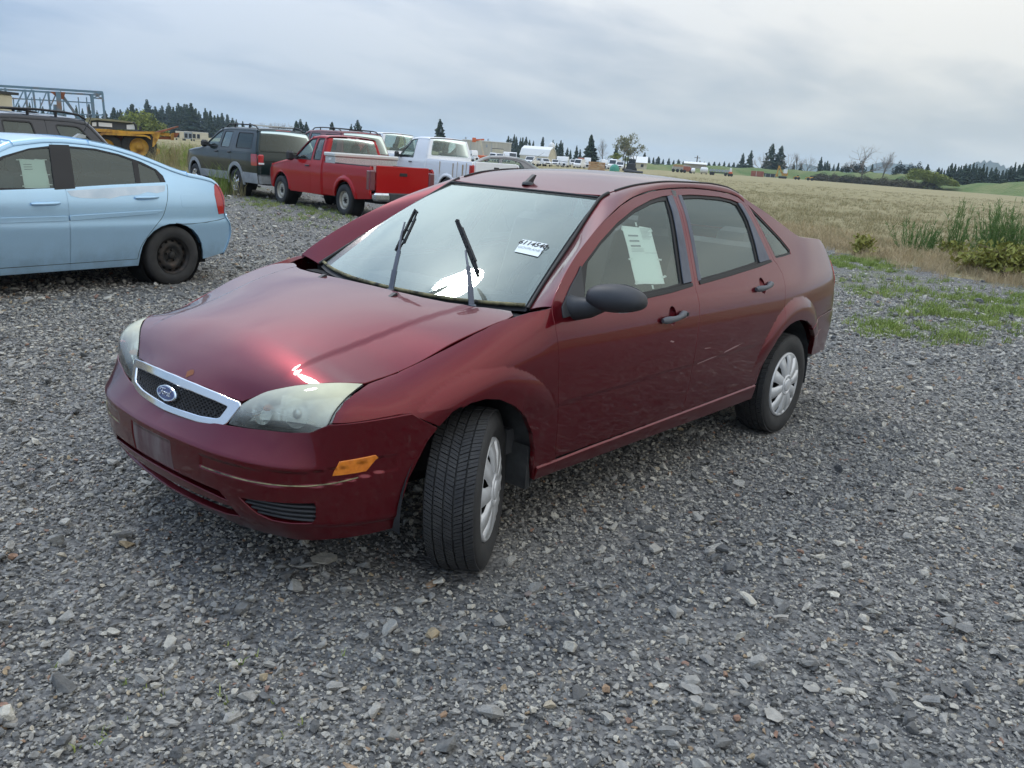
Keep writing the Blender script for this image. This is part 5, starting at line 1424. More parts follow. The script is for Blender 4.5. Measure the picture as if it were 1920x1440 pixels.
# ------------------------------------------------------------------ the other vehicles: one builder, separate shapes
def clip_line(P, a, b, keep_left):
    """cut polygon P by the line a-b (upwards); keep the part on its front (left) or rear side"""
    a, b = np.array(a, float), np.array(b, float); d = b - a; out = []
    f = lambda p: (d[0] * (p[1] - a[1]) - d[1] * (p[0] - a[0])) * (1 if keep_left else -1)
    n = len(P)
    for i in range(n):
        p, q = np.array(P[i], float), np.array(P[(i + 1) % n], float); fp, fq = f(p), f(q)
        if fp >= 0: out.append(tuple(p))
        if (fp >= 0) != (fq >= 0): out.append(tuple(p + (q - p) * fp / (fp - fq)))
    return out

class Vehicle:
    def __init__(s, name, label, cat, loc, rotz, prof, taper, outline, r, crown=.02, group=None, smooth=.03):
        s.root = empty(name, loc, rotz, label, cat, group)
        z, y = zip(*prof); s.prof = gsmooth(list(z), list(y), min(z) - .1, max(z) + .3, .004, .02); s.tp = taper; s.r = r; s.crown = crown
        P = np.array(outline, float); d = np.r_[0, np.cumsum(np.linalg.norm(np.diff(P, axis=0), axis=1))]
        g = np.arange(0, d[-1], .01); Q = np.stack([np.interp(g, d, P[:, k]) for k in (0, 1)], 1)
        k = int(4 * smooth / .01); w = np.exp(-.5 * (np.arange(-k, k + 1) * .01 / smooth)**2); w /= w.sum()
        for j in (0, 1):
            v = Q[:, j]; vp = np.r_[2 * v[0] - v[1:k + 1][::-1], v, 2 * v[-1] - v[-k - 1:-1][::-1]]; Q[:, j] = np.convolve(vp, w, 'valid')
        s.g, s.Q = g, Q; t = np.gradient(Q, axis=0); t /= np.linalg.norm(t, axis=1, keepdims=True); s.N = np.stack([-t[:, 1], t[:, 0]], 1)
        if s.N[len(g) // 2, 1] < 0: s.N = -s.N
        s.d = d
    def Y(s, x, z):
        f, a, b, c = s.tp
        return s.prof(z) - a * np.maximum(0, f - x)**2 - c * np.maximum(0, x - b)**2
    def side(s, U): return np.stack([U[:, 0], -s.Y(U[:, 0], U[:, 1]), U[:, 1]], 1)
    def off(s):
        return s.Q - s.N * s.r * 1.0
    def top(s, U):
        t, w = U[:, 0], U[:, 1]; q = np.stack([np.interp(t, s.g, s.Q[:, k]) for k in (0, 1)], 1); n = np.stack([np.interp(t, s.g, s.N[:, k]) for k in (0, 1)], 1)
        o = q - n * s.r; Ye = s.Y(o[:, 0], o[:, 1]); a = np.abs(w); fl = a <= .9
        ph = np.clip((a - .9) / .1, 0, 1) * math.pi / 2
        y = np.where(fl, a / .9 * (Ye - s.r), Ye - s.r + s.r * np.sin(ph)); dn = np.where(fl, s.crown * (1 - (a / .9)**2), -s.r * (1 - np.cos(ph)))
        return np.stack([q[:, 0] + n[:, 0] * dn, np.sign(w) * y, q[:, 1] + n[:, 1] * dn], 1)
    def at(s, i): return float(s.d[i])
    def side_poly(s, i0, i1, bottom, arches):
        """outline (offset) between vertex i0 and i1, closed along the bottom (list of (x,z) rear to front) with arches cut in"""
        k = (s.g >= s.d[i0] - 1e-6) & (s.g <= s.d[i1] + 1e-6); o = s.off()[k][::3]
        return [tuple(p) for p in o] + bottom
    def sides(s, name, f, poly, **k):
        k.setdefault('flip', 1); fl = k.pop('sides', (0, 1)); k.setdefault('parent', s.root)
        return [panel(name, f, poly, mirror=bool(m), **k) for m in fl]
    def skin(s, name, t0, t1, mat, w0=-1, w1=1, holes=(), lift=0, depth=.01, step=.05, sx=1.0):
        return panel(name, s.top, [(t0, w0), (t0, w1), (t1, w1), (t1, w0)], holes, step=step, mat=mat, parent=s.root, depth=depth, lift=lift, flip=-1 if s.Q[-1, 0] > s.Q[0, 0] else 1, e=.006)

def arch_pts(cx, cz, a, b, z0, n=14):
    """points of a wheel opening from rear to front"""
    t0 = math.asin(max(-1, min(1, (z0 - cz) / b))); th = np.linspace(t0, math.pi - t0, n)
    return [(cx + a * math.cos(t), cz + b * math.sin(t)) for t in th]

def split_sides(V, poly, seams, names, holes, mat, step=.03, gap=.003, sides=(0, 1)):
    """cut the side of a body into doors and panels along seams (front to rear); returns {name: [left, right]}"""
    out = {}; rest = poly
    pieces = []
    for a, b in seams: pieces.append(clip_line(rest, a, b, True)); rest = clip_line(rest, a, b, False)
    pieces.append(rest)
    for nm, p in zip(names, pieces):
        p = [q for i, q in enumerate(p) if np.hypot(q[0] - p[i - 1][0], q[1] - p[i - 1][1]) > 1e-4]
        hs = []
        for h in holes:
            q = list(h)
            k = names.index(nm)
            cutd = False
            if k > 0:
                q2 = clip_line(q, *seams[k - 1], False); cutd |= len(q2) != len(q) or any(np.hypot(*(np.array(u) - v)) > 1e-6 for u, v in zip(q, q2)); q = q2
            if k < len(seams) and q:
                q2 = clip_line(q, *seams[k], True); cutd |= len(q2) != len(q) or any(np.hypot(*(np.array(u) - v)) > 1e-6 for u, v in zip(q, q2)); q = q2
            if len(q) < 3: continue
            Q = np.array(q); ar = abs(.5 * np.sum(Q[:, 0] * np.roll(Q[:, 1], -1) - np.roll(Q[:, 0], -1) * Q[:, 1]))
            if ar < .01: continue
            hs.append(inset_poly([u for i, u in enumerate(q) if np.hypot(*(np.array(u) - q[i - 1])) > 1e-4], .012) if cutd else q)
        out.setdefault(nm, []).append(V.sides(nm, V.side, inset_poly(p, gap), holes=hs, step=step, mat=mat, depth=.015, sides=sides))
    return out

def add_underside(V, x0, x1, w, z, axles, R, mat=None):
    mb = MB(); mb.box(((x0 + x1) / 2, 0, z + .10), (x1 - x0, w * 1.3, .2)); mb.build('underbody', M_UNDER, V.root)
    for ax in axles:
        for sg in (-1, 1):
            mb = MB(); mb.lathe([(R * 1.16, -.14), (R * 1.16, .14), (0, .14)], 24); o = mb.build('wheel_liner', M_BLACKHOLE, V.root); o.location = (ax, sg * (w - .16), R); o.rotation_euler = (0, 0, 0 if sg < 0 else math.pi)

def wheels(V, axles, track, R, w, rr, style):
    for ax in axles:
        for sg in (-1, 1): add_wheel(V.root, (ax, sg * track, R - .005), 0, R, w, rr, style, sg > 0)

def seats(V, rows, y=.38, z=.75, h=.62, mat=None):
    for x in rows:
        for sg in (-1, 1):
            mb = MB(); mb.box((x, sg * y, z), (.14, .48, h), (0, .22, 0), .05); mb.box((x + .10, sg * y, z + h * .62), (.09, .26, .18), (0, .15, 0), .04); mb.build('seat', mat or M_SEAT, V.root)

def bar_handle(V, x0, x1, z, parent, mat, sg=-1, out=.028, r=.013):
    mb = MB(); n = 7; pts = []
    for k in range(n):
        t = k / (n - 1); x = x0 + (x1 - x0) * t; pts.append((x, sg * (float(V.Y(x, z)) + .006 + (out - .006) * math.sin(math.pi * t)**.5), z + .008 * t))
    mb.tube(pts, [r * .8] + [r] * (n - 2) + [r * .8], 8); return mb.build('handle', mat, parent)

M_BLUE = car_paint('light blue paint', (.34, .55, .74), (.47, .68, .86), .34, .6, .9, (.13, .15, .15), .45, .40)
M_PEEL = principled('peeled clear coat', (.62, .70, .76), .55); add_noise_colour(M_PEEL, (.50, .60, .68), (.70, .77, .82), 5, lo=.35, hi=.7)
M_GREEN = car_paint('dark green paint', (.003, .010, .008), (.008, .02, .017), .35, .3, .7, (.08, .08, .07), .12, .45)
M_RED = car_paint('bright red paint', (.33, .003, .005), (.42, .006, .008), .38, .05, .55, (.25, .06, .05), .10, .45)
M_WHITE = car_paint('white fleet paint', (.84, .85, .86), (.88, .88, .88), .42, 0, .6, (.36, .27, .16), .5, .9)
M_BLACKP = car_paint('dark grey blue paint', (.014, .017, .025), (.035, .04, .05), .35, .4, .9, (.08, .08, .08), .1)
M_MAR2 = car_paint('faded maroon paint', (.16, .035, .035), (.22, .06, .06), .45, .3, .8)
M_GREYP = car_paint('taupe paint', (.17, .155, .14), (.24, .22, .20), .4, .4, .9)
M_CLAD = principled('grey cladding', (.29, .30, .30), .6); add_noise_colour(M_CLAD, (.24, .25, .25), (.34, .35, .35), 6)
M_TINT = glass_mat('privacy glass', (.05, .055, .06), .03, (.20, .22, .23), 1.5, .75)
M_GLASS_B = glass_mat('clear car glass', (.66, .74, .70), .05, (.4, .45, .43), 1.5, 1.3)
M_GLASS_D = glass_mat('smoked glass', (.15, .18, .20), .03, (.28, .33, .37), 1.5, 1.7)
M_TREADPLATE = principled('diamond plate', (.62, .63, .63), .35, .7); add_noise_colour(M_TREADPLATE, (.5, .5, .5), (.72, .72, .71), 40, bump=.3, bump_scale=60, dist=.004)
M_BUMPCHROME = principled('worn chrome', (.62, .64, .66), .16, 1.0); add_noise_colour(M_BUMPCHROME, (.45, .46, .47), (.72, .74, .75), 7)
M_RUSTY = principled('rust streak', (.42, .30, .17), .8)
M_SMOKELAMP = principled('clouded red lamp', (.16, .04, .05), .2, 0, .8, .05)

def rrect(x0, z0, x1, z1, r=.03): return round_poly([(x0, z0), (x1, z0), (x1, z1), (x0, z1)], r)

# ---- light blue four-door sedan
def blue_sedan():
    ol = [(-3.22, .22), (-3.33, .42), (-3.28, .62), (-3.10, .75), (-2.6, .88), (-2.20, .955), (-1.98, 1.04), (-1.60, 1.250), (-1.42, 1.328), (-1.14, 1.372), (-.93, 1.380), (-.71, 1.372), (-.49, 1.342), (-.27, 1.288), (-.05, 1.214), (.10, 1.160), (.26, 1.118), (.33, 1.108), (.46, 1.090), (.60, 1.062), (.675, 1.005), (.71, .90), (.72, .69), (.80, .62), (.825, .48), (.76, .33), (.70, .25)]
    V = Vehicle('parked_car', 'light blue four-door sedan with peeling paint and black steel wheels', 'car', (2.02, 6.274, 0), rad(7.2), [(.15, .77), (.2, .80), (.28, .815), (.34, .825), (.5, .838), (.62, .845), (.66, .838), (.70, .838), (.8, .835), (.9, .815), (.98, .785), (1.1, .725), (1.3, .625), (1.42, .55)], (-1.9, .10, -.1, .16), ol, .035, .016)
    arF = arch_pts(-2.50, .285, .365, .345, .21); arR = arch_pts(0, .285, .375, .335, .23)
    poly = V.side_poly(0, len(ol) - 1, [(.385, .235)] + arR[1:-1] + [(-.385, .215), (-1.1, .212), (-2.12, .205)] + arF[1:-1] + [(-2.87, .205)], None)
    band = [(-1.98, .925), (-1.93, 1.00), (-1.70, 1.135), (-1.53, 1.215), (-1.28, 1.29), (-1.10, 1.318), (-.91, 1.328), (-.66, 1.318), (-.44, 1.28), (-.22, 1.215), (-.08, 1.15), (-.02, 1.085), (-.01, 1.008), (-.33, .99), (-.63, .973), (-1.09, .94), (-1.63, .915)]
    D = split_sides(V, poly, [((-2.02, .1), (-1.99, 1.3)), ((-1.075, .1), (-1.06, 1.6))], ['front_fender', 'front_door', 'rear_body'], [band], M_BLUE, step=.022)
    # doors seam at the rear: a separate rear door skin is cut from the rear body
    gl = [[(-1.86, .945), (-1.70, 1.085), (-1.50, 1.195), (-1.28, 1.268), (-1.03, 1.298), (-1.145, .947)], [(-.915, 1.303), (-.67, 1.293), (-.45, 1.255), (-.315, 1.212), (-.355, 1.0), (-.985, .963)], [(-.265, 1.197), (-.10, 1.128), (-.075, 1.02), (-.12, 1.008), (-.305, 1.0)]]
    fr = V.sides('window_frame', V.side, inset_poly(band, -.003), holes=gl, step=.03, mat=M_SEAL, depth=.004, lift=-.003)
    V.sides('pillar_cover', V.side, [(-1.165, .938), (-1.088, 1.317), (-.905, 1.322), (-.975, .95)], step=.03, mat=M_SEAL, depth=.006, lift=.002)
    for i, g in enumerate(gl):
        for m in (0, 1): panel('window', V.side, inset_poly(g, -.004), step=.05, mat=(M_GLASS_B if i == 0 else M_GLASS_D), parent=fr[m], depth=0, lift=-.008, flip=1, mirror=bool(m))
    rd = [(-1.062, .24), (-.40, .255), (-.345, .44), (-.22, .592), (-.125, .69), (-.06, .86), (-.022, 1.0)]
    # rear door edge as a fine dark groove
    for m in (0, 1):
        mb = MB(); sg = 1 if m else -1
        P = smooth_poly([(-.40, .285), (-.385, .36), (-.345, .44), (-.22, .592), (-.125, .69), (-.07, .82), (-.035, .93), (-.022, 1.0)], 5, closed=False)
        mb.tube([(x, sg * (float(V.Y(x, z)) - .0012), z) for x, z in P], .0032, 5); mb.tube([(x, sg * (float(V.Y(x, .285 + .0)) - .001), .272 + .012 * (x + 2) / 1.6) for x in np.linspace(-2.0, -.40, 20)], .003, 5); mb.build('door_gap', M_SEAL, V.root)
        mo = V.side
        panel('side_moulding', mo, round_poly([(-2.0, .655), (-1.085, .668), (-1.085, .708), (-2.0, .695)], .01), step=.04, mat=M_BLUE, parent=V.root, depth=.014, lift=.012, flip=1, mirror=bool(m))
        panel('side_moulding', mo, [(-1.065, .670), (-.20, .722), (-.12, .748), (-.16, .752), (-1.065, .710)], step=.04, mat=M_BLUE, parent=V.root, depth=.014, lift=.012, flip=1, mirror=bool(m))
        panel('fuel_door' if m == 0 else 'fuel_cover', mo, rrect(.105, .775, .275, .905, .03), step=.03, mat=M_BLUE, parent=V.root, depth=.006, lift=.0015, flip=1, mirror=bool(m), edge=.004) if m == 0 else None
        for x0, x1, z in ((-1.395, -1.15, .815), (-.405, -.16, .872)): bar_handle(V, x0, x1, z, V.root, M_BLUE, sg, .036, .016)
        panel('tail_light', mo, [(.625, 1.015), (.675, .965), (.70, .88), (.685, .705), (.60, .70), (.575, .80), (.565, .90), (.59, .985)], step=.03, mat=M_REDLENS, parent=V.root, depth=.01, lift=.004, flip=1, mirror=bool(m))
        panel('peeled_patch', mo, [(-1.050, .915), (-1.03, .885), (-.95, .868), (-.80, .862), (-.72, .868), (-.66, .862), (-.56, .885), (-.48, .892), (-.37, .898), (-.26, .925), (-.16, .915), (-.07, .935), (-.045, .99), (-.33, .978), (-.63, .960), (-1.058, .928)], step=.03, mat=M_PEEL, parent=V.root, depth=.0, lift=.0012, flip=1, mirror=bool(m)) if m == 0 else None
    # bumper gap
        mb = MB(); mb.tube([(x, sg * (float(V.Y(x, z)) - .001), z) for x, z in [(.69, .655), (.61, .640), (.42, .622), (.21, .612), (.10, .612), (.02, .622)]], .004, 5); mb.build('bumper_gap', M_SEAL, V.root)
    # upper surfaces
    ts = [V.at(i) for i in range(len(ol))]
    V.skin('front_bumper', ts[0] + .01, ts[3], M_BLUE); V.skin('bonnet', ts[3] + .008, ts[5], M_BLUE)
    def glasspiece(nm, a, b, mat):
        h = round_poly([(a + .03, -.84), (a + .03, .84), (b - .03, .84), (b - .03, -.84)], .05)
        fr = V.skin(nm + '_frame', a, b, M_BLUE, holes=[h]); panel(nm, V.top, inset_poly(h, -.008), step=.06, mat=mat, parent=fr, depth=0, lift=-.006, flip=-1, e=.006)
    V.skin('scuttle', ts[5] + .004, ts[5] + .06, M_SEAL); glasspiece('windscreen', ts[5] + .065, ts[8], M_GLASS_B); V.skin('roof', ts[8] + .004, ts[11], M_BLUE); glasspiece('rear_window', ts[11] + .004, ts[16], M_GLASS_D)
    V.skin('boot_lid', ts[16] + .004, ts[22], M_BLUE); V.skin('rear_bumper', ts[22] + .006, ts[26], M_BLUE)
    add_underside(V, -3.0, .6, .80, .16, (-2.5, 0), .298); wheels(V, (-2.5, 0), .735, .298, .185, .178, 'steel'); seats(V, (-1.0, -.1), .36, .72)
    mb = MB(); mb.box((-1.2, 0, .40), (2.6, 1.4, .16)); mb.build('cabin_floor', M_INT2, V.root)
    an = empty('aerial', (-.45, -.0, 1.405)); an.parent = V.root
    mb = MB(); mb.prism([(-.06, -.02), (.05, -.02), (.06, .008), (.0, .02)], -.025, .025); mb.build('aerial_base', M_CLAD, an)
    mb = MB(); mb.tube([(.03, 0, .01), (.10, 0, .12), (.14, 0, .19)], [.005, .004, .003], 6); mb.build('mast', M_SEAL, an)
    for sg in (-1, 1):
        mb = MB(); mb.box((-1.86, sg * .93, .98), (.14, .20, .14), (0, 0, sg * -.2), .05); mb.beam((-1.84, sg * .80, .95), (-1.86, sg * .88, .96), .06, .06); mb.build('wing_mirror', M_BLUE, V.root)
    return V
BLUE = blue_sedan()
def on_vehicle(V):
    """side surface of a vehicle in world space"""
    M = np.array(Matrix.Translation(V.root.location) @ V.root.rotation_euler.to_matrix().to_4x4())
    def f(U): P = V.side(U); return P @ M[:3, :3].T + M[:3, 3]
    return f
fb = on_vehicle(BLUE)
pn, at = paper(fb, [(-1.385, 1.190), (-1.165, 1.198), (-1.195, .958), (-1.415, .943)], 'pale sheet taped inside the light blue sedan front door window', lift=-.013, split=False)
tapes(pn, fb, at, [(0, .97, .12, .03, 0), (1, .97, .10, .03, 0), (0, .46, .08, .03, 0), (1.02, .45, .09, .03, 0), (0, .10, .08, .04, 0), (1.02, .10, .10, .04, 0)], lift=-.0122)

# ---- pickups
def bed(V, x0, x1, zt, zb, half, paint, tg_label=None, arches=(), floor=.78, lamp=M_REDLENS, lamp_w=.17):
    """open load bed with side panels, rails, tailgate and lamps"""
    prof_bed = gsmooth([zb - .3, zb, zb + .2, .85, zt - .06, zt], [half - .05, half - .03, half, half + .004, half - .01, half - .03], zb - .4, zt + .1, .004, .012)
    def f(U):
        y = prof_bed(U[:, 1]); 
        for ax, r0 in arches: y = y + .03 * sstep((r0 - np.hypot(U[:, 0] - ax, U[:, 1] - .33)) / .05) * sstep((U[:, 1] - .3) / .2)
        return np.stack([U[:, 0], -y, U[:, 1]], 1)
    cut_ = []
    for ax, r0 in arches: cut_ += [p for p in arch_pts(ax, .33, r0 - .11, r0 - .09, zb)][1:-1]
    poly = [(x0, zb), (x0, zt), (x1 - .05, zt), (x1 - .02, zt - .05), (x1 - .005, zb + .05)] + [(arches[0][0] + arches[0][1] - .11, zb)] + cut_ + [(arches[0][0] - arches[0][1] + .11, zb)]
    for m in (0, 1):
        panel('bed_side', f, poly, step=.03, mat=paint, parent=V.root, depth=.05, flip=1, mirror=bool(m))
        sg = 1 if m else -1
        mb = MB(); mb.box(((x0 + x1) / 2, sg * (half - .09), (floor + zt) / 2 - .01), (x1 - x0 - .06, .03, zt - floor)); mb.build('bed_wall', paint, V.root)
        mb = MB(); mb.box(((x0 + x1) / 2 - .02, sg * (half - .07), zt - .012), (x1 - x0 - .06, .10, .03), bevel=.01); mb.build('bed_rail', M_SEAL if paint is M_RED else paint, V.root)
        lp = MB(); lp.box((x1 - .07, sg * (half - lamp_w / 2 + .008), zt - .30), (.16, lamp_w, .44), bevel=.03); lp.build('tail_light', lamp, V.root)
    mb = MB(); mb.box(((x0 + x1) / 2, 0, floor - .02), (x1 - x0 - .04, half * 1.8, .04)); mb.box((x0 + .02, 0, (floor + zt) / 2), (.04, half * 1.85, zt - floor)); mb.build('bed_floor', paint, V.root)
    tg = MB(); tg.box((x1 - .015, 0, (zt + zb) / 2 + .07), (.05, 2 * (half - lamp_w) - .006, zt - zb - .10), bevel=.015); o = tg.build('tailgate', paint, V.root)
    h = MB(); h.box((x1 + .012, 0, zt - .15), (.02, .20, .07), bevel=.008); h.build('tailgate_handle', M_SEAL, o)
    return o

def pickup(name, label, loc, rotz, paint, half, zr, x_cab, x_bed, x_front, wb, R, wheel, bedz, ext=True, group=None, lamp=M_REDLENS, bump=True, hood=1.02, lw=.15, low=.36):
    a = -wb
    ol = [(x_front + .06, .40), (x_front, .62), (x_front + .03, .86), (x_front + .18, hood - .06), (a + .10, hood + .06), (a + .52, hood + .12), (a + .60, hood + .16), (a + 1.12, zr - .10), (a + 1.26, zr - .035), (a + 1.55, zr), (x_cab - .25, zr), (x_cab - .10, zr - .02), (x_cab - .03, zr - .09), (x_cab + .03, bedz + .12), (x_cab + .035, low)]
    bz = hood + .10
    V = Vehicle(name, label, 'pickup truck', loc, rotz, [(low - .1, half - .05), (low, half - .03), (.6, half - .005), (.8, half), (bz - .1, half - .01), (bz, half - .03), (zr - .1, half - .19), (zr, half - .24)], (a + .2, .10, 9, 0), ol, .06, .03, group)
    arF = arch_pts(a, R, R + .09, R + .10, low)
    poly = V.side_poly(0, len(ol) - 1, [(a + R + .10, low)] + arF[1:-1] + [(a - R - .10, low)], None)
    wf = [(a + .66, bz + .02), (a + .72, bz + .12), (a + 1.10, zr - .16), (a + 1.22, zr - .11), (a + 1.48, zr - .085), (a + 1.48, bz + .03)]
    wr = [(a + 1.58, bz + .04), (a + 1.58, zr - .085), (x_cab - .22, zr - .075), (x_cab - .13, bz + .04)]
    win = [wf, round_poly(wr, .05)] if ext else [wf]
    seam = [((a + .42, .1), (a + .50, 2.2)), ((a + 1.53, .1), (a + 1.53, 2.2))]
    names = ['fender', 'door', 'cab_panel']
    D = split_sides(V, poly, seam, names, win, paint, step=.035, gap=.004)
    for w in win:
        V.sides('window', V.side, inset_poly(w, -.004), step=.06, mat=M_GLASS_B, depth=0, lift=-.012); V.sides('window_frame', V.side, inset_poly(w, -.012), holes=[inset_poly(w, .008)], step=.05, mat=M_SEAL, depth=.004, lift=.002)
    ts = [V.at(i) for i in range(len(ol))]
    V.skin('front_face', ts[0] + .01, ts[3], M_CLAD); V.skin('bonnet', ts[3] + .005, ts[5], paint)
    def glasspiece(nm, t0, t1, mat, w=.82):
        h = round_poly([(t0 + .02, -w), (t0 + .02, w), (t1 - .02, w), (t1 - .02, -w)], .06)
        fr = V.skin(nm + '_frame', t0, t1, paint, holes=[h]); panel(nm, V.top, inset_poly(h, -.008), step=.08, mat=mat, parent=fr, depth=0, lift=-.008, flip=-1, e=.006)
        panel(nm + '_seal', V.top, inset_poly(h, -.03), [inset_poly(h, .012)], step=.08, mat=M_SEAL, parent=fr, depth=0, lift=.003, flip=-1, e=.006)
    V.skin('scuttle', ts[5] + .004, ts[6], M_SEAL); glasspiece('windscreen', ts[6] + .004, ts[8], M_GLASS_B); V.skin('roof', ts[8] + .003, ts[11], paint)
    glasspiece('rear_window', ts[11] + .05, ts[13] + .02, M_GLASS_B); V.skin('cab_back', ts[13] + .022, ts[14], paint)
    bl = MB(); bl.box((x_cab - .065, 0, zr - .045), (.03, .34, .05), (0, .5, 0), .008); o = bl.build('brake_light', M_REDLENS, V.root)
    for sg in (-1, 1):
        b2 = MB(); b2.box((x_cab - .063, sg * .115, zr - .044), (.034, .09, .046), (0, .5, 0), .006); b2.build('cargo_lamp', M_WHITELENS, o)
    bed(V, x_cab + .06, x_bed, bedz, low + .04, half, paint, arches=[(0, R + .20)], lamp=lamp, lamp_w=lw)
    if bump:
        b = MB(); b.box((x_bed + .09, 0, .50), (.14, 2 * half - .06, .17), bevel=.04); bo = b.build('rear_bumper', M_BUMPCHROME, V.root); b = MB(); b.box((x_bed + .10, 0, .515), (.15, half * 1.05, .15), bevel=.02); b.build('bumper_step', M_TRIM, bo)
    for sg in (-1, 1):
        mb = MB(); mb.box((a + .74, sg * (half + .13), bz + .08), (.10, .20, .22), (0, 0, sg * -.15), .05); mb.beam((a + .76, sg * (half - .04), bz + .04), (a + .75, sg * (half + .06), bz + .06), .08, .08); mb.build('wing_mirror', M_TRIM, V.root)
        bar_handle(V, a + 1.28, a + 1.46, bz - .12, V.root, M_TRIM, sg, .035, .018)
        fl = MB(); t = np.linspace(.12, math.pi - .12, 24); fl.tube([(a + (R + .10) * math.cos(q), sg * (half - .02), R + (R + .11) * math.sin(q)) for q in t], .028, 6); fl.build('arch_lip', paint, V.root)
    add_underside(V, x_front + .2, x_bed - .1, half, .34, (a, 0), R); wheels(V, (a, 0), half - .10, R, .235, R * .58, wheel); seats(V, (a + 1.35,), .40, bz - .05, .6)
    mb = MB(); mb.box(((a + x_cab) / 2 + .1, 0, .62), (x_cab - a - .3, half * 1.7, .2)); mb.box((a + .62, 0, bz - .08), (.34, half * 1.6, .18), bevel=.05); mb.build('cabin_floor', M_INT2, V.root)
    sw = MB(); t = np.linspace(0, 2 * math.pi, 21); sw.tube([(a + .86 + .05 * math.sin(q), -.40 + .18 * math.cos(q), bz + .02 + .17 * math.sin(q)) for q in t], .016, 6, False); sw.build('steering_wheel', M_INT2, V.root)
    return V
RA = rad(-98.36)
def axis_pt(P0, x, y=0): return (P0[0] + x * math.cos(RA) - y * math.sin(RA), P0[1] + x * math.sin(RA) + y * math.cos(RA))
RED = pickup('pickup_truck', 'bright red extended-cab pickup with silver toolbox across its bed', (10.792, 12.535, 0), RA, M_RED, .845, 1.715, -1.04, 1.06, -3.98, 3.11, .345, 'tan', 1.135, True, lamp=M_SMOKELAMP, lw=.16)
def sits(o, V, loc=(0, 0, 0)):
    M = Matrix.Translation(V.root.location) @ V.root.rotation_euler.to_matrix().to_4x4(); o.matrix_world = M @ Matrix.Translation(loc); return o
tb = empty('toolbox', label='silver diamond-plate toolbox across the red pickup bed', cat='toolbox'); sits(tb, RED, (-.68, 0, 1.14))
mb = MB(); mb.box((0, 0, .045), (.44, 1.66, .15), bevel=.008); mb.box((0, 0, -.10), (.42, 1.44, .16)); mb.build('box_body', M_TREADPLATE, tb)
mb = MB(); mb.box((0, 0, .165), (.50, 1.72, .085), bevel=.02)
for k in range(40): mb.bar((-.24, -.84 + k * .043, .206), (.24, -.84 + k * .043, .206), .006, 5)
mb.build('lid', principled('ribbed lid', (.66, .66, .62), .45, .3), tb)
mb = MB(); mb.box((.0, -.835, .06), (.12, .02, .06), bevel=.006); mb.build('latch', M_WHITELENS, tb)
# white fleet pickups behind the red one
_r = spot(882, 25.0)
def place_rear_left(px, dist, x_rear, half):
    """origin (rear axle) of a vehicle whose rear left corner stands in picture column px"""
    x, y, z = spot(px, dist); return (x - x_rear * math.cos(RA) + (-half) * math.sin(RA) * 1.0, y - x_rear * math.sin(RA) - (-half) * math.cos(RA), z)
WHITE1 = pickup('pickup_truck', 'white older regular-cab pickup with rust streaks on its bed, beyond the red pickup', place_rear_left(886, 26.5, 1.25, .97), RA, M_WHITE, .97, 1.98, -1.22, 1.25, -4.1, 3.45, .37, 'steel', 1.30, False, hood=1.18, lw=.13)
for k, (x_, z0, z1, w_) in enumerate(((.30, .74, 1.22, .05), (.52, .80, 1.27, .025), (.80, .66, 1.20, .07), (.98, .86, 1.26, .03), (-.40, .85, 1.25, .04))):
    mb = MB(); mb.add([(x_ - w_ * .5, -.978, z1), (x_ + w_ * .5, -.978, z1), (x_ + w_ * .2, -.988, z0), (x_ - w_ * .25, -.988, z0)], [(0, 1, 2, 3)]); mb.build('rust_streak', M_RUSTY, WHITE1.root)
WHITE2 = pickup('pickup_truck', 'white extended-cab pickup mostly hidden between the red and the older white pickups', place_rear_left(775, 34.5, 1.25, .97), RA, M_WHITE, .97, 2.16, -1.25, 1.25, -4.3, 3.6, .38, 'alloy', 1.35, True, hood=1.25)

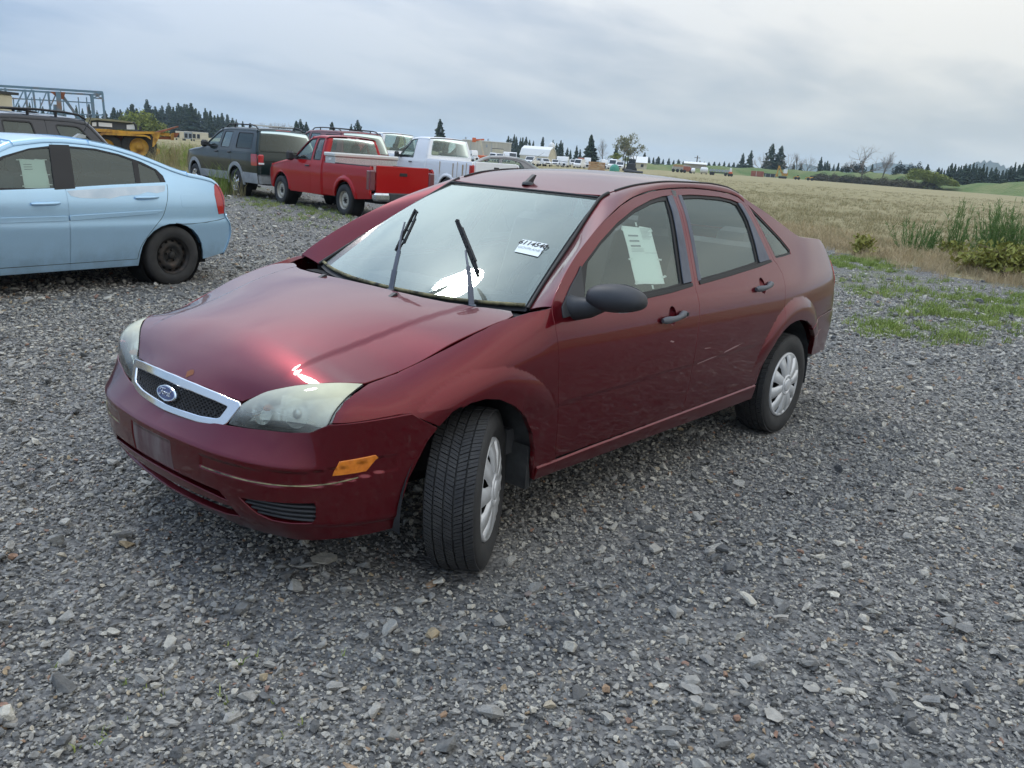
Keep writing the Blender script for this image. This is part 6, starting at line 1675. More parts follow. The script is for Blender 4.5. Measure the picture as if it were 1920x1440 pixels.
# ---- wagons and sport utilities
def suv(name, label, loc, rotz, paint, half, zr, wb, x_rear, x_front, R, wheel, clad=None, rear_glass=M_TINT, lamp_z=(.85, 1.14), slant=.28, rails=True, hood=1.16, front_glass=M_GLASS_B, low=.40, lampw=.34):
    a = -wb; bz = hood + .08; xr = x_rear
    ol = [(x_front + .08, low), (x_front, .62), (x_front + .03, .90), (x_front + .20, hood - .06), (a + .40, hood + .05), (a + .66, hood + .10), (a + .78, hood + .18), (a + 1.40, zr - .10), (a + 1.62, zr - .03), (a + 2.1, zr), (xr - slant - .35, zr), (xr - slant - .10, zr - .03), (xr - slant + .0, zr - .11), (xr - .06, bz - .04), (xr, bz - .20), (xr + .02, .64), (xr + .02, low)]
    V = Vehicle(name, label, 'sport utility', loc, rotz, [(low - .1, half - .05), (low, half - .025), (.6, half), (.85, half), (bz - .08, half - .012), (bz, half - .03), (zr - .15, half - .17), (zr, half - .23)], (a + .1, .12, xr - .7, .10), ol, .07, .03)
    arF = arch_pts(a, R, R + .10, R + .10, low); arR = arch_pts(0, R, R + .10, R + .10, low)
    poly = V.side_poly(0, len(ol) - 1, [(R + .11, low)] + arR[1:-1] + [(-R - .11, low), (a + R + .11, low)] + arF[1:-1] + [(a - R - .11, low)], None)
    w1 = [(a + .94, bz + .02), (a + .98, bz + .14), (a + 1.42, zr - .18), (a + 1.60, zr - .125), (a + 1.72, zr - .12), (a + 1.70, bz + .02)]
    w2 = round_poly([(a + 1.84, bz + .02), (a + 1.86, zr - .12), (-.52, zr - .12), (-.48, bz + .02)], .04)
    w3 = round_poly([(-.06, bz + .02), (-.14, zr - .13), (xr - slant - .26, zr - .14), (xr - .42, bz + .03)], .06)
    win = [w1, w2, w3]
    split_sides(V, poly, [((a + .60, .1), (a + .70, 2.3)), ((a + 1.78, .1), (a + 1.78, 2.3)), ((-.36, .1), (-.26, 2.3))], ['fender', 'front_door', 'rear_door', 'quarter_panel'], win, paint, step=.04, gap=.004)
    for i, w in enumerate(win):
        V.sides('window', V.side, inset_poly(w, -.004), step=.07, mat=front_glass if i == 0 else (M_GLASS_D if i == 1 else rear_glass), depth=0, lift=-.010); V.sides('window_frame', V.side, inset_poly(w, -.012), holes=[inset_poly(w, .008)], step=.06, mat=M_SEAL, depth=.004, lift=.002)
    ts = [V.at(i) for i in range(len(ol))]
    V.skin('front_face', ts[0] + .01, ts[3], clad or paint); V.skin('bonnet', ts[3] + .004, ts[5], paint)
    def glasspiece(nm, t0, t1, mat, w=.84):
        h = round_poly([(t0 + .02, -w), (t0 + .02, w), (t1 - .02, w), (t1 - .02, -w)], .06)
        fr = V.skin(nm + '_frame', t0, t1, paint, holes=[h]); panel(nm, V.top, inset_poly(h, -.008), step=.08, mat=mat, parent=fr, depth=0, lift=-.006, flip=-1, e=.006); return fr
    V.skin('scuttle', ts[5] + .004, ts[6], M_SEAL); glasspiece('windscreen', ts[6] + .004, ts[8], M_GLASS_B); V.skin('roof', ts[8] + .003, ts[11] - .02, paint)
    glasspiece('rear_window', ts[11] + .06, ts[13] - .01, rear_glass, .90); V.skin('roof_edge', ts[11] - .017, ts[11] + .057, paint); V.skin('tailgate', ts[13] - .006, ts[15], paint); V.skin('rear_bumper', ts[15] + .004, ts[16] - .004, clad or paint, lift=.03)
    bl = MB(); bl.box((xr - slant - .075, 0, zr - .035), (.03, .42, .03), (0, .6, 0), .006); bl.build('brake_light', M_REDLENS, V.root)
    mb = MB(); mb.tube([(xr - slant + .09, -.05, bz + .10), (xr - slant + .10, .25, bz + .13), (xr - slant + .06, .48, bz + .16)], .012, 6); mb.build('rear_wiper', M_SEAL, V.root)
    for m in (0, 1):
        sg = 1 if m else -1
        panel('tail_light', V.side, round_poly([(xr - lampw - .02, lamp_z[0]), (xr - lampw - .05, lamp_z[1]), (xr - .09, lamp_z[1]), (xr - .06, lamp_z[0])], .03), step=.04, mat=M_REDLENS, parent=V.root, depth=.012, lift=.006, flip=1, mirror=bool(m))
        tl = MB(); tl.box((xr - .04, sg * (float(V.Y(xr - .1, 1.0)) - .09), (lamp_z[0] + lamp_z[1]) / 2), (.10, .16, lamp_z[1] - lamp_z[0]), bevel=.03); tl.build('tail_light', M_REDLENS, V.root)
        rv = MB(); rv.box((xr - .035, sg * (float(V.Y(xr - .1, 1.0)) - .09), lamp_z[0] + .06), (.105, .15, .05), bevel=.01); rv.build('reversing_lens', M_WHITELENS, V.root)
        if clad is not None:
            low_poly = [(-R - .12, low), (a + R + .12, low), (a + R + .12, .60), (-R - .12, .62)]
            panel('side_cladding', V.side, inset_poly(low_poly, .004), step=.06, mat=clad, parent=V.root, depth=.014, lift=.012, flip=1, mirror=bool(m))
            panel('side_cladding', V.side, [(R + .12, low), (R + .14, .66), (xr - .06, .66), (xr - .04, low)], step=.06, mat=clad, parent=V.root, depth=.014, lift=.012, flip=1, mirror=bool(m))
            for ax in (a, 0):
                t = np.linspace(-.05, math.pi + .05, 22); out_ = [(ax + (R + .19) * math.cos(q), R + (R + .19) * math.sin(q)) for q in t]; in_ = [(ax + (R + .095) * math.cos(q), R + (R + .095) * math.sin(q)) for q in t[::-1]]
                panel('arch_flare', V.side, out_ + in_, step=.05, mat=clad, parent=V.root, depth=.03, lift=.022, flip=1, mirror=bool(m))
        mb = MB(); mb.box((a + 1.02, sg * (half + .10), bz + .07), (.12, .20, .19), (0, 0, sg * -.15), .05); mb.beam((a + 1.03, sg * (half - .04), bz + .03), (a + 1.02, sg * (half + .03), bz + .05), .07, .07); mb.build('wing_mirror', M_TRIM, V.root)
        bar_handle(V, a + 1.52, a + 1.70, bz - .12, V.root, M_TRIM, sg, .035, .018); bar_handle(V, -.52, -.34, bz - .11, V.root, M_TRIM, sg, .035, .018)
        if rails:
            y = sg * (half - .27); mb = MB(); mb.tube([(a + 1.75, y, zr - .01), (a + 1.9, y, zr + .06), (a + 2.4, y, zr + .085), (xr - .85, y, zr + .075), (xr - .62, y, zr + .05), (xr - .50, y, zr - .01)], .018, 8)
            for x in (a + 2.3, xr - 1.0): mb.bar((x, y, zr - .01), (x, y, zr + .08), .022, 6)
            mb.build('roof_rail', M_SEAL, V.root)
    if rails:
        for x in (a + 2.3, xr - 1.0):
            mb = MB(); mb.beam((x, -half + .27, zr + .085), (x, half - .27, zr + .085), .05, .022); mb.build('cross_bar', M_ALU if clad is not None else M_SEAL, V.root)
    add_underside(V, x_front + .2, xr - .1, half, low - .04, (a, 0), R); wheels(V, (a, 0), half - .11, R, .235, R * .62, wheel); seats(V, (a + 1.55, a + 2.5), .40, bz - .08, .62)
    mb = MB(); mb.box((a / 2 + .4, 0, .66), (-a + .8, half * 1.75, .2)); mb.build('cabin_floor', M_INT2, V.root)
    return V
SUVG = suv('sport_utility', 'dark green sport utility with grey lower cladding and chrome wheels', (11.59, 18.12, 0), RA, M_GREEN, .905, 1.80, 2.90, 1.33, -3.75, .355, 'chrome', M_CLAD)
SUVB = suv('sport_utility', 'dark blue-black sport utility with roof rails behind the light blue sedan', (3.75, 12.9, 0), rad(7.5), M_BLACKP, .92, 1.63, 2.82, .93, -3.55, .36, 'alloy', None, M_GLASS_D, hood=1.04, slant=.42)
SUVM = suv('sport_utility', 'faded maroon sport utility whose roof shows behind the red pickup', place_rear_left(640, 29.0, 1.2, .98), RA, M_MAR2, .98, 1.98, 3.0, 1.2, -3.9, .38, 'alloy', None, M_TINT, hood=1.25)

def grey_sedan():
    ol = [(-3.45, .25), (-3.55, .5), (-3.45, .72), (-3.2, .84), (-2.3, 1.0), (-2.05, 1.06), (-1.35, 1.43), (-1.1, 1.51), (-.6, 1.545), (-.15, 1.52), (.15, 1.45), (.75, 1.13), (1.05, 1.10), (1.15, 1.0), (1.18, .6), (1.1, .3)]
    x, y, z = spot(985, 31.5)
    V = Vehicle('parked_car', 'taupe sedan whose roof shows behind the older white pickup bed', 'car', (x + .2, y + .4, z), rad(-47), [(.15, .82), (.3, .87), (.6, .90), (.9, .88), (1.05, .84), (1.3, .72), (1.52, .58)], (-2.0, .1, .3, .15), ol, .07, .03)
    poly = V.side_poly(0, len(ol) - 1, [(.42, .27)] + arch_pts(0, .31, .38, .37, .27)[1:-1] + [(-.42, .27), (-2.33, .27)] + arch_pts(-2.75, .31, .38, .37, .27)[1:-1] + [(-3.17, .27)], None)
    w1 = [(-1.95, 1.03), (-1.38, 1.36), (-1.15, 1.43), (-.78, 1.45), (-.82, 1.06)]; w2 = [(-.70, 1.06), (-.68, 1.45), (-.3, 1.43), (-.02, 1.36), (.12, 1.20), (.10, 1.10)]
    split_sides(V, poly, [((-2.1, 0), (-1.9, 2)), ((-.76, 0), (-.74, 2))], ['fender', 'front_door', 'rear_body'], [w1, w2], M_GREYP, step=.05, gap=.004)
    for w in (w1, w2): V.sides('window', V.side, inset_poly(w, -.004), step=.08, mat=M_GLASS_B, depth=0, lift=-.01)
    ts = [V.at(i) for i in range(len(ol))]
    V.skin('front_bumper', ts[0] + .01, ts[3], M_GREYP); V.skin('bonnet', ts[3], ts[5], M_GREYP)
    def gp_(nm, t0, t1):
        h = round_poly([(t0 + .03, -.86), (t0 + .03, .86), (t1 - .03, .86), (t1 - .03, -.86)], .06); fr = V.skin(nm + '_frame', t0, t1, M_GREYP, holes=[h]); panel(nm, V.top, inset_poly(h, -.008), step=.08, mat=M_GLASS_B, parent=fr, depth=0, lift=-.006, flip=-1, e=.006)
    gp_('windscreen', ts[5], ts[7]); V.skin('roof', ts[7], ts[9], M_GREYP); gp_('rear_window', ts[9], ts[11]); V.skin('boot_lid', ts[11], ts[14], M_GREYP); V.skin('rear_bumper', ts[14], ts[15], M_GREYP)
    add_underside(V, -3.3, 1.0, .86, .2, (-2.75, 0), .32); wheels(V, (-2.75, 0), .78, .32, .21, .2, 'alloy'); seats(V, (-1.0, -.1), .38, .80)
    mb = MB(); mb.tube([(.35, 0, 1.37), (.62, 0, 1.62), (.85, 0, 1.80)], [.006, .004, .003], 5); mb.build('aerial', M_SEAL, V.root)
grey_sedan()
# ------------------------------------------------------------------ far land: bank, hills
def strip_mesh(name, P0, P1, mat, kind='structure', rows=None):
    n = len(P0); return tag(mesh_from(name, list(P0) + list(P1), [(i, i + 1, n + i + 1, n + i) for i in range(n - 1)], mat, None, True), kind=kind)
M_BANK = principled('green bank', (.10, .16, .04), .95)
add_noise_colour(M_BANK, (.075, .135, .030), (.19, .20, .075), .10, detail=8, rough=.7, lo=.38, hi=.66, bump=1.0, bump_scale=1.2, dist=.4)
M_HILL = principled('wooded hills', (.03, .05, .035), .95)
add_noise_colour(M_HILL, (.020, .035, .025), (.045, .06, .04), .01, detail=6)
def bank():
    px = np.linspace(1130, 2350, 90); V = []
    dist = np.interp(px, [1130, 1300, 1500, 1700, 1900, 2350], [300, 330, 380, 330, 300, 280])
    h = np.interp(px, [1130, 1180, 1300, 1450, 1640, 1740, 1800, 1860, 1930, 2350], [.3, 1.6, 2.6, 3.2, 4.4, 4.2, 2.2, 3.4, 4.2, 4]) + .25 * np.sin(px * .09) + .18 * np.sin(px * .23)
    rows = []
    for off, k in ((-14, -.02), (-9, .25), (-4, .75), (2, 1.0), (30, .96), (160, .8)):
        r = []
        for p, d, hh in zip(px, dist, h):
            x, y, z = spot(p, d + off); r.append((x, y, z + hh * k + (.0 if k < 0 else .12 * math.sin(p * .7 + off))))
        rows.append(r)
    n = len(px); V = [v for r in rows for v in r]; F = [(i * n + j, i * n + j + 1, (i + 1) * n + j + 1, (i + 1) * n + j) for i in range(len(rows) - 1) for j in range(n - 1)]
    o = mesh_from('grass_bank', V, F, M_BANK, None, True); tag(o, kind='structure')
bank()
def hills():
    for k, (D, pts) in enumerate(((2750, [(1240, 2), (1330, 8), (1370, 20), (1410, 14), (1460, 26), (1500, 34), (1560, 30), (1605, 34), (1640, 46), (1670, 50), (1700, 46), (1730, 40), (1760, 36), (1790, 28), (1900, 34), (2000, 40), (2200, 30), (2500, 20)]), (2250, [(1660, -4), (1720, 14), (1765, 22), (1790, 40), (1820, 62), (1845, 66), (1870, 58), (1900, 46), (1930, 34), (1990, 24), (2100, 20), (2300, 8)]))):
        px = np.linspace(pts[0][0], pts[-1][0], 120); el = .86 * catmull(*zip(*pts))(px) + np.sin(px * .05) * .8
        el = np.maximum(el, 0); V = []
        for r, f in ((0, 0), (.35, .55), (1, 1.0), (2.2, .1)):
            for p, e in zip(px, el):
                x, y, z = spot(p, D + r * 220); V.append((x, y, 2 + f * e * D / 1577 * (1 + .05 * math.sin(p * .5 + 3 * r))))
        n = len(px); F = [(i * n + j, i * n + j + 1, (i + 1) * n + j + 1, (i + 1) * n + j) for i in range(3) for j in range(n - 1)]
        tag(mesh_from('hills', V, F, M_HILL, None, True), kind='structure')
hills()

# ------------------------------------------------------------------ trees
def foliage_mat(name, c1, c2, scale=1.2):
    m = principled(name, c1, .85); add_noise_colour(m, c1, c2, scale, detail=4, lo=.35, hi=.65); m.node_tree.nodes['Principled BSDF'].inputs['Specular IOR Level'].default_value = .15; return m
M_CONIFER = foliage_mat('conifer needles', (.017, .032, .022), (.045, .065, .038))
M_BARK = foliage_mat('bark', (.07, .055, .045), (.13, .11, .09), 3)
M_TWIG = foliage_mat('bare twigs', (.16, .13, .105), (.26, .22, .185), 2)
M_LEAF_Y = foliage_mat('fresh yellow-green leaves', (.15, .19, .035), (.25, .27, .07))
M_LEAF_P = foliage_mat('pale new leaves', (.20, .21, .12), (.30, .29, .18))
M_SCRUB = foliage_mat('brown scrub', (.075, .065, .045), (.15, .13, .08))
M_DARKBUSH = foliage_mat('dark bush', (.012, .02, .014), (.03, .04, .025))

def conifer_mesh(seed, levels=24, width=.19, gap=.15, droop=.25, bare=.06):
    """unit-height conifer crown: whorls of drooping fronds"""
    g = np.random.default_rng(seed); mb = MB()
    for k in range(levels):
        t = bare + (1 - bare) * (k + g.uniform(-.3, .3)) / levels; z = t * .98
        R = width * (1 - t)**.85 * g.uniform(.75, 1.2) + .010
        n = int(g.integers(6, 9)); ph = g.uniform(0, 6.28)
        for i in range(n):
            if g.uniform() < gap: continue
            a = ph + 6.283 * i / n + g.uniform(-.25, .25); r = R * g.uniform(.6, 1.25); w = r * g.uniform(.30, .5) + .006
            d = np.array([math.cos(a), math.sin(a), 0]); s = np.array([-math.sin(a), math.cos(a), 0]); up = np.array([0, 0, 1])
            dr = droop * r * g.uniform(.6, 1.5)
            p0 = up * z; p1 = d * r * .55 + up * (z - dr * .25); p2 = d * r + up * (z - dr + .25 * dr * (t > .8))
            V = [p0 + up * .012, p1 + s * w, p1 + up * .015, p1 - s * w, p2 + s * w * .3, p2 - s * w * .35, p1 * .8 + s * w * .6 - up * (.03 * (1 - t) + .006), p1 - s * w * .6 - up * (.035 * (1 - t) + .006)]
            mb.add(V, [(0, 1, 2), (0, 2, 3), (1, 4, 2), (2, 5, 3), (2, 4, 5), (1, 6, 4), (3, 5, 7)])
    return mb
def conifer_proto(seed, **k):
    r = bpy.data.objects.new('conifer', None)
    t = MB(); t.bar((0, 0, -.02), (0, 0, .5), .011, 6, .007); t.bar((0, 0, .5), (0, 0, .97), .007, 5, .001); tr = t.build('trunk', M_BARK)
    c = conifer_mesh(seed, **k).build('crown', M_CONIFER, flat=True, fix=False)
    m = (tr.data, c.data); bpy.data.objects.remove(tr); bpy.data.objects.remove(c); bpy.data.objects.remove(r); return m
CONIF = [conifer_proto(1), conifer_proto(2, width=.16, levels=26), conifer_proto(3, width=.22, gap=.28), conifer_proto(4, width=.14, levels=28, gap=.2), conifer_proto(5, width=.25, levels=22, gap=.35, bare=.16), conifer_proto(6, width=.30, levels=30, gap=.08, bare=.03, droop=.18)]
def bare_mesh(seed, spread=.55, depth=6, leaf=None):
    g = np.random.default_rng(seed); tr, tw, lf = MB(), MB(), MB()
    def grow(p, d, L, r, k):
        q = p + d * L; (tr if k < 2 else tw).bar(p, q, r, 5 if k < 2 else 3, r * .72, caps=False)
        if leaf and k >= 3:
            for _ in range(leaf):
                c = q + g.normal(0, .022, 3); u, v = g.normal(0, .012, 3), g.normal(0, .012, 3); lf.add([c - u, c + v, c + u, c - v], [(0, 1, 2, 3)])
        if k >= depth: return
        for _ in range(2 if k else 3):
            nd = d + g.normal(0, spread, 3) * np.array([1, 1, .55]) + np.array([0, 0, .18]); nd /= np.linalg.norm(nd)
            grow(q, nd, L * g.uniform(.62, .86), r * .64, k + 1)
        if k < 3:
            nd = d + g.normal(0, spread * .4, 3); nd /= np.linalg.norm(nd); grow(q, nd, L * .85, r * .7, k + 1)
    grow(np.array([0, 0, -.02]), np.array([0, 0, 1.0]), .24, .016, 0)
    allv = np.array(tr.v + tw.v); s = 1 / allv[:, 2].max()
    for m in (tr, tw, lf): m.v = [(x * s, y * s, z * s) for x, y, z in m.v]
    return tr, tw, lf
def bare_proto(seed, spread=.5, depth=6, leaf=None, leafmat=None):
    a, b, c = bare_mesh(seed, spread, depth, leaf); o = [a.build('trunk', M_BARK, fix=False), b.build('crown', M_TWIG, fix=False)]
    if leaf: o.append(c.build('leaves', leafmat, flat=True, fix=False))
    m = [x.data for x in o]
    for x in o: bpy.data.objects.remove(x)
    return m
BARE = [bare_proto(3), bare_proto(8, .62), bare_proto(12, .42)]
LEAFY = [bare_proto(21, .55, 5, 5, M_LEAF_P), bare_proto(22, .6, 5, 9, M_LEAF_Y)]
def bush_mesh(seed, n=1500, flat=.8):
    g = np.random.default_rng(seed); mb = MB()
    for _ in range(n):
        d = g.normal(size=3); d /= np.linalg.norm(d); d[2] = abs(d[2]); c = d * g.uniform(.45, 1)**.5 * np.array([.5, .5, flat]) * (1 + .25 * math.sin(5 * d[0] + seed) * math.cos(4 * d[1]))
        u, v = g.normal(0, .022, 3), g.normal(0, .022, 3); mb.add([c - u, c + v, c + u, c - v], [(0, 1, 2, 3)])
    mb.bar((0, 0, 0), (0, 0, .4), .03, 5); return mb
def height_for(px, top, dist, z0):
    d = ray(px, top); t = dist / np.linalg.norm(d[:2]); return CAM_POS[2] + t * d[2] - z0
def tree(name, meshes, px, top, dist, label, group=None, wide=1.0, cat='tree'):
    x, y, z = spot(px, dist); h = height_for(px, top, dist, z)
    r = empty(name, (x, y, z), RNG.uniform(0, 6.28), label, cat, group); k = RNG.uniform(.82, 1.25); r.scale = (h * wide * k, h * wide * k, h); r.rotation_euler = (RNG.normal(0, .02), RNG.normal(0, .02), RNG.uniform(0, 6.28))
    for nm, me in zip(('trunk', 'crown', 'leaves'), meshes):
        o = bpy.data.objects.new(nm, me); COL.objects.link(o); o.parent = r
    return r
LW = 'tall dark conifer in the dense treeline beyond the yellow truck and trailers'
for i, (p, t) in enumerate([(200, 206), (214, 199), (222, 205), (228, 203), (240, 200), (248, 192), (258, 201), (266, 206), (277, 184), (286, 202), (292, 197), (299, 204), (306, 196), (313, 200), (320, 190), (328, 198), (335, 191), (341, 196), (346, 192), (352, 193), (360, 191), (367, 200), (374, 206), (385, 200), (390, 208), (395, 205), (403, 214), (410, 212), (418, 210), (428, 212), (436, 219), (444, 222), (456, 226), (470, 229)]):
    tree('conifer', CONIF[i % 4], p, t, 400 + 37 * (i % 5), LW, 'treeline beyond the yellow truck', 1.75)
for i, (p, t) in enumerate([(22, 196), (38, 192), (58, 190), (82, 198), (101, 203), (122, 200), (146, 195), (157, 202), (168, 192), (184, 205)]):
    tree('conifer', CONIF[(i + 1) % 4], p, t, 430 + 30 * (i % 4), 'dark conifer seen through the blue steel lattice frame', 'trees behind the lattice frame', 1.1)
for i, (p, t) in enumerate([(482, 231), (492, 229), (503, 230), (512, 227), (521, 229), (531, 230), (541, 229)]):
    tree('bare_tree', BARE[i % 3], p, t, 420, 'grey leafless tree in the low row above the dark green sport utility', 'leafless row behind the sport utility', 1.0)
for i, (p, t, l) in enumerate([(556, 224, 'dark conifer behind the faded maroon roof, left of a close trio'), (564, 221, 'tallest conifer of the close trio behind the faded maroon roof'), (573, 226, 'right-hand conifer of the close trio behind the faded maroon roof'), (622, 226, 'single rounded conifer above the red pickup cab'), (656, 230, 'shorter conifer of the pair between the red cab and white pickup'), (670, 222, 'taller conifer of the pair between the red cab and white pickup')]):
    tree('conifer', CONIF[(5, 2, 2, 5, 2, 2)[i]], p, t, 330, l, None, 1.35)
tree('conifer', CONIF[4], 823, 219, 300, 'lone ragged conifer rising above the older white pickup cab', None, 1.25)
for i, (p, t) in enumerate([(951, 253), (956, 257), (961, 249), (967, 254), (973, 256), (978, 255), (983, 254), (991, 260), (998, 262), (1015, 254), (1034, 260), (1041, 266), (1048, 261), (1052, 265), (1062, 275), (1068, 279), (1079, 271), (1086, 278)]):
    tree('conifer', CONIF[i % 4], p, t, 380 + 25 * (i % 4), 'dark conifer in the treeline behind the beige warehouse and barn', 'treeline behind the barn', 1.15)
tree('conifer', CONIF[5], 1106, 249, 250, 'broad full dark conifer standing alone right of the white barn', None, .95)
tree('bare_tree', BARE[2], 1129, 259, 290, 'thin leafless tree just right of the broad dark conifer', None, .8)
tree('bare_tree', BARE[1], 1121, 280, 280, 'brown leafless scrub tree behind the lumber stacks', None, 1.6)
tree('conifer', CONIF[0], 1153, 270, 300, 'dark conifer behind the white trucks by the lumber stacks', None, 1.4)
tree('leafing_tree', LEAFY[0], 1167, 250, 270, 'tall thin tree with sparse new leaves near the black forklift', None, .75)
tree('leafing_tree', LEAFY[0], 1190, 270, 275, 'shorter pale leafing tree in front of the white roofed house', None, .9)
tree('leafing_tree', LEAFY[1], 1158, 285, 262, 'bright yellow-green leafing tree left of the black forklift', None, 1.3)
tree('conifer', CONIF[0], 1206, 284, 330, 'dark conifer just right of the white roofed house', None, 1.5)
for i, (p, t) in enumerate([(1214, 293), (1223, 294), (1232, 292), (1241, 297), (1252, 295), (1261, 299), (1270, 297), (1279, 301), (1290, 301), (1299, 302), (1310, 300), (1318, 302), (1327, 303), (1337, 302), (1346, 303), (1355, 301), (1364, 304), (1373, 303), (1381, 305)]):
    tree('conifer', CONIF[i % 4], p, t, 560, 'small far conifer in the low treeline over the green bank', 'low treeline over the green bank', 2.0)
for i, (p, t, l) in enumerate([(1388, 284, 'left conifer of the pair left of the tallest two on the bank'), (1402, 279, 'right conifer of the pair left of the tallest two on the bank'), (1438, 265, 'tallest conifer on the green bank above the red container'), (1456, 269, 'second tallest conifer on the bank beside the tallest one')]):
    tree('conifer', CONIF[(4, 2, 4, 4)[i]], p, t, 400, l, None, 1.15)
for i, (p, t, l) in enumerate([(1423, 283, 'round leafless tree left of the tallest conifer on the bank'), (1474, 286, 'leafless tree right after the two tallest conifers'), (1491, 284, 'leafless tree in the middle of three right of the tallest conifers'), (1509, 287, 'rightmost leafless tree of three right of the tallest conifers'), (1613, 270, 'large spreading leafless tree standing alone on the bank'), (1651, 281, 'smaller leafless tree right of the large spreading one')]):
    tree('bare_tree', BARE[i % 3], p, t, 385 if p < 1600 else 330, l, None, 1.0)
for i, (p, t) in enumerate([(1445, 296), (1466, 300), (1484, 303), (1497, 304), (1534, 292), (1540, 301), (1545, 299), (1551, 304), (1558, 306), (1566, 303), (1574, 310), (1584, 312)]):
    tree('conifer', CONIF[i % 4], p, t, 430, 'dark conifer among the clump on the bank right of the excavator', 'clump on the bank right of the excavator', 1.25)
tree('conifer', CONIF[1], 1629, 305, 380, 'small conifer between the two leafless trees on the bank', None, 1.5)
tree('conifer', CONIF[2], 1733, 305, 340, 'separate spreading conifer left of the right-hand wood', None, 1.35)
for i, (p, t) in enumerate([(1751, 311), (1757, 313), (1764, 316), (1770, 309), (1775, 302), (1782, 305), (1788, 309), (1793, 307), (1800, 303), (1807, 305), (1814, 301), (1821, 304), (1827, 309), (1835, 304), (1842, 309), (1850, 311), (1857, 310), (1864, 318), (1871, 316), (1878, 314), (1884, 307), (1892, 301), (1900, 305), (1905, 299), (1910, 293), (1916, 289), (1924, 292), (1935, 296), (1950, 290), (1970, 299), (1990, 292), (2015, 300)]):
    tree('conifer', CONIF[(4, 0, 1, 3)[i % 4]], p, t, 345 + 16 * (i % 4), 'dark conifer in the wood at the far right beyond the field', 'wood at the far right', 1.15)
BUSH = [bush_mesh(k) for k in (1, 2)]
def bush_proto(mb, mat):
    o = mb.build('foliage', mat, flat=True, fix=False); m = o.data; bpy.data.objects.remove(o); return m
B_DARK, B_SCRUB, B_YEL, B_GREEN = bush_proto(BUSH[0], M_DARKBUSH), bush_proto(BUSH[1], M_SCRUB), bush_proto(bush_mesh(5), M_LEAF_Y), bush_proto(bush_mesh(6), M_BANK)
def bush(me, px, py, dist, w, h, label, group=None, dz=0):
    x, y, z = spot(px, dist, dz); o = bpy.data.objects.new('bush', me); COL.objects.link(o); o.location = (x, y, z); o.scale = (w, w, h); o.rotation_euler = (0, 0, px); return tag(o, label, 'bush', group)
def on_bank(px): return float(np.interp(px, [1130, 1180, 1300, 1450, 1640, 1740, 1800, 1860, 1930], [.3, 1.6, 2.6, 3.2, 4.4, 4.2, 2.2, 3.4, 4.2]))
for p, w in ((1581, 3.0), (1595, 3.6), (1608, 4), (1680, 4.4), (1700, 4.0), (1715, 4.6)):
    bush(B_DARK, p, 0, 338, w, w * 1.15, 'round dark bush on top of the green bank', 'dark bushes on the bank', on_bank(p) - .3)
for k, p in enumerate((1530, 1540, 1552, 1563, 1573, 1590, 1605, 1618, 1640, 1655, 1668, 1690, 1712, 1738)):
    bush(B_SCRUB, p, 0, float(np.interp(p, [1500, 1700, 1900], [366, 316, 286])) - 2, 5.5 + 2 * (k % 3), 2.6 + (k % 2), 'brown scrub bush along the foot of the green bank', 'scrub along the foot of the bank')
for k, p in enumerate((1716, 1726, 1738, 1750, 1760, 1768, 1776)):
    bush(B_YEL, p, 0, 306, 7, 4.5 - .35 * k, 'yellowish broom bush on the rounded end of the bank', 'broom on the bank end', on_bank(p) - 1.5)
for k, (p, w) in enumerate(((245, 7), (262, 9), (285, 6), (300, 5))):
    bush(B_YEL, p, 0, 250, w, w * .9, 'yellow-green rounded shrub tree below the left treeline', 'shrub trees below the left treeline')

# ------------------------------------------------------------------ far yard: buildings, lorries, plant
M_CREAM = principled('cream wall', (.60, .55, .42), .7); add_noise_colour(M_CREAM, (.52, .48, .37), (.66, .61, .48), .6)
M_BEIGE = principled('beige cladding', (.50, .47, .40), .7); add_noise_colour(M_BEIGE, (.44, .415, .355), (.54, .51, .44), .25, stretch=(4, 4, .5))
M_GREYBOX = principled('grey blue box', (.33, .37, .41), .6)
M_WHITEROOF = principled('white metal roof', (.74, .74, .72), .5)
M_BARNDARK = principled('dark barn boards', (.13, .11, .10), .8)
M_SILO = principled('silo', (.40, .38, .34), .6)
M_ORANGE = principled('orange paint', (.62, .13, .04), .5)
M_YELLOW = principled('worn yellow paint', (.50, .27, .03), .6); add_noise_colour(M_YELLOW, (.20, .09, .03), (.56, .31, .04), 2.5, detail=7, lo=.36, hi=.56)
M_LUMBER = principled('sawn lumber', (.46, .27, .13), .8); add_noise_colour(M_LUMBER, (.36, .20, .09), (.54, .34, .18), 1.5, stretch=(1, 1, 8))
M_TARP = principled('green tarpaulin', (.06, .28, .20), .6)
M_CONT = principled('red container', (.36, .11, .07), .6); add_noise_colour(M_CONT, (.28, .08, .05), (.40, .14, .09), .8)
M_SKIP = principled('black steel', (.03, .032, .036), .6)
M_TRUSS = principled('blue steel', (.16, .25, .33), .55); add_noise_colour(M_TRUSS, (.13, .22, .30), (.22, .15, .11), 1.4, detail=7, lo=.50, hi=.70)
M_KHAKI = principled('khaki canvas', (.24, .23, .15), .9); M_DKGREY = principled('dark grey fabric', (.07, .08, .09), .8)
M_RUSTS = principled('rusty steel', (.24, .085, .04), .8); add_noise_colour(M_RUSTS, (.15, .06, .035), (.34, .12, .06), 2)
M_WINDARK = principled('dark glass', (.03, .035, .04), .1)
def facing(px): d = ray(px, 310); return math.atan2(d[1], d[0])    # direction away from the camera
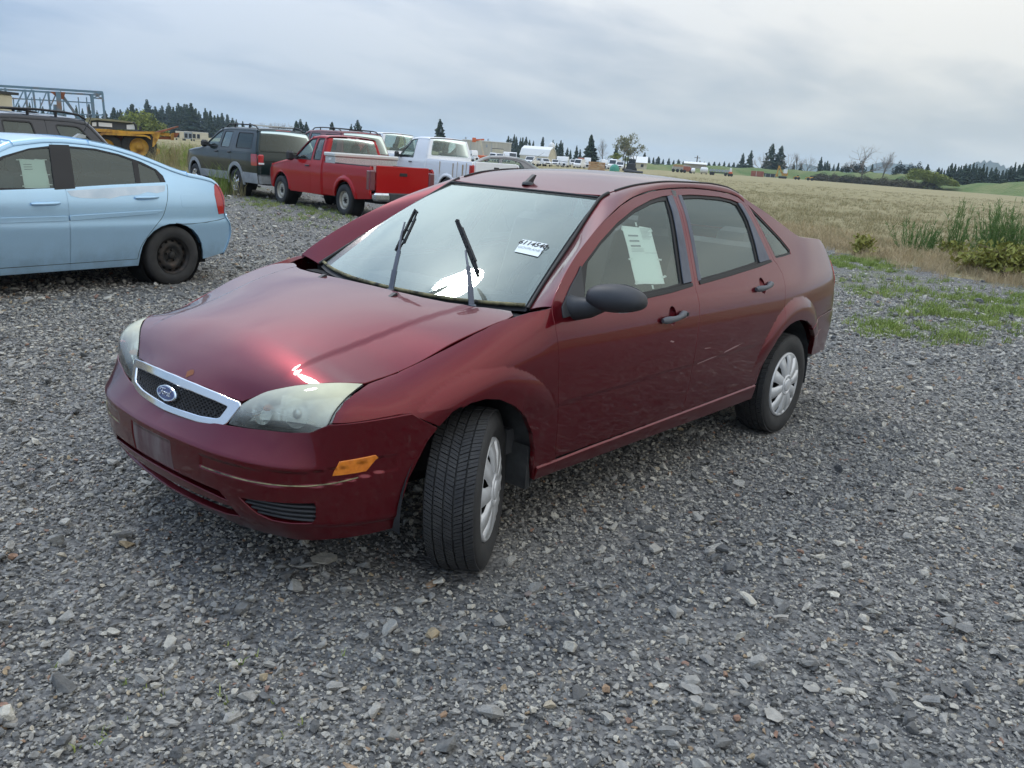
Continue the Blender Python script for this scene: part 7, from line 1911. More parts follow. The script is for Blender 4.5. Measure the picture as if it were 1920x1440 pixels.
def far_box(name, label, cat, px0, px1, top, dist, depth, mat, group=None, turn=0.0, dz=0, base=None):
    """simple building or box whose front fills columns px0..px1"""
    x0, y0, z0 = spot(px0, dist); x1, y1, z1 = spot(px1, dist); w = math.hypot(x1 - x0, y1 - y0); h = height_for((px0 + px1) / 2, top, dist, z0)
    r = empty(name, ((x0 + x1) / 2, (y0 + y1) / 2, min(z0, z1) + dz), math.atan2(y1 - y0, x1 - x0) + turn, label, cat, group); return r, w, h
def part(r, name, mat, f, **k):
    mb = MB(); f(mb); return mb.build(name, mat, r, **k)
# site trailers
for k, (a, b, t, m, l) in enumerate(((329, 345, 247, M_CREAM, 'cream site trailer with one window, left of the grey one'), (345, 360.5, 247.5, M_GREYBOX, 'grey-blue site trailer between two cream ones'), (360.5, 391, 249, M_CREAM, 'long cream site trailer right of the grey-blue one'))):
    r, w, h = far_box('site_trailer', l, 'trailer', a, b, t, 190, 3, m, 'site trailers below the treeline')
    body = part(r, 'wall', m, lambda mb: mb.box((0, 1.5, h / 2 + .2), (w * .985, 3, h - .3), bevel=.05)); part(r, 'roof', M_WHITEROOF, lambda mb: mb.box((0, 1.5, h + .07), (w, 3.1, .10)))
    for q in ((-.2,), (-.25, .25), (-.38, -.12))[k]: part(r, 'window', M_WINDARK, lambda mb: mb.box((q * w, -.01, h * .58), (.55, .06, .85)))
    for q in (-.4, .4): part(r, 'support', M_SKIP, lambda mb: mb.box((q * w, .4, .0), (.3, .3, .8)))
# beige warehouse
r, w, h = far_box('warehouse', 'long beige metal warehouse with roller door behind the white trucks', 'building', 866, 957, 265.5, 300, 30, M_BEIGE)
part(r, 'wall', M_BEIGE, lambda mb: mb.box((0, 14, h / 2 - 1), (w, 28, h + 2))); part(r, 'roof', M_WHITEROOF, lambda mb: mb.box((0, 14, h + .12), (w + .4, 28.4, .25)))
part(r, 'roller_door', M_CREAM, lambda mb: mb.box((w * .23, -.05, h * .30), (w * .22, .12, h * .60))); part(r, 'door_frame', M_SKIP, lambda mb: mb.box((w * .23, -.03, h * .62), (w * .24, .12, .18)))
for q in (-.42, -.33, .1): part(r, 'wall_seam', M_GREYBOX, lambda mb: mb.box((q * w, -.02, h / 2), (.18, .08, h)))
part(r, 'vent', M_GREYBOX, lambda mb: mb.box((w * .0, -.06, h * .75), (.5, .12, .9)))
for q in (-.45, -.27, .02): part(r, 'roof_vent', M_GREYBOX, lambda mb: mb.bar((q * w, 6, h), (q * w, 6, h + 1.1), .35, 8))
# barn and silo
r, w, h = far_box('barn', 'white gambrel-roofed barn with dark gable end right of the warehouse', 'building', 976, 1040, 276, 270, 10, M_WHITEROOF, None, .0)
gw = w * .26; prof = [(-gw, 0), (-gw, h * .38), (-gw * .62, h * .80), (0, h), (gw * .62, h * .80), (gw, h * .38), (gw, 0)]
r.rotation_euler.z += rad(-28)
part(r, 'wall', M_CREAM, lambda mb: mb.prism([(a * .97, b * .985) for a, b in prof], -w * .46, w * .46, 'X'))
def _roof(mb):
    for i in range(1, 5):
        (a0, b0), (a1, b1) = prof[i], prof[i + 1]; mb.add([(-w * .48, a0, b0 + .05), (w * .48, a0, b0 + .05), (w * .48, a1, b1 + .05), (-w * .48, a1, b1 + .05), (-w * .48, a0, b0 + .3), (w * .48, a0, b0 + .3), (w * .48, a1, b1 + .3), (-w * .48, a1, b1 + .3)], [(4, 5, 6, 7), (0, 3, 2, 1), (0, 4, 7, 3), (1, 2, 6, 5), (0, 1, 5, 4), (2, 3, 7, 6)])
part(r, 'roof', M_WHITEROOF, _roof)
part(r, 'gable', M_BARNDARK, lambda mb: mb.prism([(a * .93, b * .97) for a, b in prof], -w * .475, -w * .462, 'X'))
r, w, h = far_box('silo', 'round domed grain silo behind the white barn', 'silo', 1026, 1038, 266.5, 310, 5, M_SILO)
part(r, 'tower', M_SILO, lambda mb: mb.lathe([(w / 2, -1), (w / 2, h * .78)], 20, 'Z')); part(r, 'dome', M_WHITEROOF, lambda mb: mb.lathe([(w / 2 * 1.05, h * .77), (w * .45, h * .88), (w * .25, h * .97), (0, h)], 20, 'Z'))
# house with white roof
r, w, h = far_box('house', 'low house with white metal roof right of the black forklift', 'house', 1181, 1213, 293, 290, 8, M_CREAM)
part(r, 'wall', M_CREAM, lambda mb: mb.box((0, 3, h * .25), (w * .92, 6, h * .5))); part(r, 'roof', M_WHITEROOF, lambda mb: mb.prism([(-.6, h * .5), (3, h), (6.6, h * .5)], -w / 2, w / 2, 'X'))
for q in (-.25, .2): part(r, 'window', M_WINDARK, lambda mb: mb.box((q * w, -.02, h * .28), (.9, .08, .9)))
# lorries and vans
def lorry(px, top, dist, width, label, kind='semi', col=None, group='white lorries parked in the far yard', turn=0.0):
    x, y, z = spot(px, dist); h = height_for(px, top, dist, z); s = h / (3.9 if kind == 'semi' else (1.9 if kind == 'pickup' else 2.5))
    r = empty({'semi': 'semi_truck', 'pickup': 'pickup_truck', 'van': 'van'}[kind], (x, y, z), facing(px) + turn, label, {'semi': 'semi truck', 'pickup': 'pickup truck', 'van': 'van'}[kind], group); r.scale = (s, s, s); c = col or M_WHITE
    # front towards the camera (-x)
    if kind == 'semi':
        part(r, 'cab', c, lambda mb: mb.prism([(1.0, .7), (1.0, 2.75), (1.35, 3.75), (2.0, 3.9), (3.2, 3.9), (3.2, .7)], -1.2, 1.2)); part(r, 'bonnet', c, lambda mb: mb.prism([(-.5, .6), (-.45, 1.55), (1.0, 1.85), (1.0, .6)], -.98, .98))
        part(r, 'windscreen', M_WINDARK, lambda mb: mb.prism([(.96, 1.9), (1.12, 2.65), (1.2, 2.65), (1.05, 1.9)], -1.0, 1.0)); part(r, 'grille', M_SKIP, lambda mb: mb.box((-.52, 0, 1.05), (.08, .9, .75))); part(r, 'bumper', M_CHROME, lambda mb: mb.box((-.6, 0, .5), (.25, 2.2, .35)))
        for sg in (-1, 1): part(r, 'headlight', M_WHITELENS, lambda mb: mb.box((-.5, sg * .78, 1.0), (.1, .28, .25))); part(r, 'wheel', M_RUBBER, lambda mb: mb.lathe([(0, -.15), (.5, -.15), (.5, .15), (0, .15)], 16, 'Y', (.35, sg * .95, .5))); part(r, 'wheel', M_RUBBER, lambda mb: mb.lathe([(0, -.25), (.5, -.25), (.5, .25), (0, .25)], 16, 'Y', (4.2, sg * .9, .5))); part(r, 'side_window', M_WINDARK, lambda mb: mb.box((1.6, sg * 1.19, 2.3), (.7, .05, .6)))
        part(r, 'chassis', M_SKIP, lambda mb: mb.box((3.4, 0, .8), (3.4, .9, .3)))
    elif kind == 'pickup':
        part(r, 'body', c, lambda mb: mb.prism([(-2.2, .5), (-2.25, .95), (-2.0, 1.1), (-.9, 1.2), (3.1, 1.2), (3.1, .5)], -.95, .95)); part(r, 'cab', c, lambda mb: mb.prism([(-1.0, 1.18), (-.35, 1.85), (1.0, 1.9), (1.2, 1.18)], -.85, .85)); part(r, 'windscreen', M_WINDARK, lambda mb: mb.prism([(-1.03, 1.25), (-.42, 1.80), (-.36, 1.78), (-.9, 1.25)], -.74, .74)); part(r, 'grille', M_SKIP, lambda mb: mb.box((-2.24, 0, .82), (.06, 1.1, .28)))
        for sg in (-1, 1):
            part(r, 'headlight', M_WHITELENS, lambda mb: mb.box((-2.22, sg * .75, .85), (.06, .28, .2)))
            for q in (-1.4, 2.0): part(r, 'wheel', M_RUBBER, lambda mb: mb.lathe([(0, -.12), (.38, -.12), (.38, .12), (0, .12)], 16, 'Y', (q, sg * .86, .38)))
    else:
        part(r, 'body', c, lambda mb: mb.prism([(-2.0, .4), (-2.05, 1.0), (-1.2, 1.3), (-.6, 2.35), (-.3, 2.5), (3.2, 2.5), (3.2, .4)], -.95, .95)); part(r, 'windscreen', M_WINDARK, lambda mb: mb.prism([(-1.2, 1.38), (-.68, 2.28), (-.6, 2.25), (-1.1, 1.36)], -.82, .82))
        for sg in (-1, 1):
            for q in (-1.3, 2.3): part(r, 'wheel', M_RUBBER, lambda mb: mb.lathe([(0, -.12), (.36, -.12), (.36, .12), (0, .12)], 16, 'Y', (q, sg * .86, .36)))
lorry(893, 282, 160, 0, 'white semi tractor under the orange boom lift', 'semi', turn=.5)
for p, t, d, k, l in ((925, 286.5, 190, 'van', 'white van right of the boom lift, first of the row by the warehouse'), (938, 288, 185, 'pickup', 'pale pickup between two vans by the warehouse'), (948, 284.5, 195, 'semi', 'white box-shaped semi by the warehouse roller door'), (961, 285.5, 190, 'van', 'white van with dark side at the end of the warehouse row'), (995, 293, 150, 'pickup', 'grey-white pickup in front of the barn gable'), (1012, 296.5, 170, 'pickup', 'blue pickup in front of the barn, left of a white one'), (1022, 297, 165, 'pickup', 'white pickup in front of the barn wall'), (1041, 299, 172, 'pickup', 'pale pickup right of the barn, beside the first tall semi'), (1048, 293, 190, 'semi', 'first tall white semi right of the barn'), (1058, 293.5, 172, 'semi', 'second tall white semi right of the barn, nearer'), (1074, 299, 190, 'pickup', 'white pickup between the second and third semi'), (1085, 298, 175, 'van', 'white van left of the third tall semi'), (1092, 296, 200, 'semi', 'red-topped hauler behind the vans by the broad conifer'), (1101, 295.5, 178, 'semi', 'third tall white semi just left of the lumber stacks'), (1134, 299, 190, 'semi', 'white truck right behind the lumber stacks'), (1150, 298.5, 200, 'van', 'white van behind the green tarpaulin'), (1163, 303, 190, 'pickup', 'white and yellow pickup left of the black forklift'), (1181, 303, 200, 'van', 'white rounded van right behind the black forklift')):
    lorry(p, t, d, 0, l, k, {1012: M_GREYBOX, 1092: M_CONT}.get(p), turn=((p * 7) % 5 - 2) * .15)
# boom lift
r, w, h = far_box('boom_lift', 'orange boom lift raised in front of the beige warehouse', 'boom lift', 899, 909, 259, 165, 2, M_ORANGE)
part(r, 'base', M_ORANGE, lambda mb: mb.box((0, 0, .75), (2.2, 1.6, .9), bevel=.1))
for q in (-.8, .8): part(r, 'wheel', M_RUBBER, lambda mb: mb.lathe([(0, -.5), (.45, -.5), (.45, .5), (0, .5)], 14, 'Y', (q, 0, .45)))
part(r, 'lower_boom', M_CREAM, lambda mb: mb.beam((.3, 0, 1.2), (-.55, 0, h * .92), .28, .3)); part(r, 'upper_boom', M_ORANGE, lambda mb: mb.beam((.2, 0, h * .95), (-1.4, 0, h * .90), .25, .3)); part(r, 'basket', M_ORANGE, lambda mb: mb.box((-1.7, 0, h * .90), (.7, 1.2, .8), bevel=.05))
# lumber, tarpaulin, forklift, black pile
for a, b, t, l in ((1103, 1121.5, 303, 'larger stack of sawn lumber in the far yard'), (1121.5, 1134.5, 304.5, 'smaller stack of sawn lumber right of the larger one')):
    r, w, h = far_box('lumber_stack', l, 'lumber stack', a, b, t, 160, 2, M_LUMBER)
    for k in range(5): part(r, 'board_layer', M_LUMBER, lambda mb: mb.box((.03 * (k % 2), .9, h * (.1 + .2 * k)), (w * (.98 - .02 * (k % 2)), 1.8, h * .17)))
r, w, h = far_box('tarpaulin_pile', 'green tarpaulin heap between lumber and forklift', 'tarpaulin', 1143, 1162, 307.5, 165, 2, M_TARP)
part(r, 'cover', M_TARP, lambda mb: mb.add(*(lambda b: (b.v, b.f))(MB().lathe([(w * .5, -.1), (w * .46, h * .5), (w * .3, h * .85), (0, h)], 12, 'Z')), True))
r, w, h = far_box('forklift', 'black forklift with tall mast in the far yard', 'forklift', 1168, 1182, 292.5, 170, 2, M_SKIP)
for q in (-.45, .05): part(r, 'mast_rail', M_SKIP, lambda mb: mb.box((q, 0, h / 2), (.2, .3, h)))
part(r, 'body', M_SKIP, lambda mb: mb.box((.9, .6, 1.0), (1.6, 2.2, 1.3), bevel=.15)); part(r, 'cab', M_WINDARK, lambda mb: mb.box((.9, .8, 2.0), (1.3, 1.3, 1.0), bevel=.1))
for q in (.2, 1.5): part(r, 'wheel', M_RUBBER, lambda mb: mb.lathe([(0, -.25), (.5, -.25), (.5, .25), (0, .25)], 14, 'Y', (q, -.2, .5)))
for q in (-.6, -.1): part(r, 'fork', M_SKIP, lambda mb: mb.box((q, -.9, .3), (.15, 1.4, .08)))
r, w, h = far_box('pipe_pile', 'low heap of black pipe right of the forklift', 'pipe pile', 1171, 1206, 311, 160, 2, M_SKIP)
for k in range(7): part(r, 'pipe', M_SKIP, lambda mb: mb.bar((-w / 2, .3 * k - .6, .18 + .16 * (k % 3)), (w / 2 - .5 * (k % 3), .3 * k - .4, .12 + .12 * (k % 2)), .17, 7))
# machinery on the right of the field
r, w, h = far_box('flatbed_truck', 'grey flatbed truck left of the dark red box truck beyond the field', 'truck', 1259, 1281, 308.5, 260, 3, M_SILO)
part(r, 'deck', M_SILO, lambda mb: mb.box((0, 1, h * .55), (w, 2.3, h * .35))); part(r, 'load', M_LUMBER, lambda mb: mb.box((.2, 1, h * .86), (w * .9, 2.1, h * .25)))
for q in (-.35, .0, .35): part(r, 'wheel', M_RUBBER, lambda mb: mb.lathe([(0, -.3), (.5, -.3), (.5, .3), (0, .3)], 12, 'Y', (q * w, .1, .5)))
r, w, h = far_box('box_truck', 'dark red box truck beyond the field with white roof behind', 'truck', 1280, 1297, 311, 255, 3, M_CONT)
part(r, 'cargo_box', M_CONT, lambda mb: mb.box((-.1 * w, 1, h * .58), (w * .75, 2.3, h * .75))); part(r, 'cab', M_CONT, lambda mb: mb.box((.38 * w, 1, h * .45), (w * .26, 2.1, h * .6), bevel=.1)); part(r, 'roof', M_WHITEROOF, lambda mb: mb.box((-.1 * w, 1, h * .98), (w * .78, 2.4, .12)))
for q in (-.3, .35): part(r, 'wheel', M_RUBBER, lambda mb: mb.lathe([(0, -.3), (.45, -.3), (.45, .3), (0, .3)], 12, 'Y', (q * w, .0, .45)))
r, w, h = far_box('shed', 'long low white-roofed shed behind the dark red box truck', 'shed', 1280, 1323, 309, 300, 5, M_WHITEROOF, None, 0, 1.6)
part(r, 'wall', M_SILO, lambda mb: mb.box((0, 3, .6), (w, 5, 1.4))); part(r, 'roof', M_WHITEROOF, lambda mb: mb.prism([(-.4, 1.3), (3, 2.0), (6.4, 1.3)], -w / 2, w / 2, 'X'))
for p0, p1, t, m, l in ((1295, 1303, 315, M_WHITE, 'small white tank left of the larger white tank'), (1312, 1327, 313.5, M_WHITEROOF, 'larger round white tank beyond the field')):
    r, w, h = far_box('tank', l, 'tank', p0, p1, t, 250, 2, m)
    part(r, 'drum', m, lambda mb: mb.lathe([(0, -w / 2), (h * .36, -w / 2 + .1), (h * .42, -w * .3), (h * .42, w * .3), (h * .36, w / 2 - .1), (0, w / 2)], 16, 'X', (0, 1, h * .58)));
    for q in (-.3, .3): part(r, 'stand', M_SKIP, lambda mb: mb.box((q * w, 1, h * .1), (.25, .8, h * .3)))
r, w, h = far_box('pipe_trailer', 'trailer loaded with blue-grey drums beyond the field', 'trailer', 1329, 1368, 319, 245, 2, M_GREYBOX)
part(r, 'deck', M_SKIP, lambda mb: mb.box((0, 1, .8), (w, 2.2, .25)))
for k in range(7): part(r, 'drum', M_GREYBOX, lambda mb: mb.bar((-w / 2 + (k + .5) * w / 7, .1, 1.35), (-w / 2 + (k + .5) * w / 7, 1.9, 1.35), min(w / 15, .42), 10))
for q in (-.4, -.3, .3): part(r, 'wheel', M_RUBBER, lambda mb: mb.lathe([(0, -.25), (.42, -.25), (.42, .25), (0, .25)], 12, 'Y', (q * w, .1, .42)))
r, w, h = far_box('loader', 'small orange loader at the end of the drum trailer', 'loader', 1365, 1373, 315, 240, 2, M_ORANGE)
part(r, 'body', M_ORANGE, lambda mb: mb.box((0, .8, h * .35), (w * .95, 1.4, h * .4), bevel=.1)); part(r, 'cab', M_WHITELENS, lambda mb: mb.box((0, .8, h * .75), (w * .5, 1.1, h * .45), bevel=.08))
for q in (-.3, .3): part(r, 'wheel', M_RUBBER, lambda mb: mb.lathe([(0, -.2), (.4, -.2), (.4, .2), (0, .2)], 12, 'Y', (q * w, .0, .4)))
r, w, h = far_box('container', 'rusty red shipping container below the tallest conifers', 'container', 1407, 1431, 320.5, 330, 2.4, M_CONT)
part(r, 'body', M_CONT, lambda mb: mb.box((0, 1.2, h / 2), (w, 2.4, h - .1)))
for k in range(14): part(r, 'rib', M_CONT, lambda mb: mb.box((-w / 2 + (k + .5) * w / 14, -.02, h / 2), (w / 40, .07, h * .86)))
part(r, 'door_bar', M_WHITELENS, lambda mb: mb.box((-.08 * w, -.06, h / 2), (.12, .06, h * .9)))
r, w, h = far_box('dumpster', 'black open-top dumpster between red container and excavator', 'dumpster', 1431, 1456, 325.5, 325, 2.4, M_SKIP)
part(r, 'bin', M_SKIP, lambda mb: mb.prism([(-w / 2 + .4, .2), (-w / 2, h), (w / 2, h), (w / 2 - .4, .2)], 0, 2.4))
for q in (-.35, 0, .35): part(r, 'rib', M_GREYBOX, lambda mb: mb.box((q * w, -.05, h / 2), (.18, .1, h * .8)))
r, w, h = far_box('excavator', 'yellow excavator with raised arm beyond the field', 'excavator', 1455, 1476, 310.5, 320, 3, M_YELLOW)
part(r, 'track', M_SKIP, lambda mb: mb.box((.2, .3, .45), (w * .75, .6, .8), bevel=.2)); part(r, 'track', M_SKIP, lambda mb: mb.box((.2, 2.4, .45), (w * .75, .6, .8), bevel=.2)); part(r, 'house', M_YELLOW, lambda mb: mb.box((.8, 1.3, 1.6), (w * .55, 2.4, 1.2), bevel=.15)); part(r, 'cab', M_WHITELENS, lambda mb: mb.box((.9, .6, 2.5), (1.3, 1.1, 1.4), bevel=.1))
part(r, 'boom', M_YELLOW, lambda mb: (mb.beam((-.2, 1.3, 1.8), (-1.5, 1.3, h * .98), .45, .5), mb.beam((-1.5, 1.3, h * .98), (-1.9, 1.3, 1.3), .32, .4))); part(r, 'bucket', M_YELLOW, lambda mb: mb.prism([(-2.3, .5), (-2.2, 1.4), (-1.5, 1.4), (-1.2, .6)], .9, 1.8))
for a, b, t, l in ((1487, 1499, 328.5, 'small yellow machine left of the other yellow machine'), (1509, 1525, 329.5, 'low yellow loader at the foot of the bank')):
    r, w, h = far_box('yellow_machine', l, 'machine', a, b, t, 315, 2, M_YELLOW)
    part(r, 'body', M_YELLOW, lambda mb: mb.box((.1 * w, 1, h * .5), (w * .6, 1.8, h * .55), bevel=.15)); part(r, 'arm', M_YELLOW, lambda mb: (mb.beam((0, 1, h * .7), (-.45 * w, 1, h * .55), .25, .3), mb.beam((-.45 * w, 1, h * .55), (-.5 * w, 1, .3), .25, .3))); part(r, 'cab', M_WINDARK, lambda mb: mb.box((.15 * w, 1, h * .85), (w * .25, 1.2, h * .3)))
    for q in (-.15, .32): part(r, 'wheel', M_RUBBER, lambda mb: mb.lathe([(0, -.25), (.5, -.25), (.5, .25), (0, .25)], 12, 'Y', (q * w, .1, .5)))
# utility pole
x, y, z = spot(1304, 340); h = height_for(1304, 291.5, 340, z); r = empty('utility_pole', (x, y, z), 0, 'lone utility pole with crossarm over the far sheds', 'pole')
part(r, 'pole', M_BARK, lambda mb: mb.bar((0, 0, 0), (0, 0, h), .28, 8, .18)); part(r, 'crossarm', M_BARK, lambda mb: mb.beam((-1.2, .5, h - .8), (1.2, -.5, h - .8), .2, .2))

# ------------------------------------------------------------------ left: yellow carrier truck and steel lattice frame
def quad_dir(pxa, pxb, dist):
    x0, y0, z0 = spot(pxa, dist); x1, y1, z1 = spot(pxb, dist); return (x0, y0, z0), math.atan2(y1 - y0, x1 - x0), math.hypot(x1 - x0, y1 - y0)
D0 = 44.0; (bx, by, bz), an, L0 = quad_dir(160, 335, D0); pxm = L0 / 175           # metres per picture pixel
r = empty('yellow_truck', (bx, by, bz), an, 'rusty yellow carrier truck with khaki soft-top cab behind the light blue sedan', 'truck')
def yq(px, py):                                                                    # local x, z at that picture position
    hy = height_for(px, py, D0, bz); return ((px - 160) * pxm, hy)
def poly_part(name, mat, pts, y0, y1): return part(r, name, mat, lambda mb: mb.prism([yq(*p) for p in pts], y0, y1))
poly_part('deck_beam', M_YELLOW, [(162, 240), (200, 242), (240, 246), (290, 247), (290, 251), (240, 251), (200, 248), (162, 246)], -.1, .35)
poly_part('deck_beam', M_YELLOW, [(162, 240), (240, 245), (290, 246.5), (290, 251), (240, 250), (162, 246)], 1.9, 2.3)
poly_part('fender', M_YELLOW, [(178, 254), (190, 248), (225, 250), (268, 252.5), (279, 256), (281, 262), (272, 256), (225, 254), (192, 252.5), (182, 258)], -.25, .45)
poly_part('ramp', M_RUSTS, [(291, 247), (318, 240.5), (335, 236), (335.5, 238.5), (320, 243), (300, 249)], .1, 2.1)
poly_part('rear_frame', M_YELLOW, [(282, 246), (300, 248), (297, 258), (287, 274), (283, 276), (285, 258)], -.05, .25)
poly_part('rear_frame', M_YELLOW, [(298, 248), (318, 250), (318, 256), (300, 254)], .2, .5); poly_part('rear_frame', M_RUSTS, [(297, 256), (322, 256), (322, 262), (297, 261)], .3, 1.8)
poly_part('tail_beam', M_YELLOW, [(319, 251), (326, 249), (326, 263), (320, 263)], .1, .4); poly_part('tail_beam', M_RUSTS, [(325, 249), (337.5, 249), (331, 258), (326, 258)], .3, 1.7)
part(r, 'hitch', M_YELLOW, lambda mb: mb.bar((*[yq(290, 284)[0]], .0, yq(290, 284)[1]), (yq(290, 284)[0], .5, yq(290, 284)[1]), .16, 12))
poly_part('hitch_arm', M_YELLOW, [(280, 278), (297, 280), (297, 288), (278, 282)], .05, .4)
for px_, y_ in ((196, .15), (258, .15), (196, 1.9), (258, 1.9)):
    cx_, cz_ = yq(px_, 275); R_ = cz_ - .02
    w_ = empty('wheel', (cx_, y_, .0)); w_.parent = r
    part(w_, 'tyre', M_RUBBER, lambda mb: mb.lathe([(R_ * .52, -.17), (R_ * .9, -.19), (R_, -.12), (R_, .12), (R_ * .9, .19), (R_ * .52, .17)], 28, 'Y', (0, 0, R_))); part(w_, 'rim', M_YELLOW, lambda mb: mb.lathe([(R_ * .54, -.13), (R_ * .45, -.05), (R_ * .2, -.04), (R_ * .15, -.15), (0, -.15)], 20, 'Y', (0, 0, R_)))
poly_part('cab_top', M_KHAKI, [(160, 222), (164, 220.5), (178, 221), (210, 223.5), (246, 228), (249, 231), (240, 230), (200, 226.5), (183, 225), (170, 226), (168, 240), (161, 240)], .2, 2.0)
poly_part('cab_side', M_DKGREY, [(170, 227), (183, 225.5), (210, 227), (240, 231), (240, 243), (172, 240)], .35, 1.85)
for pts in ([(184, 229), (209, 231), (209, 238.5), (184, 236.5)], [(172, 229.5), (180, 229), (180, 236.5), (172, 236.5)], [(236, 234), (250, 233), (252, 242.5), (236, 242.5)]): poly_part('window', M_WHITELENS, pts, .30, .36)
part(r, 'roof_bow', M_SKIP, lambda mb: mb.tube([(yq(240, 231)[0], .3, yq(240, 231)[1]), (yq(250, 230)[0], .3, yq(250, 230)[1]), (yq(253.5, 236)[0], .3, yq(253.5, 236)[1]), (yq(254, 244)[0], .3, yq(254, 244)[1])], .06, 6)); poly_part('wing_mirror', M_SKIP, [(259, 237), (264, 237), (264, 244), (259, 244)], .0, .12)
poly_part('chassis', M_RUSTS, [(165, 246), (283, 251), (283, 268), (165, 262)], .6, 1.7)
# lattice frame
D1 = 52.0; (bx, by, bz), an, L1 = quad_dir(-60, 198, D1); q1 = L1 / 258
r = empty('lattice_frame', (bx, by, bz), an, 'blue steel lattice frame standing behind the dark sport utility', 'steel frame')
def lq(px, py): return ((px + 60) * q1, height_for(px, py, D1, bz))
def member(name, a, b, y0=0, w=.12, y1=None, mat=None): part(r, name, mat or M_TRUSS, lambda mb: mb.beam((lq(*a)[0], y0, lq(*a)[1]), (lq(*b)[0], y0 if y1 is None else y1, lq(*b)[1]), w * .68, w * .68))
member('top_beam', (-60, 157.5), (196, 173.5), 0, .17); member('top_beam', (-60, 161), (196, 176), 2.6, .14)
member('middle_rail', (-60, 178), (92, 186), 2.6, .09); member('middle_rail', (92, 186), (177, 191), 2.6, .09)
member('lower_rail', (-60, 209), (150, 214), 2.6, .08); member('lower_rail', (140, 214), (200, 216), 0, .09)
for p, t, b in ((-45, 160, 240), (-15, 162, 240), (11, 165, 240), (47, 168, 243), (62, 169, 245), (90, 171, 250), (108, 172, 255)): member('post', (p, t), (p + 5, b), 0, .15)
for p in (-30, 22, 58, 74, 120, 151, 168): member('post', (p, 180), (p + 2, 245), 2.6, .08)
for a, b in (((45, 169), (25, 205)), ((60, 168), (35, 212)), ((88, 171), (68, 212)), ((107, 172), (85, 215)), ((112, 172), (148, 226)), ((5, 166), (-15, 205))): member('brace', a, b, 0, .09)
member('post', (112, 172), (150, 228), .1, .20); member('end_post', (175, 176), (178, 250), 0, .16); member('end_post', (195, 174), (199, 250), 0, .16); member('end_post', (177, 176), (181, 250), 2.6, .12)
member('end_brace', (176, 184), (193, 185), 0, .10); member('end_brace', (193, 177), (176, 184), 0, .08); member('end_brace', (177, 177), (193, 184), 0, .08); member('end_brace', (195, 174.5), (176, 176), 0, .14, 2.6)
part(r, 'gusset', M_RUSTS, lambda mb: mb.prism([lq(94, 172), lq(123, 173), (lq(119, 186)), lq(110, 186)], -.12, .0)); part(r, 'gusset', M_TRUSS, lambda mb: mb.prism([lq(98, 196), lq(112, 196), lq(112, 214), lq(98, 214)], -.1, .0)); member('post', (109, 172), (111, 250), -.1, .34)
# cream machine cab at the picture's left edge
x, y, z = spot(-4, 48); r = empty('machine_cab', (x, y, z), 0, 'cream machine cab at the left end of the lattice frame', 'machine'); h = height_for(-4, 175, 48, z)
part(r, 'body', M_CREAM, lambda mb: mb.box((0, 0, h / 2), (1.0, 1.0, h), (0, 0, .4), .08)); part(r, 'top', M_SKIP, lambda mb: mb.box((.1, 0, h + .05), (1.3, 1.1, .12), (0, 0, .4)))
# ------------------------------------------------------------------ grass, weeds, shrubs
def blade_mat(name, c1, c2):
    m = principled(name, c1, .75); nt, N, L, b = nodes_of(m); b.inputs['Specular IOR Level'].default_value = .2
    oi = N('ShaderNodeObjectInfo'); mx = N('ShaderNodeMix'); mx.data_type = 'RGBA'; mx.inputs[6].default_value = (*c1, 1); mx.inputs[7].default_value = (*c2, 1); L(oi.outputs['Random'], mx.inputs[0]); L(mx.outputs[2], b.inputs['Base Color'])
    b.inputs['Subsurface Weight'].default_value = 0
    return m
M_GRASS = blade_mat('green grass', (.16, .235, .045), (.32, .37, .12)); M_DRY = blade_mat('dry grass', (.38, .29, .165), (.53, .42, .26)); M_FGRASS = blade_mat('field grass', (.235, .215, .105), (.39, .325, .19)); M_BROOM = blade_mat('broom green', (.10, .18, .05), (.17, .26, .085)); M_BRAMBLE = blade_mat('bramble leaves', (.14, .19, .035), (.30, .27, .07)); M_STEMB = principled('brown stems', (.16, .12, .075), .8)
def tuft_mesh(name, seed, n, h, spread, w, mat, lean=.5):
    g = np.random.default_rng(seed); mb = MB()
    for _ in range(n):
        a = g.uniform(0, 6.283); r = spread * g.uniform(0, 1)**.7; p = np.array([r * math.cos(a), r * math.sin(a), 0]); hh = h * g.uniform(.45, 1.1); d = g.normal(0, lean, 2) * hh; s = np.array([-math.sin(a + 1), math.cos(a + 1), 0]) * w * g.uniform(.6, 1.3)
        m_ = p + np.array([d[0] * .35, d[1] * .35, hh * .6]); e = p + np.array([d[0], d[1], hh * g.uniform(.8, 1)])
        mb.add([p - s, p + s, m_ + s * .7, m_ - s * .7, e], [(0, 1, 2, 3), (3, 2, 4)])
    me = bpy.data.meshes.new(name); me.from_pydata(mb.v, [], mb.f); me.materials.append(mat); return me
def in_lot(P): return (P[:, 0] < lot_edge(P[:, 1])) & (P[:, 1] < 30)
def scatter_grass(name, meshes, P, s0, s1, hs=1.0):
    n = len(P); z = T(P[:, 0]); s = RNG.uniform(s0, s1, n)
    scatter_object(name, meshes, np.column_stack([P, z]), np.column_stack([RNG.normal(0, .08, (n, 2)), RNG.uniform(0, 6.28, n)]), np.stack([s, s, s * RNG.uniform(.7, 1.3, n) * hs], 1), RNG.integers(0, len(meshes), n))
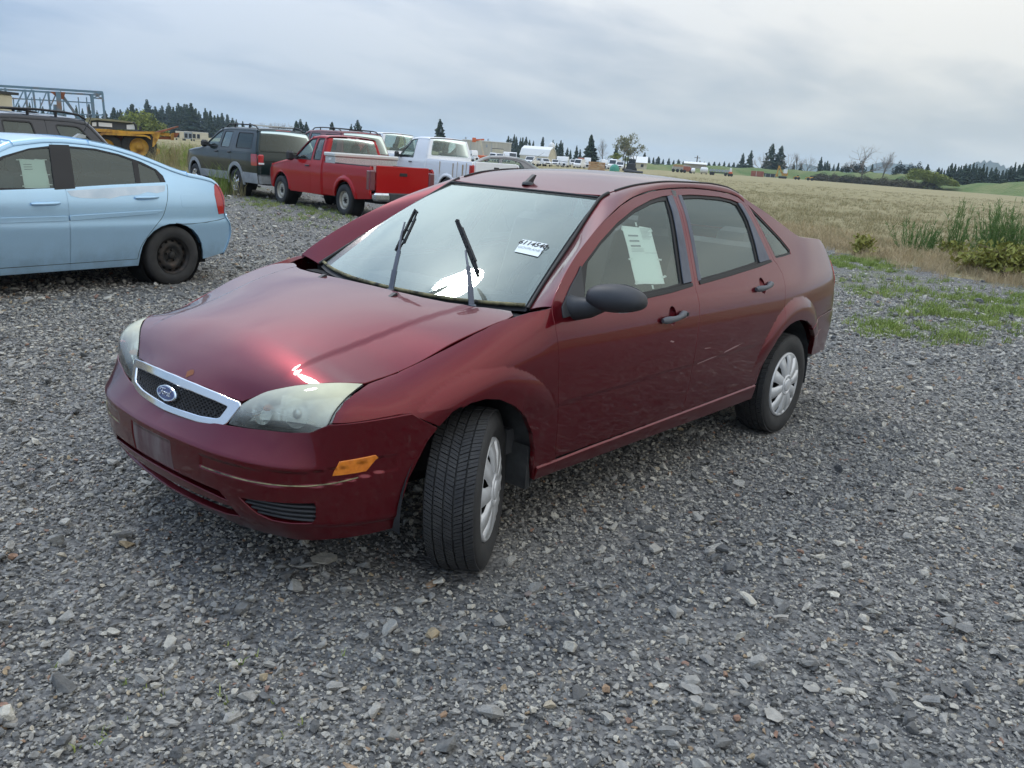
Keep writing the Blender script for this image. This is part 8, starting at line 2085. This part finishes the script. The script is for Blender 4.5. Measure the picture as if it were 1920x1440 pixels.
def px_patch(poly, n):
    """random ground points inside a patch given by its corner points seen in the picture"""
    c = np.array([gp(*p)[:2] for p in poly]); lo, hi = c.min(0), c.max(0); out = np.zeros((0, 2))
    while len(out) < n:
        q = RNG.uniform(lo - .4, hi + .4, (n * 3, 2)); q = q[inside(q + RNG.normal(0, .22, q.shape), c)]
        w = np.sin(q[:, 0] * 5.1 + 2 * np.sin(q[:, 1] * 3.3)) + np.sin(q[:, 1] * 6.7 + 1.7 * np.sin(q[:, 0] * 2.9)); out = np.vstack([out, q[RNG.uniform(-1.6, 1.2, len(q)) < w]])
    return out[:n]
GT = [tuft_mesh('grass_tuft', k, 16, .07, .05, .003, M_GRASS, .6) for k in range(4)]
pts = np.vstack([px_patch([(1640, 622), (1668, 604), (1700, 612), (1790, 628), (1800, 641), (1740, 634), (1690, 634)], 200), px_patch([(1705, 588), (1770, 572), (1860, 590), (1872, 612), (1800, 612), (1730, 600)], 260), px_patch([(1820, 565), (1930, 552), (1935, 600), (1880, 592)], 260), px_patch([(1568, 484), (1640, 484), (1670, 500), (1650, 508), (1570, 502)], 480), px_patch([(1740, 545), (1790, 552), (1760, 560)], 60), px_patch([(1640, 540), (1700, 545), (1670, 560), (1620, 555)], 60), px_patch([(1570, 520), (1760, 520), (1900, 560), (1900, 640), (1650, 650), (1580, 570)], 200),
                 px_patch([(575, 388), (640, 394), (640, 412), (580, 408)], 70), px_patch([(480, 365), (560, 385), (700, 405), (700, 440), (560, 425), (470, 395)], 130), px_patch([(440, 372), (480, 372), (520, 384), (470, 392)], 50)])
scatter_grass('grass', GT, pts, .5, 1.5)
# tiny seedlings between the stones in front
pts = np.vstack([px_patch([(20, 1250), (420, 1230), (430, 1430), (30, 1430)], 26), px_patch([(1500, 900), (1900, 900), (1900, 1300), (1500, 1300)], 4)])
scatter_grass('seedlings', [tuft_mesh('seedling', 40 + k, 4, .03, .01, .0022, M_GRASS, .5) for k in range(3)], pts, .6, 1.1)
DT = [tuft_mesh('dry_tuft', 10 + k, 22, .46, .14, .004, M_DRY, .45) for k in range(4)]
def edge_band(n, a, b, y0, y1):
    y = RNG.uniform(y0, y1, n); x = lot_edge(y) + a + (b - a) * RNG.uniform(0, 1, n)**1.5; return np.stack([x, y], 1)
pts = np.vstack([edge_band(1500, -.5, 5, -9, 9), edge_band(900, .2, 3, -9, 9), edge_band(120, -1.2, .3, -9, 6)])
scatter_grass('dry_grass', DT, pts, .28, .85, .8)
FT = [tuft_mesh('field_tuft', 20 + k, 20, .15, .20, .005, M_FGRASS, .7) for k in range(4)]
P = []
for r0, r1, d in ((12, 26, 16), (26, 45, 7), (45, 80, 2.2), (80, 150, .45)):
    p, _ = sector(r0, r1, d, -45, 52); p = p[~in_lot(p)]; P.append(p)
P = np.vstack(P); scatter_grass('field_grass', FT, P, .5, 1.5)
W2 = [tuft_mesh('weed_tuft', 30 + k, 26, .8, .25, .009, M_GRASS if k == 0 else M_FGRASS, .3) for k in range(3)]
pts = np.vstack([px_patch([(285, 292), (370, 292), (365, 318), (300, 318)], 260), px_patch([(370, 345), (440, 372), (450, 366), (385, 330)], 60)])
scatter_grass('tall_weeds', W2, pts, .6, 1.3)

def broom(px_, py_, h, w, label, n=46, seed=0):
    p = gp(px_, py_); r = empty('broom_shrub', p, 0, label, 'shrub'); g = np.random.default_rng(seed); st, fo = MB(), MB()
    for _ in range(n):
        a = g.uniform(0, 6.283); tilt = abs(g.normal(0, .30)) * w; hh = h * g.uniform(.5, 1.05); b = np.array([.06 * math.cos(a), .06 * math.sin(a), 0]) * w * 3
        e = b + np.array([math.sin(tilt) * math.cos(a), math.sin(tilt) * math.sin(a), math.cos(tilt)]) * hh; m_ = (b + e) / 2 + g.normal(0, .03, 3)
        st.tube([b, m_, e], [.008, .005, .002], 4, False)
        for k in range(34):
            t = g.uniform(.10, 1.03); q = (b * (1 - t)**2 + 2 * t * (1 - t) * m_ + t * t * e); d = (e - b) / np.linalg.norm(e - b); u = d * g.uniform(.04, .10) + g.normal(0, .035, 3); v = g.normal(0, 1, 3); v = v / np.linalg.norm(v) * .0075
            fo.add([q - v, q + v, q + u + v * .4, q + u - v * .4], [(0, 1, 2, 3)])
    st.build('stems', M_BROOM, r, fix=False); fo.build('foliage', M_BROOM, r, flat=True, fix=False); return r
broom(1712, 474, .80, 1.5, 'low spreading green broom shrub, leftmost by the field edge', 34, 1)
broom(1788, 482, 1.25, .55, 'narrow upright green broom shrub, second from the left by the field edge', 22, 2); 
broom(1762, 478, .75, 1.5, 'sprawling thin broom shrub beside the narrow upright one', 12, 7)
broom(1836, 478, .95, .8, 'slim broom shrub at the left side of the tall dense clump', 26, 3)
broom(1868, 488, 1.30, .9, 'tall dense green broom shrub in the middle of the right-hand clump', 70, 4)
broom(1908, 492, 1.35, .9, 'tall dense green broom shrub at the right edge of the clump', 76, 5)
def leafy(px_, py_, w, h, n, label, mat, name, seed, leaf=.03):
    p = gp(px_, py_); r = empty(name, p, 0, label, 'plant'); g = np.random.default_rng(seed); st, fo = MB(), MB()
    for _ in range(n // 6):
        a = g.uniform(0, 6.283); e = np.array([math.cos(a) * w / 2 * g.uniform(.3, 1), math.sin(a) * w / 2 * g.uniform(.3, 1), h * g.uniform(.3, 1)]); m_ = e * .55 + np.array([0, 0, h * .35]); st.tube([(0, 0, 0), m_, e], [.007, .005, .003], 4, False)
        for _ in range(16):
            t = g.uniform(.3, 1.05); q = 2 * t * (1 - t) * m_ + t * t * e + g.normal(0, .06, 3); q[2] = abs(q[2]); u, v = g.normal(0, leaf, 3), g.normal(0, leaf * .7, 3); fo.add([q - u, q + v, q + u, q - v], [(0, 1, 2, 3)])
    st.build('stems', M_STEMB, r, fix=False); fo.build('foliage', mat, r, flat=True, fix=False)
leafy(1880, 522, 1.7, .62, 700, 'yellow-green bramble thicket in front of the tall broom clump', M_BRAMBLE, 'bramble', 3)
leafy(1830, 512, .9, .4, 260, 'smaller yellowish bramble at the left end of the thicket', M_BRAMBLE, 'bramble', 4)
leafy(1613, 480, .5, .42, 160, 'single small yellow-green weed by the car boot at the field edge', M_BRAMBLE, 'weed', 5)
leafy(1782, 482, .7, .35, 140, 'pale green weed at the foot of the narrow broom shrub', M_BRAMBLE, 'weed', 6)

# ------------------------------------------------------------------ haze over the far land
def haze():
    m = bpy.data.materials.new('haze air'); m.use_nodes = True; nt = m.node_tree; nt.nodes.clear(); out = nt.nodes.new('ShaderNodeOutputMaterial'); v = nt.nodes.new('ShaderNodeVolumePrincipled')
    v.inputs['Color'].default_value = (.62, .80, 1, 1); v.inputs['Density'].default_value = HAZE; v.inputs['Anisotropy'].default_value = .2
    nt.links.new(v.outputs[0], out.inputs['Volume'])
    mb = MB(); mb.box((0, 0, 64), (9000, 9000, 130)); o = mb.build('haze', m); tag(o, kind='stuff'); return o
HAZE = .00018
haze()
